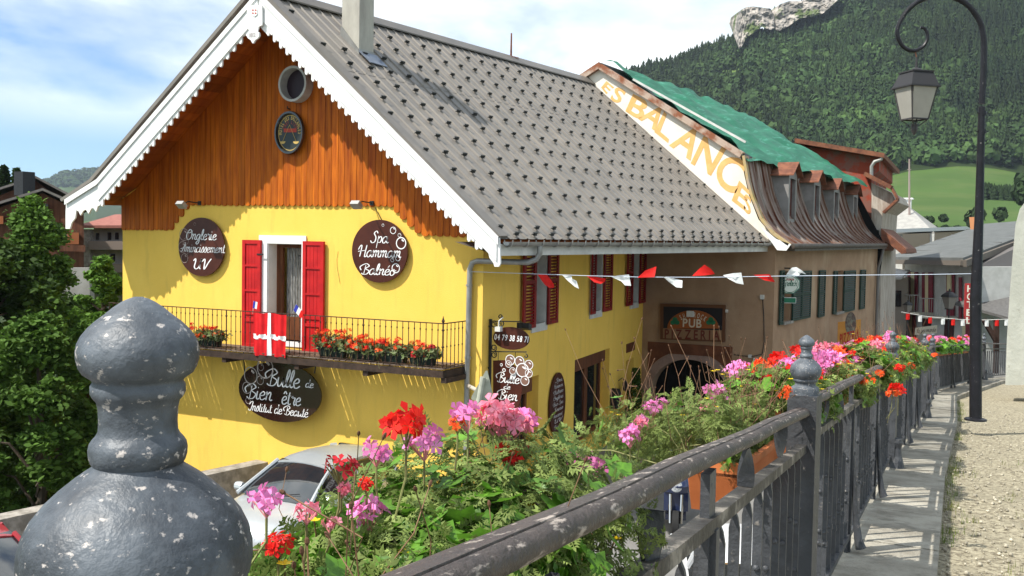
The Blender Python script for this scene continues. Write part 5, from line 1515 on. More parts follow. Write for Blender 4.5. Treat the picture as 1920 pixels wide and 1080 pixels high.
# ---------------------------------------------------------------- lamp post
lb = Vector((-.68, 16.3, 0)); lz = UY(1828, 790, 16.3).z; lb = UY(1829, 788, 16.3)
lp = empty('street_lamp', lb, 'tall black curl topped lamp post with a hanging four sided lantern', 'street lamp')
lampm = M('lamp_paint', (.016, .016, .020), .35, (.011, .011, .013), 8, bump=.25, bscale=30, col3=(.22, .21, .20), s3=26, lo3=.66, hi3=.70)
LD = lb.dot(f0)
def LPp(px, py): return UD(px, py, LD)
top = LPp(1841, 200)
mb = MB(); mb.tube([lb, lb + z0 * .05, LPp(1829.5, 560), LPp(1836, 400), top], [.095, .088, .082, .062, .048], 16)
for z in (0,): mb.lathe([(.16, 0), (.155, .025), (.10, .04)], lb, 16)
mb.build('pole', lampm, lp, True)
cx_, cy_ = 1763, 82
arc = [LPp(1841, 195), LPp(1844, 140), LPp(1845, 100)]
for k in range(1, 30):
    a = R(-2 + 12.0 * k)
    if a < R(180): rx_, ry_ = 81, 85
    r_ = 1 - .0; px = cx_ + 82 * math.cos(a); py = cy_ - 84 * math.sin(a)
    if k <= 15: pts_ = (px, py)
    else:
        u = (k - 15) / 14; rr = 82 - (82 - 26) * min(1, u * 1.35); ccx = 1681 + rr + (8 * u); ccy = 82 - 14 * u * 0
        aa = math.pi + u * math.pi * 1.45; rx = 82 * (1 - u) + 24 * u
        # inner curl centred near (1716, 62)
        e = max(0, 1 - u * 2.2); ox, oy = 1763 * e + 1713 * (1 - e), 82 * e + 66 * (1 - e); q = 82 * e + (33 - 9 * u) * (1 - e)
        pts_ = (ox + q * math.cos(aa), oy - q * math.sin(aa))
    arc.append(LPp(*pts_))
arc = arc[:3] + [LPp(*q) for q in cmr([(1845, 78), (1838, 42), (1815, 10), (1786, -5), (1752, -7), (1722, 3), (1698, 24), (1684, 50), (1683, 66), (1690, 83), (1702, 93), (1716, 95), (1730, 88), (1738, 76), (1739, 64), (1734, 54), (1726, 51)], 5)]
mb = MB(); mb.tube(arc, [.047] * 3 + list(np.linspace(.043, .022, len(arc) - 3)), 10); mb.build('curl_arm', lampm, lp, True)
mb = MB()
for py in (212, 247): q = LPp(1842 - (py - 212) * .02, py); mb.tube([q + z0 * -.03, q + z0 * .03], .058, 12); mb.bar(q - r0 * .09, q + r0 * .09, .03, .012); mb.build('collar', lampm, lp); mb = MB()
lc = LPp(1717, 160)
lan = MB()
zt_, zsh, zbt = LPp(1717, 137).z, LPp(1717, 163).z, LPp(1717, 224).z
ux, uy = Vector((math.cos(R(27.5)), math.sin(R(27.5)), 0)), Vector((-math.sin(R(27.5)), math.cos(R(27.5)), 0))
a8 = R(14); uxx = ux * math.cos(a8) + uy * math.sin(a8); uyy = -ux * math.sin(a8) + uy * math.cos(a8)
def sq(z, h): return [Vector((lc.x, lc.y, z)) + uxx * i * h + uyy * j * h for i, j in ((-1, -1), (1, -1), (1, 1), (-1, 1))]
def frus(mb, z1, h1, z2, h2):
    mb.add(sq(z1, h1) + sq(z2, h2), [(0, 1, 5, 4), (1, 2, 6, 5), (2, 3, 7, 6), (3, 0, 4, 7), (3, 2, 1, 0), (4, 5, 6, 7)])
frus(lan, zsh, .235, zt_, .165); frus(lan, zsh - .02, .25, zsh, .25); frus(lan, zt_, .18, zt_ + .02, .18)
lan.lathe([(.05, zt_), (.06, zt_ + .03), (.09, zt_ + .04), (.06, zt_ + .065), (.02, zt_ + .08), (.012, zt_ + .24)], (lc.x, lc.y, 0), 12)
lt = lan.build('lantern_roof', M('lantern_metal', (.035, .034, .036), .5), lp)
mb = MB(); s1, s2 = sq(zsh - .02, .215), sq(zbt, .135)
for i in range(4): mb.bar(s1[i], s2[i], .018, .018); mb.bar(s2[i], s2[(i + 1) % 4], .018, .02)
zl = LPp(1717, 236).z; s3 = sq(zl, .05)
for i in range(4): mb.bar(s2[i], s3[i], .016, .016); 
mb.tube([Vector((lc.x, lc.y, zl + .02)), Vector((lc.x, lc.y, zl - .06)), Vector((lc.x, lc.y, zl - .14))], [.045, .05, .01], 8)
mb.build('lantern_frame', M('lantern_metal2', (.05, .046, .046), .5), lt)
for i in range(4):
    j = (i + 1) % 4; mb = MB(); ins = .008; c = Vector((lc.x, lc.y, 0))
    mb.face([s1[i].lerp(s1[j], .06), s1[i].lerp(s1[j], .94), s2[i].lerp(s2[j], .94), s2[i].lerp(s2[j], .06)])
    mb.build('pane', M('frosted_pane', (.55, .53, .47), .5, (.48, .46, .41), 2, trans=.45), lt)
mb = MB(); mb.tube([Vector((lc.x, lc.y, zt_ + .22)), LPp(1716, 97)], .01, 6); mb.build('hanger', rustr, lt)

# white plastered pillar at the right edge
mb = MB(); D = 22.5
prp = [(1885, 722), (1888, 640), (1893, 560), (1900, 470), (1905, 418), (1912, 392), (1921, 380), (1990, 372), (2030, 722)]
mb.prism([UD(a, b, D) for a, b in prp], UD(1885, 500, D) * (1.0 / D) ); q = mb.build('pillar', M('whitewashed_plaster', (.60, .60, .52), .9, (.50, .50, .43), 1.5, bump=.5, bscale=12, col3=(.38, .36, .30), s3=5, lo3=.62, hi3=.7))
tag(q, 'whitewashed tapering plaster pillar at the right picture edge', 'pillar')

# ---------------------------------------------------------------- bunting of small red and white pennants
bp0 = Vector((CX - .17, GY - .10, UY(876, 508, GY - .1).z)); bp1 = UD(1838, 513, LD) + Vector((-.05, 0, 0))
bn = Vector((-(bp1 - bp0).y, (bp1 - bp0).x, 0)).normalized()
bun = empty('bunting', bp0.lerp(bp1, .4), 'string of small red and white pennants from the downpipe to the lamp post', 'bunting')
cpx = [(876, 509), (1000, 513.5), (1100, 517), (1200, 519.5), (1330, 520), (1440, 518), (1600, 516), (1750, 514.5), (1838, 513)]
mb = MB(); mb.tube([UP(a, b, bp0, bn) for a, b in cpx], .0055, 6); mb.build('cord', M('pale_blue_cord', (.55, .62, .72), .5), bun)
flagr = M('red_cloth', (.75, .02, .015), .6, (.62, .015, .012), 6, trans=.25); flagw = M('white_cloth', (.80, .82, .80), .6, trans=.25)
Z7 = lambda q: [(900 + a / 6, 460 + b / 6) for a, b in q]; Z5 = lambda q: [(1040 + a / 2.348, 100 + b / 2.348) for a, b in q]; Z8 = lambda q: [(1440 + a / 6, 490 + b / 6) for a, b in q]
pens = [(0, Z7([(645,325),(745,330),(800,385),(835,440),(830,475),(785,480),(740,450),(700,410)])), (1, Z7([(920,335),(1030,345),(1040,375),(1085,400),(1110,490),(1070,465),(990,400)])),
 (0, Z7([(1195,345),(1300,355),(1420,375),(1400,410),(1360,435),(1290,415)])), (1, Z7([(1470,352),(1580,335),(1675,328),(1697,455),(1635,450),(1590,405)])),
 (0, Z5([(365,988),(400,955),(447,938),(444,965),(440,985)])), (1, Z5([(478,983),(520,990),(562,1000),(562,1032),(535,1030),(500,1005)])), (0, Z5([(605,980),(632,952),(660,930),(690,950),(705,972),(660,978)])),
 (1, Z5([(740,977),(785,968),(822,965),(832,1018),(800,1012),(770,995)])), (0, Z5([(875,975),(945,972),(960,990),(970,1008),(925,1000)])), (1, Z8([(205,150),(235,105),(270,70),(320,65),(380,100),(430,145),(375,128),(345,160)]))]
for k, (w, pts) in enumerate(pens):
    mb = MB(); q = []
    for i, (a, b) in enumerate(pts):
        p = UP(a, b, bp0, bn); q.append(p + bn * (.03 * math.sin(i * 1.9 + k)))
    c = sum(q, Vector()) / len(q) + bn * .02; b0 = len(mb.v); mb.v += [tuple(c)] + [tuple(p) for p in q]
    for i in range(len(q)): mb.f.append((0, 1 + i, 1 + (i + 1) % len(q))); mb.a.append(1)
    mb.build('pennant', flagw if w else flagr, bun, True, None)
b2 = empty('bunting', UD(1850, 600, 30), 'far string of square red and white flags crossing behind the lamp post', 'bunting')
D = 34
ca = [(1690, 585), (1740, 594), (1800, 599), (1850, 600), (1900, 598)]
mb = MB(); mb.tube([UD(a, b, D) for a, b in ca], .01, 4); mb.build('cord', offwhite, b2)
for px, w in ((1702, 0), (1725, 1), (1744, 0), (1768, 1), (1787, 0), (1805, 1), (1826, 0), (1850, 1), (1869, 0), (1887, 1)):
    y = interp(px, ca); mb = MB()
    mb.add([UD(px + a, y + b, D + .03 * math.sin(a + b)) for b in (0, 6, 12) for a in (-3.6, 0, 3.6)], [(0, 1, 4, 3), (1, 2, 5, 4), (3, 4, 7, 6), (4, 5, 8, 7)]); mb.build('flag', flagw if w else flagr, b2)

# ---------------------------------------------------------------- signs
uX = Vector((1, 0, 0)); nY = Vector((0, -1, 0))
def wall_sign(y, cx, cy, rx, rz, label, thick=.03, name='oval_sign'):
    c = UY(cx, cy, y); dx = (UY(cx + rx, cy, y) - UY(cx - rx, cy, y)).length / 2; dz = abs(UY(cx, cy - rz, y).z - UY(cx, cy + rz, y).z) / 2
    root = empty(name, (c.x, y, c.z - dz), label, 'sign')
    mb = MB(); disc(mb, c, uX, z0, dx, dz, thick, 48, -nY); p = mb.build('panel', signb, root)
    return root, c, dx, dz
def line(mb, y, word, x0, x1, base, top, kind='script', w=.1):
    a = UY(x0, base, y - .004); b = UY(x1, base, y - .004); h = UY(x0, top, y).z - a.z
    put_word(mb, word, a, uX, z0, (b.x - a.x), h, kind, w)
def bubbles(mb, y, lst, wd=.18):
    for cx, cy, r in lst:
        c = UY(cx, cy, y - .005); rr = (UY(cx + r, cy, y).x - c.x); ring(mb, c, uX, z0, rr, rr * (1 - wd), 20)
        ring(mb, c, uX, z0, rr * .68, rr * .45, 6, a0=30, a1=80)
SYY = GY - .09
s1, c, dx, dz = wall_sign(SYY, 377, 463, 43, 55, 'brown oval sign reading Onglerie Amincissement UV left of the balcony door')
mb = MB(); line(mb, SYY, 'Onglerie', 348, 405, 449, 430, w=.085); line(mb, SYY, 'Amincissement', 338, 421, 472, 455, w=.075); line(mb, SYY, 'UV', 360, 391, 504, 484, w=.09); mb.build('lettering', signw, s1)
mb = MB(); bubbles(mb, SYY, [(345, 440, 9), (342, 463, 8), (346, 484, 7), (349, 471, 5), (365, 420, 2.5), (349, 452, 5)], .10); mb.build('bubble_drawing', M('pale_brown_print', (.34, .25, .22), .5), s1)
s2, c, dx, dz = wall_sign(SYY, 711, 471, 52, 59, 'brown oval sign reading Spa Hammam Balnéo right of the balcony door')
mb = MB(); line(mb, SYY, 'Spa', 694, 727, 455, 433, w=.09); line(mb, SYY, 'Hammam', 671, 751, 481, 459, w=.085); line(mb, SYY, 'Balnéo', 677, 740, 514, 494, w=.09); mb.build('lettering', signw, s2)
mb = MB(); bubbles(mb, SYY, [(737, 432, 6), (749, 441, 3.5), (752, 456, 10), (718, 422, 2.5), (735.5, 487.5, 3.5), (746, 484, 5), (742, 503, 8)]); mb.build('bubble_drawing', signw, s2)
for s_, xs in ((s1, (377,)), (s2, (711,))):
    mb = MB()
    for px in xs: a = UY(px, 470, GY); mb.box((a.x - .4, SYY + .03, a.z - .02), (a.x + .4, SYY + .045, a.z + .02)); mb.box((a.x - .02, SYY + .05, a.z - .02), (a.x + .02, GY, a.z + .02))
    mb.build('wall_bracket', darkm, s_)
Y3 = GY - .30
s3, c, dx, dz = wall_sign(Y3, 523, 735, 77, 56, 'large dark oval sign reading Bulle de Bien être hanging below the balcony')
s3.children[0].data.materials.clear(); s3.children[0].data.materials.append(M('glossy_shade_toned_sign', (.030, .012, .010), .12, (.025, .01, .008), 2, spec=.8))  # the balcony's shade is put into this darker brown
mb = MB(); line(mb, Y3, 'Bulle', 500, 561, 722, 690, w=.085); line(mb, Y3, 'de', 572, 587, 726, 711, w=.1); line(mb, Y3, 'Bien', 462, 509, 746, 718, w=.085); line(mb, Y3, 'être', 527, 563, 757, 730, w=.095); line(mb, Y3, 'Institut de Beauté', 466, 577, 769, 752, w=.085); mb.build('lettering', signw, s3)
mb = MB(); bubbles(mb, Y3, [(470, 704, 13), (488, 713, 7), (489, 688, 6), (463, 727, 9), (465, 751, 5), (497, 690, 16)], .12)
mb.build('bubble_drawing', M('grey_print', (.40, .36, .34), .4), s3)
mb = MB()
for px in (459, 590): a = UY(px, 700, Y3 + .01); b = UY(px + (4 if px > 500 else -3), 684, Y3 + .01); mb.tube([a, (b.x, b.y, zf - .02)], .012, 5)
mb.build('hanging_strap', darkm, s3)
# hotel plaque high on the boarding
YP = GY - .12
p4 = empty('framed_plaque', UY(544, 290, YP), 'dark oval framed plaque of the old hotel hung on the stained boards', 'plaque')
c = UY(544, 249, YP); dx = (UY(571, 249, YP) - UY(517, 249, YP)).length / 2; dz = (UY(544, 208, YP).z - UY(544, 290, YP).z) / 2
mb = MB(); n = 40; vs = []; fs = []
for k in range(n):
    t = 2 * math.pi * k / n; e = uX * (math.cos(t)) ; g = z0 * math.sin(t)
    for s_, o in ((1, .0), (.97, .055), (.88, .055), (.82, .01)): vs.append(c + e * dx * s_ + g * dz * s_ + nY * o)
for k in range(n):
    for j in range(3): a, b = k * 4 + j, ((k + 1) % n) * 4 + j; fs.append((a, a + 1, b + 1, b))
mb.add(vs, fs); mb.build('frame', M('black_gloss_frame', (.02, .02, .018), .2, spec=.8), p4, True)
mb = MB(); disc(mb, c, uX, z0, dx * .86, dz * .86, .02, 40, -nY); mb.build('glass', M('plaque_ground', (.035, .04, .035), .15), p4)
mb = MB(); arc_word(mb, 'HOTEL DES BALLANCES', c + nY * .004, uX, z0, dx * .70, dz * .72, 188, -8, .095, nY * .002); ring(mb, c + nY * .003, uX * .8 * dx, z0 * .8 * dz, 1.02, .98, 40); mb.build('lettering', M('gold_lettering', (.55, .38, .12), .5), p4)
mb = MB(); line(mb, YP - .003, 'CHEVALIER', 532, 558, 249, 243, 'block'); q = [UY(a, b, YP - .006) for a, b in ((532, 241), (556, 241), (556, 248), (532, 248))]
mb = MB(); mb.face(q); arc_word(mb, 'CHEF LIEU', c + nY * .004, uX, z0, dx * .48, dz * .50, 160, 20, .07, nY * .002); mb.build('red_marking', M('red_print', (.40, .05, .03), .5), p4)
mb = MB()
for px in (530, 555): q = UY(px, 265, YP - .006); mb.add([q + uX * (.07 * math.cos(t)) + z0 * (.05 * math.sin(t)) for t in np.linspace(math.pi, 2 * math.pi, 9)], [tuple(range(9))]); mb.bar(q + z0 * .0, UY(543, 234, YP - .006), .006, .006)
mb.build('scales_drawing', M('gold_lettering', (.55, .38, .12), .5), p4)
mb = MB(); a = UY(544, 205, GY - .03); mb.tube([a, a + nY * .08 + z0 * .01, a + nY * .08 + z0 * .05], .012, 6); mb.build('hook', darkm, p4)
# street side oval menu
def SPT(px, py, o=0): return UP(px, py, CC + SN * o, SN)
c = SPT(1046, 757, .05); du = (SPT(1060, 757, .05) - SPT(1031, 757, .05)).length / 2; dzv = (SPT(1046, 700, .05).z - SPT(1046, 816, .05).z) / 2
s5 = empty('oval_sign', (c.x, c.y, c.z - dzv), 'tall brown oval price board on the shaded street wall between the doorways', 'sign')
mb = MB(); disc(mb, c, SD, z0, du, dzv, .03, 40, -SN); mb.build('panel', signb, s5)
mb = MB()
words = ['Spa', 'Hammam', 'Balnéo', 'Onglerie', 'Duo Spa', 'Soins', 'Amincissement', 'UV', 'Beauté']
for k, wd in enumerate(words):
    z = c.z + dzv * (.70 - k * .185); hw = du * .62 * math.sqrt(max(.1, 1 - ((z - c.z) / dzv) ** 2)); put_word(mb, wd.replace('D', 'B'), Vector((c.x, c.y, 0)) - SD * hw + z0 * z, SD, z0, hw * 2, dzv * .13, 'script', .1, SN * .006)
mb.build('lettering', M('dim_lettering', (.55, .52, .5), .6), s5)

# projecting bracket with two boards
YB = UP(915, 700, CC, SN).y
br_ = empty('wrought_iron_bracket', UY(918, 830, YB), 'black wrought iron bracket carrying two brown boards on the street corner', 'bracket')
bxx = UY(918.5, 700, YB).x
mb = MB(); mb.bar((bxx, YB, UY(918, 598, YB).z), (bxx, YB, UY(918, 830, YB).z), .04, .04); mb.build('upright', darkm, br_)
wallx = CC.x + (YB - GY) * (WW.x - CC.x) / (EY - GY)
mb = MB()
for py in (612, 690, 800): z = UY(918, py, YB).z; mb.bar((wallx - .02, YB, z), (bxx, YB, z), .03, .03)
for py, x1 in ((602, 974), (659, 987)): a, b = UY(919, py, YB), UY(x1, py + 1, YB); mb.bar(a, b, .018, .018)
def curl(mb, cx, cy, r, a0, a1, y=YB):
    pts = []
    for k in range(14):
        u = k / 13; a = R(a0 + (a1 - a0) * u); q = r * (1 - .65 * u); p = UY(cx, cy, y); s_ = (UY(cx + 1, cy, y) - p).length; pts.append(p + uX * (q * s_ * math.cos(a)) + z0 * (q * s_ * math.sin(a)))
    mb.tube(pts, .010, 5)
for q in ((926, 608, 6, 90, -400), (940, 606, 6, 200, 600), (926, 652, 6, -90, 400), (926, 665, 6, 90, -400), (986, 668, 4, 90, -200), (938, 594, 4, 0, 400)): curl(mb, *q)
mb.build('scrollwork', darkm, br_)
ph = empty('phone_sign', UY(957, 654, YB), 'small brown oval board with telephone number 04 79 38 58 71', 'sign')
c = UY(958, 634.5, YB); k_ = (UY(959, 634.5, YB) - c).length
mb = MB(); disc(mb, c, uX, z0, 34 * k_, 19 * k_, .02, 40, -nY); mb.build('panel', signb, ph)
mb = MB(); V, Fs, L = block_word('04 79 38 58 71', .12); a = UY(926.5, 636.5, YB - .004); b = UY(990, 641, YB - .004); kk = (b - a).length / L; h = 9.5 * k_
mb.add([a + uX * (p[0] * kk + p[1] * .012) + z0 * (p[1] * h - p[0] * kk * .015) for p in V], Fs); mb.build('lettering', signw, ph)
mb = MB()
for px in (940, 975): a = UY(px, 617, YB); mb.tube([a, (a.x, YB, UY(px, 603, YB).z)], .006, 4)
mb.build('hanger', darkm, ph)
bb = empty('hanging_sign', UY(952, 800, YB), 'brown hanging board reading Bulle de Bien être with a cluster of bubbles', 'sign')
mb = MB(); out = [(924.5, 676), (950, 675), (970, 690), (980, 700), (979, 730), (976, 748), (972, 765), (965, 790), (958, 800), (924.5, 800)]
mb.prism([UY(a, b, YB) for a, b in out], (0, .02, 0)); mb.build('panel', signb, bb)
mb = MB(); line(mb, YB, 'Bulle', 932, 973, 716, 697, w=.1); line(mb, YB, 'de', 944, 956, 729, 719.5, w=.12); line(mb, YB, 'Bien', 934, 969, 748, 729, w=.1); line(mb, YB, 'être', 938, 964, 765, 751, w=.11); mb.build('lettering', signw, bb)
bl = [(956.5, 675, 9), (953.5, 682.5, 6), (974, 678, 9), (991.5, 684, 8), (979.5, 694, 12), (991.5, 700, 7), (984, 714, 8.2), (961, 695.5, 6)]
mb = MB()
for k, (x_, y_, r_) in enumerate(bl): c = UY(x_, y_, YB - .008 - .002 * k); disc(mb, c, uX, z0, r_ * k_, r_ * k_, .006, 24, -nY)
mb.build('bubble_disc', M('bubble_brown', (.20, .11, .08), .3), bb)
mb = MB()
for k, (x_, y_, r_) in enumerate(bl):
    c = UY(x_, y_, YB - .011 - .002 * k); ring(mb, c, uX, z0, r_ * k_, r_ * k_ * .86, 24); q = UY(x_ + r_ * .25, y_ - r_ * .35, YB - .0115 - .002 * k); disc(mb, q, uX + z0 * -.5, z0, r_ * k_ * .3, r_ * k_ * .13, .001, 12, -nY)
for x_, y_, r_ in ((940, 684, 2.6), (945, 694, 3.2)): ring(mb, UY(x_, y_, YB - .005), uX, z0, r_ * k_, r_ * k_ * .6, 12)
mb.build('bubble_rim', signw, bb)
mb = MB()
for px in (934, 966): a = UY(px, 676, YB); mb.tube([a, (a.x, YB, UY(px, 660, YB).z)], .006, 4)
mb.build('hanger', darkm, bb)
# lamps on the wall
def flood(px, py, px2, py2, label, gr):
    y0_ = GY - .65; a = UY(px, py, y0_); root = empty('floodlight', a, label, 'floodlight', gr)
    mb = MB(); mb.obox(a, uX * .09, Vector((0, -.05, .045)), Vector((0, .045, .05)) * .6); mb.build('housing', M('flood_grey', (.35, .35, .34), .4, metal=.3), root)
    mb = MB(); mb.obox(a + Vector((0, .028, -.033)), uX * .075, Vector((0, -.042, .038)), Vector((0, .004, .004))); mb.build('lens', M('lamp_lens', (.6, .6, .58), .15), root)
    mb = MB(); b = UY(px2, py2, GY - .03); mb.tube([a + Vector((.05, .04, .03)), Vector((b.x, GY - .35, b.z + .02)), b], .012, 6); mb.box((b.x - .04, GY - .06, b.z - .04), (b.x + .04, GY, b.z + .04)); mb.build('arm', darkm, root)
flood(340, 384, 375, 381, 'small grey floodlight on an arm above the left oval sign', 'floodlights on the gable')
flood(668, 384, 698, 381, 'small grey floodlight on an arm above the right oval sign', 'floodlights on the gable')
for px, py, lab in ((1172, 723, 'small black wall lantern beside the hanging black mailbox'), (1197, 714, 'small black wall lantern at the corner next to the arch')):
    a = SPT(px, py, .18); r_ = empty('wall_lantern', a, lab, 'wall lantern', 'wall lanterns on the yellow street side')
    mb = MB(); mb.lathe([(.03, -.14), (.06, -.1), (.075, .05), (.08, .06), (.03, .12), (.005, .14)], a, 6); mb.build('lantern', darkm, r_)
    mb = MB(); mb.tube([a + z0 * .14, a + z0 * .2 - SN * .08, a + z0 * .1 - SN * .2], .012, 5); mb.build('arm', darkm, r_)
a = SPT(1154, 752, .10); r_ = empty('mailbox', a + z0 * -.2, 'black gabled mailbox hanging on the shaded yellow wall', 'mailbox')
mb = MB(); mb.obox(a, SD * .19, SN * .08, z0 * .17); mb.build('box', darkm, r_)
mb = MB(); mb.prism([a + z0 * .16 - SD * .22 - SN * .1, a + z0 * .16 + SD * .22 - SN * .1, a + z0 * .33 - SN * .1], SN * .2); mb.build('lid', darkm, r_)
# flood lamp hanging at the bracket
a = UY(935, 617, YB - .1); r_ = empty('floodlight', a, 'small white topped spotlight clipped above the telephone board', 'floodlight', None)
mb = MB(); mb.obox(a, uX * .05, Vector((0, .05, 0)), z0 * .04); mb.tube([a + z0 * .04, a + z0 * .14, a + Vector((.03, .1, .2))], .012, 5); mb.build('housing', offwhite, r_)
a = SPT(983, 612, .45); r_ = empty('floodlight', a, 'dark spotlight on an arm below the first red shutter of the street side', 'floodlight', None)
mb = MB(); mb.obox(a, uX * .12, Vector((0, .06, -.02)), z0 * .05); mb.tube([a + z0 * .05, SPT(975, 602, .1)], .012, 5); mb.build('housing', darkm, r_)
# road sign seen from behind
YS = GY - .75
rs = empty('road_sign', UY(915, 760, YS), 'grey back of a triangular road sign clamped on the downpipe', 'road sign')
tn = Vector((.55, -.83, 0)).normalized(); 
P_s = lambda a, b, o=0: UP(a, b, UY(915, 740, YS), tn) - tn * o
mb = MB(); mb.prism([P_s(911, 695), P_s(914, 695), P_s(928, 757), P_s(926, 761), P_s(884, 749), P_s(884, 744)], -tn * .006); mb.build('plate', M('sign_back', (.40, .42, .34), .5, (.34, .36, .29), 8, metal=.2), rs)
mb = MB(); mb.tube([P_s(905, 706, -.05), P_s(896, 759, -.05)], .045, 10); mb.bar(P_s(900, 711, -.01), P_s(914, 713, -.01), .05, .05); mb.bar(P_s(893, 748, -.01), P_s(922, 757, -.01), .05, .05)
mb.build('tube', M('sign_tube', (.42, .43, .35), .5, (.34, .35, .28), 8), rs)
mb = MB(); mb.tube([(wxp, GY - .10, UY(870, 720, GY).z), P_s(902, 735, -.05)], .034, 10); mb.build('clamp_arm', M('clamp_pink_grey', (.50, .45, .38), .5), rs)

# pub signs
YU = EY - .10
ps = empty('pub_sign', UY(1299, 636, YU), 'framed board reading Shamrock Pub Pizzeria above the arch', 'sign')
def UU(a, b, o=0): return UY(1200 + a / 5.685, 550 + b / 5.685, YU - o)
mb = MB(); mb.prism([UU(215, 108), UU(910, 125), UU(905, 520), UU(215, 490)], (0, .04, 0)); mb.build('frame', M('sign_frame', (.12, .05, .022), .6), ps)
mb = MB(); mb.face([UU(250, 140, .004), UU(880, 160, .004), UU(875, 395, .004), UU(250, 370, .004)]); mb.build('dark_ground', M('sign_black', (.015, .014, .016), .6), ps)
mb = MB(); pts = [UU(565 - 275 * math.cos(t), 375 - 195 * math.sin(t) + (0), .012) for t in np.linspace(0, math.pi, 25)]; mb.prism(pts, (0, .01, 0)); mb.build('orange_arch', M('orange_board', (.30, .085, .02), .6), ps)
mb = MB(); mb.face([UU(245, 372, .008), UU(870, 395, .008), UU(868, 500, .008), UU(245, 478, .008)]); mb.build('tan_band', M('tan_band', (.26, .15, .08), .7), ps)
mb = MB(); arc_word(mb, 'SHAMROCK', UU(560, 400, .02), uX, z0, (UU(835, 0).x - UU(565, 0).x) * .80, (UU(0, 180).z - UU(0, 375).z) * .86, 133, 47, .14, Vector((0, 0, 0)))
V, Fs, L = block_word('PUB', .12); a, b = UU(455, 355, .02), UU(655, 365, .02); mb.add([a + uX * (p[0] / L * (b.x - a.x)) + z0 * (p[1] * (UU(0, 272).z - UU(0, 358).z)) for p in V], Fs); mb.build('lettering', M('pub_lettering', (.60, .52, .40), .6), ps)
mb = MB(); V, Fs, L = block_word('PIZZERIA', .3); a, b = UU(262, 478, .016), UU(850, 498, .016); mb.add([a + uX * (p[0] / L * (b.x - a.x)) + z0 * (p[1] * (UU(0, 395).z - UU(0, 490).z) + (b.z - a.z) * p[0] / L) for p in V], Fs); mb.build('pizzeria_lettering', M('dark_red_lettering', (.13, .025, .015), .6), ps)
mb = MB()
for cx in (372, 755):
    for k in range(3):
        t = R(90 + 120 * k); q = UU(cx + 26 * math.cos(t), 300 - 22 * math.sin(t), .022); disc(mb, q, uX, z0, .075, .065, .004, 14, -nY)
    mb.build('shamrock', M('shamrock_green', (.02, .16, .07), .6), ps); mb = MB()
mb = MB(); q = UU(540, 218, .03); mb.box(q + Vector((-.09, -.1, -.08)), q + Vector((.09, 0, .08))); mb.build('sign_light', offwhite, ps)
# octagonal beer sign
YO = EY + .9; a = UD(1481, 533, 27.2)
bs_ = empty('beer_sign', a, 'eight sided white and green beer sign projecting beside the shuttered window', 'sign')
on = Vector((.46, -.887, 0)).normalized() * 1; ou = Vector((.887, .46, 0)).normalized()
k_ = 27.2 / F
mb = MB(); mb.prism([a + ou * (20.5 * k_ * math.cos(R(22.5 + 45 * i))) + z0 * (19 * k_ * math.sin(R(22.5 + 45 * i))) for i in range(8)], -on * .14); mb.build('box', M('sign_rim_green', (.10, .22, .16), .5), bs_)
mb = MB(); mb.prism([a + on * .006 + ou * (18.5 * k_ * math.cos(R(22.5 + 45 * i))) + z0 * (17 * k_ * math.sin(R(22.5 + 45 * i))) for i in range(8)], on * .004); mb.build('face', M('sign_face', (.66, .70, .62), .4), bs_)
mb = MB(); ring(mb, a + on * .014, ou, z0, 15.8 * k_, 14.9 * k_, 30); V, Fs, L = script_word('Grolsch'.replace('G', 'G').replace('h', 'h'), .13) if True else 0
w_ = 25 * k_; mb.add([a + on * .014 - ou * (w_ / 2) + z0 * (-3 * k_) + ou * (p[0] / L * w_) + z0 * (p[1] * 11 * k_) for p in V], Fs); mb.build('lettering', M('sign_green', (.02, .13, .07), .5), bs_)
mb = MB(); put_word(mb, 'PREMIUM', a + on * .014 - ou * 7 * k_ + z0 * 7 * k_, ou, z0, 14 * k_, 4 * k_, 'block'); mb.build('red_lettering', M('red_print', (.40, .05, .03), .5), bs_)
mb = MB(); b = a + z0 * -30 * k_ + ou * -2 * k_; mb.obox(b, ou * 14 * k_, on * .04, z0 * 5.5 * k_); mb.build('lower_plate', offwhite, bs_)
mb = MB(); mb.obox(b + on * .043, ou * 12.8 * k_, on * .004, z0 * 4.3 * k_); mb.build('green_field', M('plate_green', (.02, .15, .08), .5), bs_)
mb = MB(); mb.tube([a + z0 * 19 * k_, a + z0 * 30 * k_], .02, 6); w2 = PA((a - A_).dot(ad), a.z + 30 * k_); mb.tube([a + z0 * 30 * k_, w2], .02, 6); mb.build('arm', darkm, bs_)
# orange pizzeria banner
bo = empty('banner', UP(1593, 650, A_ + sn * .5, sn), 'orange pizzeria banner with red lettering hung on the shaded street wall', 'banner')
on = (Vector((.35, -.93, 0))).normalized(); b0_ = UD(1593, 626, 31.5)
def BP(a, b, o=0): return UP(1440 + a / 6, 490 + b / 6, b0_, on) + on * o
mb = MB(); mb.prism([BP(788, 685), BP(1045, 652), BP(1040, 905), BP(780, 975)], -on * .03); mb.build('cloth', M('orange_banner', (.62, .30, .07), .7, (.55, .24, .05), 3), bo)
mb = MB(); q = BP(930, 700, .01); mb.prism([q + Vector((-on.y, on.x, 0)) * (.17 * math.cos(t)) + z0 * (.37 * math.sin(t)) for t in np.linspace(0, 6.28, 20)[:-1]], -on * .02); mb.build('oval_picture', M('banner_picture', (.12, .08, .07), .7, (.20, .2, .15), 9), bo)
mb = MB(); V, Fs, L = block_word('PIZZERIA', .12); a, b = BP(806, 935, .012), BP(1022, 875, .012); e = b - a; mb.add([a + e * (p[0] / L) + z0 * (p[1] * .33) for p in V], Fs); mb.build('lettering', M('banner_red', (.42, .035, .02), .6), bo)

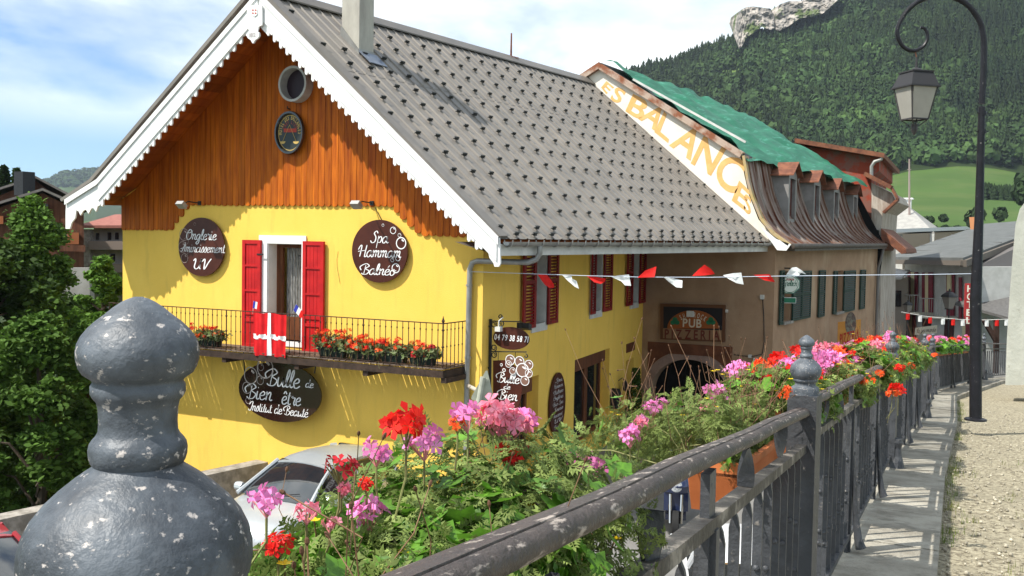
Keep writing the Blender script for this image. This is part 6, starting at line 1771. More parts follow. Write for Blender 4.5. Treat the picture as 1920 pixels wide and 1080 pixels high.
# flag on the balcony rail and two little flags
fx0, fx1 = UY(475, 620, FY - .05).x, UY(537, 620, FY - .05).x; fz1, fz0 = UY(500, 587, FY).z, UY(505, 667, FY).z
fl_ = empty('savoy_flag', ((fx0 + fx1) / 2, FY - .05, fz0), 'red flag with white cross tied to the balcony railing', 'flag')
def cloth(mb, x0, x1, za, zb_, off=0, nx=14, nz=8):
    V = []
    for i in range(nx + 1):
        for j in range(nz + 1):
            x = x0 + (x1 - x0) * i / nx; u = (x - fx0) / (fx1 - fx0); v = j / nz; z = za + (zb_ - za) * v
            V.append((x, FY - .05 - off + .022 * math.sin(u * 21 + v * 2.2) * (.4 + .6 * (fz1 - z) / (fz1 - fz0)) + .01 * math.sin(u * 43), z - .012 * math.sin(u * 9)))
    mb.add(V, [(i * (nz + 1) + j, (i + 1) * (nz + 1) + j, (i + 1) * (nz + 1) + j + 1, i * (nz + 1) + j + 1) for i in range(nx) for j in range(nz)])
mb = MB(); cloth(mb, fx0, fx1, fz1, fz0, 0, 44, 14); mb.build('cloth', M('flag_red', (.72, .018, .022), .6, (.60, .012, .016), 5, trans=.15), fl_, True, None)
mb = MB(); xc = fx0 + (fx1 - fx0) * .5; hw = (fx1 - fx0) * .055
cloth(mb, xc - hw, xc + hw, fz1, fz0, .006, 6, 14); zm = fz1 + (fz0 - fz1) * .55
cloth(mb, fx0, fx1, zm + .045, zm - .045, .006, 44, 2); mb.build('cross', M('flag_white', (.82, .82, .80), .6), fl_, True, None)
for k, (px, py, tilt, lab) in enumerate(((474, 574, .15, 'tiny French flag at the left end of the hanging red flag'), (545, 580, .5, 'tiny French flag leaning in front of the balcony door'))):
    a = UY(px, py + 14, FY); r_ = empty('small_flag', a, lab, 'flag', 'tiny French flags on the balcony')
    mb = MB(); tp = a + Vector((tilt * .3, -.03, .24)); mb.tube([a, tp], .005, 5); mb.build('stick', offwhite, r_)
    dx = Vector((.05, 0, -.01)) if k == 0 else Vector((.06, 0, -.05)); dn = Vector((-.02, 0, -.13)) if k == 0 else Vector((-.06, 0, -.11))
    tp = tp if k else tp
    for j, mt in enumerate((M('flag_blue', (.03, .04, .30), .6), flagw, flagr)):
        mb = MB(); mb.prism([tp + dx * j, tp + dx * (j + 1), tp + dx * (j + 1) + dn, tp + dx * j + dn], (0, -.003, 0)); mb.build('stripe', mt, r_)
# ---------------------------------------------------------------- flower planters
leafg = M('geranium_leaf', (.14, .32, .03), .45, (.09, .21, .022), 40, attr=True, trans=.32, spec=.4)
leaff = M('fern_leaf', (.24, .31, .09), .6, (.15, .20, .05), 30, attr=True, trans=.28)
stemm = M('green_stem', (.24, .25, .09), .6, (.17, .15, .06), 20)
drym = M('dry_stem', (.26, .15, .085), .7, (.15, .08, .045), 25)
budm = M('dry_bud', (.11, .055, .03), .8)
yelf = M('yellow_petal', (.80, .55, .01), .5, trans=.2)
PET = {'pink': M('pink_petal', (.80, .25, .52), .5, (.72, .17, .42), 60, trans=.3), 'red': M('red_petal', (.74, .025, .016), .5, (.60, .015, .012), 60, trans=.25),
       'salmon': M('salmon_petal', (.80, .13, .20), .5, (.76, .24, .34), 60, trans=.3), 'orange': M('orange_red_petal', (.80, .085, .022), .5, (.7, .05, .015), 60, trans=.25),
       'dark': M('dark_red_petal', (.50, .022, .03), .55, (.36, .015, .02), 60, trans=.25)}
pot_terra = M('terracotta_plastic', (.56, .17, .055), .55, (.50, .145, .045), 5, bump=.1)
pot_dark = M('dark_green_plastic', (.018, .028, .024), .4)
def tpl_geran():
    V, Fc = [], []
    for k in range(5):
        a = R(-20 + 55 * k); V0 = [(0, 0, 0)]
        for da, r_, z in ((-26, .62, .05), (-10, .95, .12), (10, .95, .12), (26, .62, .05)): V0.append((r_ * math.cos(a + R(da)), r_ * math.sin(a + R(da)), z))
        b = len(V); V += V0; Fc += [(b, b + 1, b + 2, b + 3), (b, b + 3, b + 4, b + 4)]
    Fc = [f if len(set(f)) == 4 else (f[0], f[1], f[2], f[2]) for f in Fc]
    return V, [f for f in Fc]
def tpl_geran4():
    V, Fc = [], []
    for k in range(5):
        a = R(-20 + 55 * k); b = len(V)
        V += [(0, 0, 0), (.70 * math.cos(a - R(27)), .70 * math.sin(a - R(27)), .05), (1.0 * math.cos(a), 1.0 * math.sin(a), .13), (.70 * math.cos(a + R(27)), .70 * math.sin(a + R(27)), .05)]
        Fc.append((b, b + 1, b + 2, b + 3))
    return V, Fc
def tpl_fern():
    V, Fc = [], []
    def lf(x, y, a, L, w, z=0):
        b = len(V); c, s = math.cos(a), math.sin(a)
        V.extend([(x, y, z), (x + c * L * .5 - s * w, y + s * L * .5 + c * w, z + .03), (x + c * L, y + s * L, z - .04), (x + c * L * .5 + s * w, y + s * L * .5 - c * w, z + .03)]); Fc.append((b, b + 1, b + 2, b + 3))
    lf(0, 0, 0, .95, .018)
    for k in range(4):
        x = .22 + .2 * k; L = .48 - .08 * k
        for sg in (-1, 1):
            lf(x, 0, sg * R(48), L, .055, .01); 
            if k < 2: lf(x + L * .35 * math.cos(R(48)), sg * L * .35 * math.sin(R(48)), sg * R(10), L * .5, .04, .01); lf(x + L * .4 * math.cos(R(48)), sg * L * .4 * math.sin(R(48)), sg * R(95), L * .42, .04, .01)
    lf(.82, 0, 0, .32, .06)
    return V, Fc
TG, TF = tpl_geran4(), tpl_fern()
def tpl_floret():
    V, Fc = [], []
    for k in range(5):
        a = R(72 * k + (8 if k < 2 else -4)); b = len(V); L = 1.0 if k < 2 else .9; w = .30
        c, s = math.cos(a), math.sin(a)
        V += [(0, 0, 0), (c * L * .66 - s * w, s * L * .66 + c * w, .16), (c * L, s * L, .10), (c * L * .66 + s * w, s * L * .66 - c * w, .16)]; Fc.append((b, b + 1, b + 2, b + 3))
    return V, Fc
TFL = tpl_floret()
def orient(nrm, g):
    n = len(nrm); z = nrm / np.linalg.norm(nrm, axis=1, keepdims=True); t = g.normal(size=(n, 3)); x = np.cross(t, z); x /= np.linalg.norm(x, axis=1, keepdims=True)
    return np.stack([x, np.cross(z, x), z], axis=1)
def flower_head(root, c, r_, col, g, n=13, flat=False):
    c = np.array(c); view = np.array(CF) * -1
    d = g.normal(size=(n, 3)); d[:, 2] = np.abs(d[:, 2]) * .8 + .1; d += view * .25; d /= np.linalg.norm(d, axis=1, keepdims=True)
    P = c + d * r_ * (.60 + .28 * g.random((n, 1))); nr = d + g.normal(size=(n, 3)) * .45
    V, Fc = scatter(*TFL, P, orient(nr, g), r_ * .52 * (.75 + .5 * g.random(n)))
    at = np.repeat(.75 + .45 * g.random(n), 5)
    o = bulk('flower_head', V, Fc, at, PETA[col], root)
    mb = MB(); base = Vector(c) - z0 * r_ * .75
    for k in range(min(n, 9)): mb.tube([base, Vector(P[k])], .0008 + r_ * .008, 4, False)
    ms = MB(); ms.tube([base - z0 * r_ * 2.8 + Vector(tuple(g.normal(0, .5, 3) * r_)), base - z0 * r_ * 1.2, base], .0019, 5, False); ms.build('flower_stem', stemm, o)
    mb.build('pedicels', M('pinkish_pedicel', (.60, .24, .24), .6) if col in ('salmon', 'pink') else stemm, o)
    return o
PETA = {k: M(k + '_floret', v[0], .5, v[1], 60, attr=True, trans=.28) for k, v in {
    'pink': ((.84, .30, .60), (.78, .20, .48)), 'red': ((.82, .03, .018), (.70, .015, .012)), 'salmon': ((.85, .16, .24), (.84, .34, .46)), 'orange': ((.90, .15, .03), (.86, .09, .018)), 'dark': ((.60, .03, .04), (.45, .02, .03))}.items()}
PLANTERS = []
def planter(y0, y1, label, n_fern, n_ger, size, up, out, seed, low=0, ext=0, taper=False, indroop=1.0, bh=.20, pot=pot_terra, droop=.25, over=.0, heads=(), nyel=8, ndry=12, ox=-.22, name='flower_planter', hscale=1.0, box=True, near=False):
    g = np.random.default_rng(seed)
    a, b = fz(y0), fz(y1); soil = TIP - .42 - low
    d = (b - a).normalized(); side = Vector((d.y, -d.x, 0)).normalized(); side = side if side.x > 0 else -side; L = (b - a).length
    o_ = a.lerp(b, .5) + side * ox + z0 * (soil - .2)
    root = empty(name, o_, label, 'flower box', 'flower boxes hung on the bridge railing'); PLANTERS.append(root)
    mb = MB(); A = a + side * ox + z0 * soil; B = b + side * ox + z0 * soil
    if box:
        t, w = .075, .095
        for (p, q) in ((A, B),):
            sec = [(-t, -bh), (t, -bh), (w, .0), (w + .012, .0), (w + .012, .025), (w - .01, .025), (w - .012, -.02), (-w + .012, -.02), (-w + .01, .025), (-w - .012, .025), (-w - .012, .0), (-w, .0)]
            mb.prism([p + side * x + z0 * z for x, z in sec], q - p)
            mb.prism([p + side * x + z0 * z for x, z in ((-t, -bh), (t, -bh), (w, .02), (-w, .02))], d * .008)
        mb.build('box', pot, root)
        mb = MB(); mb.prism([A + side * -.08 - z0 * .03, A + side * .08 - z0 * .03, B + side * .08 - z0 * .03, B - side * .08 - z0 * .03], z0 * .01); mb.build('soil', M('potting_soil', (.03, .02, .015), .95), root)
    def pts(n, shell=.35):
        u = g.random(n) * (1 + ext) - ext; th = g.random(n) * math.pi * 1.35 - math.pi * .25     # from outer droop over the top to the inner side
        rr = (shell + (1 - shell) * g.random(n))
        x = -np.cos(th); z = np.sin(th)
        X = np.where(x < 0, x * out, x * (.16 + over)) * rr
        Z = np.where(z > 0, z * up, z * droop * np.where(x > 0, indroop, 1.0)) * rr
        if taper: X = X * (.45 + .65 * u)
        bump_ = ((.18 + 1.15 * u) if near and taper else 1.0) * (.72 + .33 * np.sin(u * L * 7 + seed) * np.sin(u * L * 3.1 + seed * 2) + .12 * g.random(n))
        Z = np.where(Z > 0, Z * bump_, Z); 
        P = np.array(a)[None] * (1 - u)[:, None] + np.array(b)[None] * u[:, None] + np.array(side)[None] * (X + ox)[:, None]
        P[:, 2] += Z + soil + .02
        nr = np.array(side)[None] * x[:, None] + np.array((0, 0, 1.0))[None] * (z + .5)[:, None]
        return P, nr
    if n_fern:
        P, nr = pts(n_fern); V, Fc = scatter(*TF, P, orient(nr + g.normal(size=nr.shape) * .8, g), size * (.6 + .8 * g.random(n_fern)))
        k = len(TF[1]); bulk('fern_foliage', V, Fc, np.repeat(.6 + .75 * g.random(n_fern), k), leaff, root)
    if n_ger:
        P, nr = pts(n_ger, .5); cl = np.sin(P[:, 1] * 9 + seed) + g.normal(size=n_ger) * .6; P, nr = P[cl > -.1], nr[cl > -.1]; m = len(P)
        V, Fc = scatter(*TG, P, orient(nr + g.normal(size=nr.shape) * .5, g), size * (.72 if near else .62) * (.6 + .8 * g.random(m))); bulk('geranium_leaves', V, Fc, np.repeat(.65 + .7 * g.random(m), 5), leafg, root)
    # stems, dry buds, small yellow flowers
    P, nr = pts(ndry * 2 + nyel * 2 + 40, .2)
    mb = MB(); md = MB(); my = MB(); bd = MB(); k = 0
    for j in range(40):
        p = Vector(P[k]); k += 1; q = Vector((p.x * .3 + o_.x * .7, p.y, A.z)) ; mb.tube([q, q.lerp(p, .6) + z0 * .02, p], .0022 if near else .003, 4, False)
    for j in range(ndry):
        p = Vector(P[k]); k += 1; h = up * (.5 + 1.0 * g.random()); ln = Vector(tuple(g.normal(0, .30, 3))) * h; ln.z = abs(ln.z) * .3
        t = p + z0 * h * .8 + ln; mid = p.lerp(t, .5) + Vector(tuple(g.normal(0, .02, 3))); md.tube([p, mid, t], [.0012, .0009, .0007] if near else [.002, .0015, .0012], 4, False)
        bd.lathe([(.001, -.004), (.0028, 0), (.0025, .004), (.001, .007)], t, 6, t - mid)
        if g.random() < .6: t2 = mid + Vector(tuple(g.normal(0, .035, 3))) + z0 * .05; md.tube([mid, t2], .0011, 4, False); bd.lathe([(.001, -.003), (.003, 0), (.0026, .004), (.001, .006)], t2, 6, t2 - mid)
    for j in range(nyel):
        p = Vector(P[k]); k += 1; t = p + z0 * (up * .35 * (.3 + g.random())) + Vector(tuple(g.normal(0, .02, 3))); md.tube([p, t], .0013, 4, False)
        rr = .010 if near else .016
        for w in range(6):
            aa = w * 1.047; e = Vector((math.cos(aa), math.sin(aa), .25)); f = Vector((-math.sin(aa), math.cos(aa), 0)); my.add([t, t + e * rr * .7 + f * rr * .35, t + e * rr * 1.1, t + e * rr * .7 - f * rr * .35], [(0, 1, 2, 3)])
    tag(mb.build('stems', stemm, root), kind='stuff'); tag(md.build('dry_stems', drym, root), kind='stuff')
    if bd.v: tag(bd.build('dry_buds', budm, root), kind='stuff')
    if my.v: tag(my.build('yellow_flowers', yelf, root), kind='stuff')
    for q in heads:
        if len(q) == 5: px, py, D, r_, col = q; c = UD(px, py, D); rad = r_ * D / F
        else: c, rad, col = q
        flower_head(root, c, rad * 1.22, col, g, 15 if rad > .03 else 10)
    return root
def dn(px): return 1.22 + (px - 480) / 620 * .72
near_heads = [(500, 945, 30, 'pink'), (692, 972, 34, 'pink'), (522, 1028, 30, 'red'), (575, 965, 22, 'salmon'), (636, 882, 30, 'dark'), (706, 852, 26, 'pink'), (762, 806, 38, 'red'), (796, 835, 33, 'pink'), (688, 915, 16, 'red'), (640, 920, 16, 'salmon'),
              (878, 788, 28, 'pink'), (925, 786, 34, 'salmon'), (955, 800, 36, 'salmon'), (985, 795, 26, 'pink'), (948, 862, 25, 'red'), (858, 800, 16, 'orange'), (972, 925, 32, 'pink'), (1085, 868, 26, 'pink'), (1118, 882, 22, 'pink'), (985, 850, 15, 'dark'), (618, 985, 16, 'salmon')]
def spread(pa, pb, n, rmin, rmax, cols, seed):
    g = random.Random(seed); out = []
    for k in range(n):
        t = g.random(); c = pa.lerp(pb, t) + Vector((g.gauss(0, .10), g.gauss(0, .05), g.gauss(0, .05))); out.append((c, g.uniform(rmin, rmax), g.choice(cols)))
    return out
planter(.86, 1.72, 'nearest flower box with pink and red geraniums spilling left of the worn handrail', 4600, 1500, .042, .165, .38, 3, taper=True, over=.07, droop=.36, ndry=20, nyel=16, heads=[(a, b, dn(a), r_, c) for a, b, r_, c in near_heads], near=True)
planter(3.22, 4.2, 'terracotta flower box with mostly dry ferny foliage just before the second finial', 4000, 60, .038, .25, .52, 5, droop=.20, ox=-.165, indroop=0, over=-.09, low=.035, ext=.04, bh=.15, ndry=90, nyel=22, near=True,
        heads=[(1182, 823, 3.3, 20, 'pink'), (1225, 768, 3.4, 16, 'pink'), (1240, 758, 3.45, 12, 'pink'), (1340, 740, 3.8, 18, 'pink'), (1352, 745, 3.8, 12, 'pink'), (1322, 765, 3.7, 9, 'salmon'), (1350, 770, 3.8, 10, 'pink'), (1200, 795, 3.3, 14, 'salmon'), (1468, 742, 4.1, 10, 'orange'), (1476, 735, 4.2, 9, 'orange'), (1180, 900, 2.6, 10, 'pink'), (1205, 790, 3.35, 10, 'pink')])
cols = ['pink', 'pink', 'salmon', 'orange', 'red']
FB = [(5.0, 5.85, 'flower box just behind the second finial with yellow dotted foliage', 7, 14), (7.0, 7.8, 'flower box in full pink bloom midway between second and third finial', 11, 26), (9.05, 9.85, 'flower box with orange red geraniums hanging over the rail before the third finial', 13, 30),
      (11.2, 12.0, 'bushy flower box right behind the third finial', 17, 22), (13.3, 14.1, 'flower box between third finial and lamp post', 19, 24), (15.5, 16.3, 'small looking flower box in front of the fourth finial', 23, 20)]
for y0, y1, lab, sd, nh in FB:
    a, b = fz(y0) + Vector((-.28, 0, TIP - .30)), fz(y1) + Vector((-.28, 0, TIP - .30))
    hd_ = spread(a + z0 * (.03 if y0 < 8.5 else .06 if y0 < 10.5 else .12), b + z0 * (.03 if y0 < 8.5 else .06 if y0 < 10.5 else .12), int(nh * 1.7), .042, .066, cols, sd)
    if y0 > 6: 
        a2, b2 = fz(y0) + Vector((.03, 0, TIP - .36)), fz(y1) + Vector((.03, 0, TIP - .36)); hd_ += spread(a2, b2, 7 if y0 < 11 else 4, .03, .045, ['orange', 'red', 'orange'], sd + 1)
    planter(y0, y1, lab, 1500, 700, .085, .20 if y0 < 8.5 else .26 if y0 < 10.5 else .34, .34, sd, droop=.26, over=(.12 if y0 < 8 else .22) if y0 > 6 else .05, ext=.12, ndry=34, nyel=110, heads=hd_)
for y0, y1, lab, sd in ((25.2, 28.3, 'far flower box with pink blooms left of the lamp post base', 29), (28.8, 32.2, 'farthest flower box with orange and pink blooms by the white pillar', 31)):
    a, b = fz(y0) + Vector((-.2, 0, TIP - .22)), fz(y1) + Vector((-.2, 0, TIP - .22))
    planter(y0, y1, lab, 0, 1300, .13, .28, .30, sd, droop=.2, over=.12, ndry=8, nyel=20, heads=spread(a, b, 26, .05, .085, cols + ['orange'], sd))

# balcony flower boxes
def balcony_box(px0, px1, top, label, seed, cols, n=22, pot=True):
    g = np.random.default_rng(seed); ra = random.Random(seed); yb = FY + .12
    x0, x1 = UY(px0, 660, yb).x, UY(px1, 660, yb).x; zt = UY((px0 + px1) / 2, top, yb).z; zb_ = zf + .04
    root = empty('balcony_flower_box', ((x0 + x1) / 2, yb, zb_), label, 'flower box', 'flower boxes on the balcony')
    mb = MB(); mb.prism([(x0 + .06, yb - .07, zb_), (x1 - .06, yb - .07, zb_), (x1, yb - .10, zb_ + .2), (x0, yb - .10, zb_ + .2)], (0, .18, 0)); mb.box((x0 - .01, yb - .11, zb_ + .18), (x1 + .01, yb + .09, zb_ + .2)); mb.build('box', pot_dark, root)
    n_ = 420; P = np.c_[x0 - .08 + (x1 - x0 + .16) * g.random(n_), yb + g.normal(0, .09, n_), zb_ + .14 + (zt - zb_ - .16) * g.random(n_)]
    V, Fc = scatter(*TG, P, rotmats(n_, .6, g), .045 * (.6 + .7 * g.random(n_))); bulk('foliage', V, Fc, np.repeat(.7 + .7 * g.random(n_), 5), M('balcony_leaves', (.13, .19, .05), .6, (.20, .22, .12), 14, attr=True, trans=.3), root)
    for k in range(n): 
        c = Vector((x0 - .05 + (x1 - x0 + .1) * ra.random(), yb - .15 + .12 * ra.random(), zb_ + .14 + (zt - zb_ - .05) * ra.random() ** .7)); flower_head(root, c, ra.uniform(.05, .078), ra.choice(cols), g, 8)
    mb = MB()
    for k in range(3):
        x = x0 + (x1 - x0) * ra.random(); p = Vector((x, FY - .07, zf + .1)); q = [p]
        for j in range(5): q.append(q[-1] + Vector((ra.gauss(0, .02), 0, -.07)))
        mb.tube(q, .004, 4, False)
        for c in q[1:]: mb.lathe([(.002, -.01), (.014, 0), (.002, .01)], c, 5)
    0 and mb.build('trailing_stem', M('pale_trailing_leaf', (.45, .42, .28), .7), root)
balcony_box(372, 412, 618, 'balcony flower box with red blooms at the left end beside the stone grey finial', 41, ['red', 'orange', 'orange'], 14)
balcony_box(600, 652, 628, 'balcony flower box with orange blooms in front of the right red shutter', 42, ['orange', 'orange', 'red'], 26)
balcony_box(658, 712, 640, 'balcony flower box with dense orange red blooms, second from the red shutter', 43, ['orange', 'red', 'orange'], 28)
balcony_box(716, 762, 645, 'balcony flower box third from the red shutter showing its dark pot', 44, ['orange', 'orange', 'red'], 16)
balcony_box(770, 816, 650, 'balcony flower box nearest the right corner with deep red blooms', 45, ['red', 'dark', 'orange'], 17)
# potted topiary beside the arch
c = UP(1190, 800, CC + SN * .45, SN); zg = Z0 + .0
tp = empty('potted_topiary', (c.x, c.y, zg), 'dark clipped conical shrub in a brown tub beside the pub arch', 'shrub')
mb = MB(); mb.lathe([(.24, 0), (.32, .5), (.34, .5), (.34, .55), (.28, .55)], (c.x, c.y, zg), 14); mb.build('tub', brownw, tp)
n_ = 2600; g = np.random.default_rng(5); h = 1.35; u = g.random(n_); aa = g.random(n_) * 6.28; rr = (.30 + .05 * np.sin(u * 14)) * (1 - u * .72) * (.8 + .2 * g.random(n_)); P = np.c_[c.x + rr * np.cos(aa), c.y + rr * np.sin(aa), zg + .5 + u * h]
V, Fc = scatter([(0, -.5, 0), (.35, 0, .05), (0, .6, 0), (-.35, 0, .05)], [(0, 1, 2, 3)], P, rotmats(n_, .3, g), .06 * (.6 + .7 * g.random(n_))); bulk('crown', V, Fc, .5 + .4 * g.random(n_), leafm, tp)
# ---------------------------------------------------------------- cars
def car(x, y, ang, label, paint, zg=-5.08, scale=1.0, name='parked_car'):
    """small hatchback facing local -y; loft of cross sections"""
    root = empty(name, (x, y, zg), label, 'car')
    ca, sa = math.cos(ang), math.sin(ang)
    def T(p): return Vector((x + (p[0] * ca - p[1] * sa) * scale, y + (p[0] * sa + p[1] * ca) * scale, zg + p[2] * scale))
    # stations: y, half width at belt, sill height, belt height
    body = [(-1.93, .55, .34, .52), (-1.88, .68, .26, .66), (-1.74, .77, .22, .74), (-1.45, .82, .20, .82), (-1.05, .835, .20, .885), (-.80, .84, .20, .93), (-.2, .845, .20, .95), (.6, .845, .20, .97), (1.3, .835, .21, .98), (1.7, .80, .24, .97), (1.86, .74, .28, .92), (1.91, .66, .36, .80)]
    prof_ = []
    def section(yy, hw, zs, zb):
        q = []
        for x_, z in ((-.72, zs), (-.98, zs + .07), (-1.0, zs + (zb - zs) * .45), (-.985, zb - .16), (-.93, zb - .04), (-.80, zb + .005), (-.45, zb + .045), (0, zb + .06), (.45, zb + .045), (.80, zb + .005), (.93, zb - .04), (.985, zb - .16), (1.0, zs + (zb - zs) * .45), (.98, zs + .07), (.72, zs)):
            q.append(T((x_ * hw, yy, z)))
        return q
    mb = MB(); rows = [section(*s_) for s_ in body]; m = len(rows[0]); mb.v = [tuple(v) for r_ in rows for v in r_]
    for i in range(len(rows) - 1):
        for j in range(m): j2 = (j + 1) % m; mb.f.append((i * m + j, i * m + j2, (i + 1) * m + j2, (i + 1) * m + j)); mb.a.append(1)
    mb.f += [tuple(range(m))[::-1], tuple(range((len(rows) - 1) * m, len(rows) * m))]; mb.a += [1, 1]
    bodyo = mb.build('body', paint, root, True, 40)
    # greenhouse: roof skin and pillars
    base = [(-.86, .70, .95), (-.5, .74, .965)]
    ws_b, ws_t = (-.98, .66, .955), (-.22, .54, 1.40)
    rf = [(-.24, .545, 1.395), (.1, .565, 1.44), (.6, .565, 1.455), (1.1, .55, 1.43), (1.45, .53, 1.38)]
    mb = MB(); rows = []
    for yy, hw, z in rf: rows.append([T((u * hw, yy, z - .045 * abs(u) ** 3)) for u in (-1, -.8, -.4, 0, .4, .8, 1)] + [T((1 * hw + .01, yy, z - .09)), T((-1 * hw - .01, yy, z - .09))])
    m = 9; mb.v = [tuple(v) for r_ in rows for v in r_]
    for i in range(len(rows) - 1):
        for j in range(m): j2 = (j + 1) % m; mb.f.append((i * m + j, i * m + j2, (i + 1) * m + j2, (i + 1) * m + j)); mb.a.append(1)
    mb.f += [tuple(range(m))[::-1], tuple(range((len(rows) - 1) * m, len(rows) * m))]; mb.a += [1, 1]
    mb.build('roof', paint, root, True, 45)
    gl = M('car_glass', (.012, .016, .02), .04, (.02, .022, .025), 2, spec=1.0, coat=1)
    mb = MB(); n = 6; V = []
    for i in range(n + 1):
        for j in range(7):
            v = i / n; u = j / 3 - 1; hw = .70 + (.535 - .70) * v; yy = -1.02 + .80 * v + .10 * abs(u) ** 2; z = .95 + .44 * v + .02 * math.sin(v * 3.14); V.append(T((u * hw, yy, z)))
    mb.add(V, [(i * 7 + j, i * 7 + j + 1, (i + 1) * 7 + j + 1, (i + 1) * 7 + j) for i in range(n) for j in range(6)]); mb.build('windscreen', gl, root, True)
    mb = MB()
    for sg in (-1, 1):
        mb = MB(); mb.prism([T((sg * .765, -.78, .955)), T((sg * .575, -.15, 1.345)), T((sg * .60, .45, 1.375)), T((sg * .60, 1.15, 1.35)), T((sg * .78, 1.45, .98))], Vector((-sg * .01, 0, 0))); mb.build('side_window', gl, root)
        mb = MB(); mb.tube([T((sg * .745, -.97, .95)), T((sg * .62, -.5, 1.22)), T((sg * .56, -.2, 1.375))], [.035, .03, .032], 6); mb.build('pillar', paint, root, True); mb = MB(); mb.bar(T((sg * .79, .35, .96)), T((sg * .60, .35, 1.37)), .05, .05); mb.build('pillar', paint, root, True); mb = MB(); mb.bar(T((sg * .77, 1.42, .98)), T((sg * .545, 1.3, 1.36)), .12, .10); mb.build('pillar', paint, root, True)
        mb = MB(); mb.lathe([(.02, -.09), (.07, -.07), (.08, .0), (.07, .07), (.02, .09)], T((sg * .90, -.74, .99)), 10, T((1, 0, 0)) - T((0, 0, 0))); mb.build('mirror', paint, root, True)
        mb = MB(); V = [T((sg * a, b, c)) for a, b, c in ((.46, -1.915, .60), (.66, -1.86, .56), (.755, -1.70, .60), (.76, -1.58, .73), (.66, -1.72, .745), (.50, -1.84, .70))]; ce = sum(V, Vector()) / 6 + (T((sg * .02, -.05, .03)) - T((0, 0, 0))); mb.add([ce] + V, [(0, k + 1, (k + 1) % 6 + 1) for k in range(6)]); mb.prism(V, T((0, .05, 0)) - T((0, 0, 0))); mb.build('headlight', M('headlight_glass', (.62, .64, .66), .08, (.30, .32, .34), 30, spec=1, coat=1), root, True)
        for yy in (-1.22, 1.22):
            ax = T((sg, 0, 0)) - T((0, 0, 0)); mb = MB(); mb.lathe([(.29, -.09), (.31, -.07), (.31, .07), (.29, .09), (.2, .09)], T((sg * .75, yy, .30)), 20, ax); wh = mb.build('wheel', M('tyre_rubber', (.02, .02, .02), .8), root, True)
            mb = MB(); mb.lathe([(.20, .0), (.19, .02), (.05, .03), (.001, .03)], T((sg * .75, yy, .30)) + ax.normalized() * .085, 12, ax); mb.build('rim', zinc, wh)
    mb = MB(); mb.prism([T((-.74, 1.43, .97)), T((.74, 1.43, .97)), T((.52, 1.40, 1.38)), T((-.52, 1.40, 1.38))], T((0, .06, 0)) - T((0, 0, 0))); mb.build('rear_window', gl, root)
    mb = MB(); mb.prism([T((-.36, -1.945, .56)), T((.36, -1.945, .56)), T((.34, -1.93, .64)), T((-.34, -1.93, .64))], T((0, .03, 0)) - T((0, 0, 0))); mb.build('grille', darkm, root)
    mb = MB(); mb.prism([T((-.26, -1.955, .40)), T((.26, -1.955, .40)), T((.26, -1.95, .50)), T((-.26, -1.95, .50))], T((0, .02, 0)) - T((0, 0, 0))); mb.build('number_plate', offwhite, root)
    mb = MB(); mb.bar(T((-.15, -1.02, .975)), T((.45, -.86, 1.06)), .012, .012); mb.build('wiper', darkm, root)
    return root
silver = M('silver_car_paint', (.50, .53, .54), .28, (.48, .51, .52), 2, metal=.35, coat=.6)
redcar = M('dark_red_car_paint', (.30, .012, .02), .3, (.28, .012, .018), 2, coat=.6)
whitecar = M('white_car_paint', (.75, .76, .77), .3, (.72, .73, .74), 2, coat=.6)
car(-10.47, 12.98, R(0), 'silver hatchback parked nose out against the yellow wall', silver)
car(-11.35, 7.4, R(75), 'dark red car cut by the lower left corner behind the finial', redcar)
car(-3.1, 12.75, R(200), 'white car on the low street glimpsed between the railing bars', whitecar)
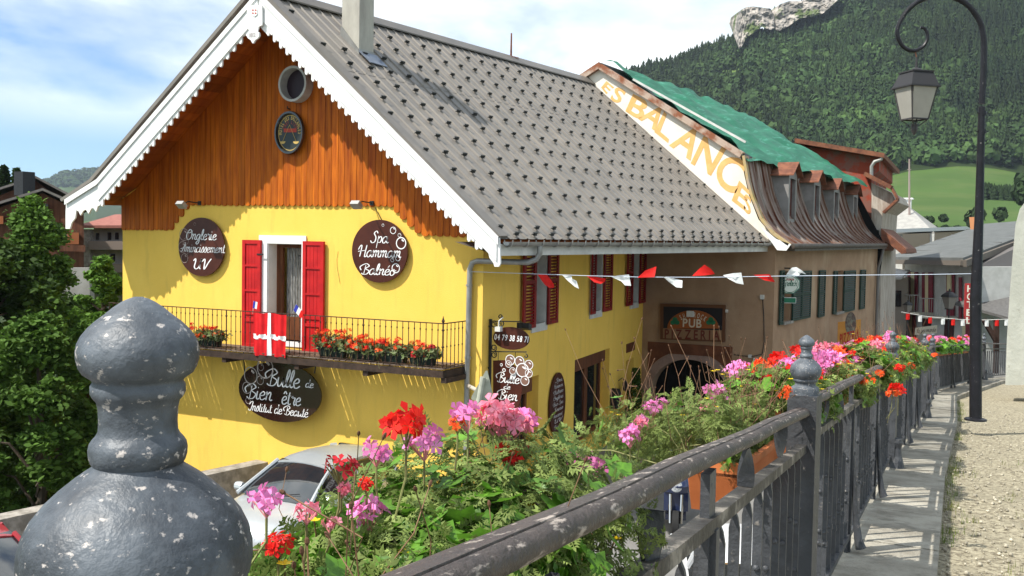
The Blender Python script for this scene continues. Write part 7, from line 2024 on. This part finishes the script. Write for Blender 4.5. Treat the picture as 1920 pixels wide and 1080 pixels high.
# motor scooter
sx, sy = -5.65, 17.4
a = UZ(1266, 996, -5.08)
sc = empty('motor_scooter', (a.x, a.y, -5.08), 'dark blue motor scooter with round headlight seen under the handrail', 'scooter')
ff = -Vector((a.x, a.y, 0)).normalized(); ss = Vector((-ff.y, ff.x, 0))
Q = lambda f, s_, z: Vector((a.x, a.y, -5.08)) + ff * f + ss * s_ + z0 * z
navy = M('navy_scooter_paint', (.02, .03, .08), .2, coat=1); chrome = M('chrome', (.6, .6, .6), .12, metal=1)
mb = MB(); mb.obox(Q(.25, 0, .72), ss * .21, ff * .10, z0 * .26); mb.lathe([(.26, -.12), (.30, 0), (.22, .18), (.12, .26)], Q(.22, 0, .92), 16); mb.obox(Q(-.55, 0, .62), ss * .18, ff * .45, z0 * .16); mb.obox(Q(-.1, 0, .32), ss * .18, ff * .35, z0 * .05); mb.build('body', navy, sc, True)
mb = MB(); mb.lathe([(.11, 0), (.115, .05), (.10, .09), (.04, .11), (.001, .112)], Q(.40, .0, .92), 16, ff); mb.build('headlight', M('headlight_glass', (.62, .64, .66), .08, spec=1), sc, True)
mb = MB(); mb.tube([Q(.15, -.36, 1.14), Q(.2, -.15, 1.10), Q(.2, .15, 1.10), Q(.15, .36, 1.14)], .02, 8); mb.build('handlebar', chrome, sc, True)
mb = MB(); mb.tube([Q(.35, .10, .75), Q(.5, .09, .28)], .03, 8); mb.tube([Q(.35, -.10, .75), Q(.5, -.09, .28)], .03, 8); mb.build('fork', chrome, sc, True)
for f in (.5, -.75): mb = MB(); mb.lathe([(.18, -.06), (.25, -.05), (.25, .05), (.18, .06)], Q(f, 0, .25), 18, ss); mb.build('wheel', M('tyre_rubber', (.02, .02, .02), .8), sc, True)
mb = MB(); mb.obox(Q(-.45, 0, .83), ss * .15, ff * .38, z0 * .05); mb.build('seat', darkm, sc)
# ---------------------------------------------------------------- valley haze
hz_ = MB(); hz_.box((-3000, -500, -30), (3400, 5400, 420))
hm = bpy.data.materials.new('haze'); hm.use_nodes = True; hn_ = hm.node_tree.nodes; hn_.clear()
ho = hn_.new('ShaderNodeOutputMaterial'); hv = hn_.new('ShaderNodeVolumePrincipled'); hv.inputs['Density'].default_value = .00011; hv.inputs['Color'].default_value = (.72, .84, 1, 1); hv.inputs['Anisotropy'].default_value = .1
hm.node_tree.links.new(hv.outputs[0], ho.inputs['Volume'])
tag(hz_.build('haze', hm), kind='stuff')
print("OBJS",len(bpy.data.objects))
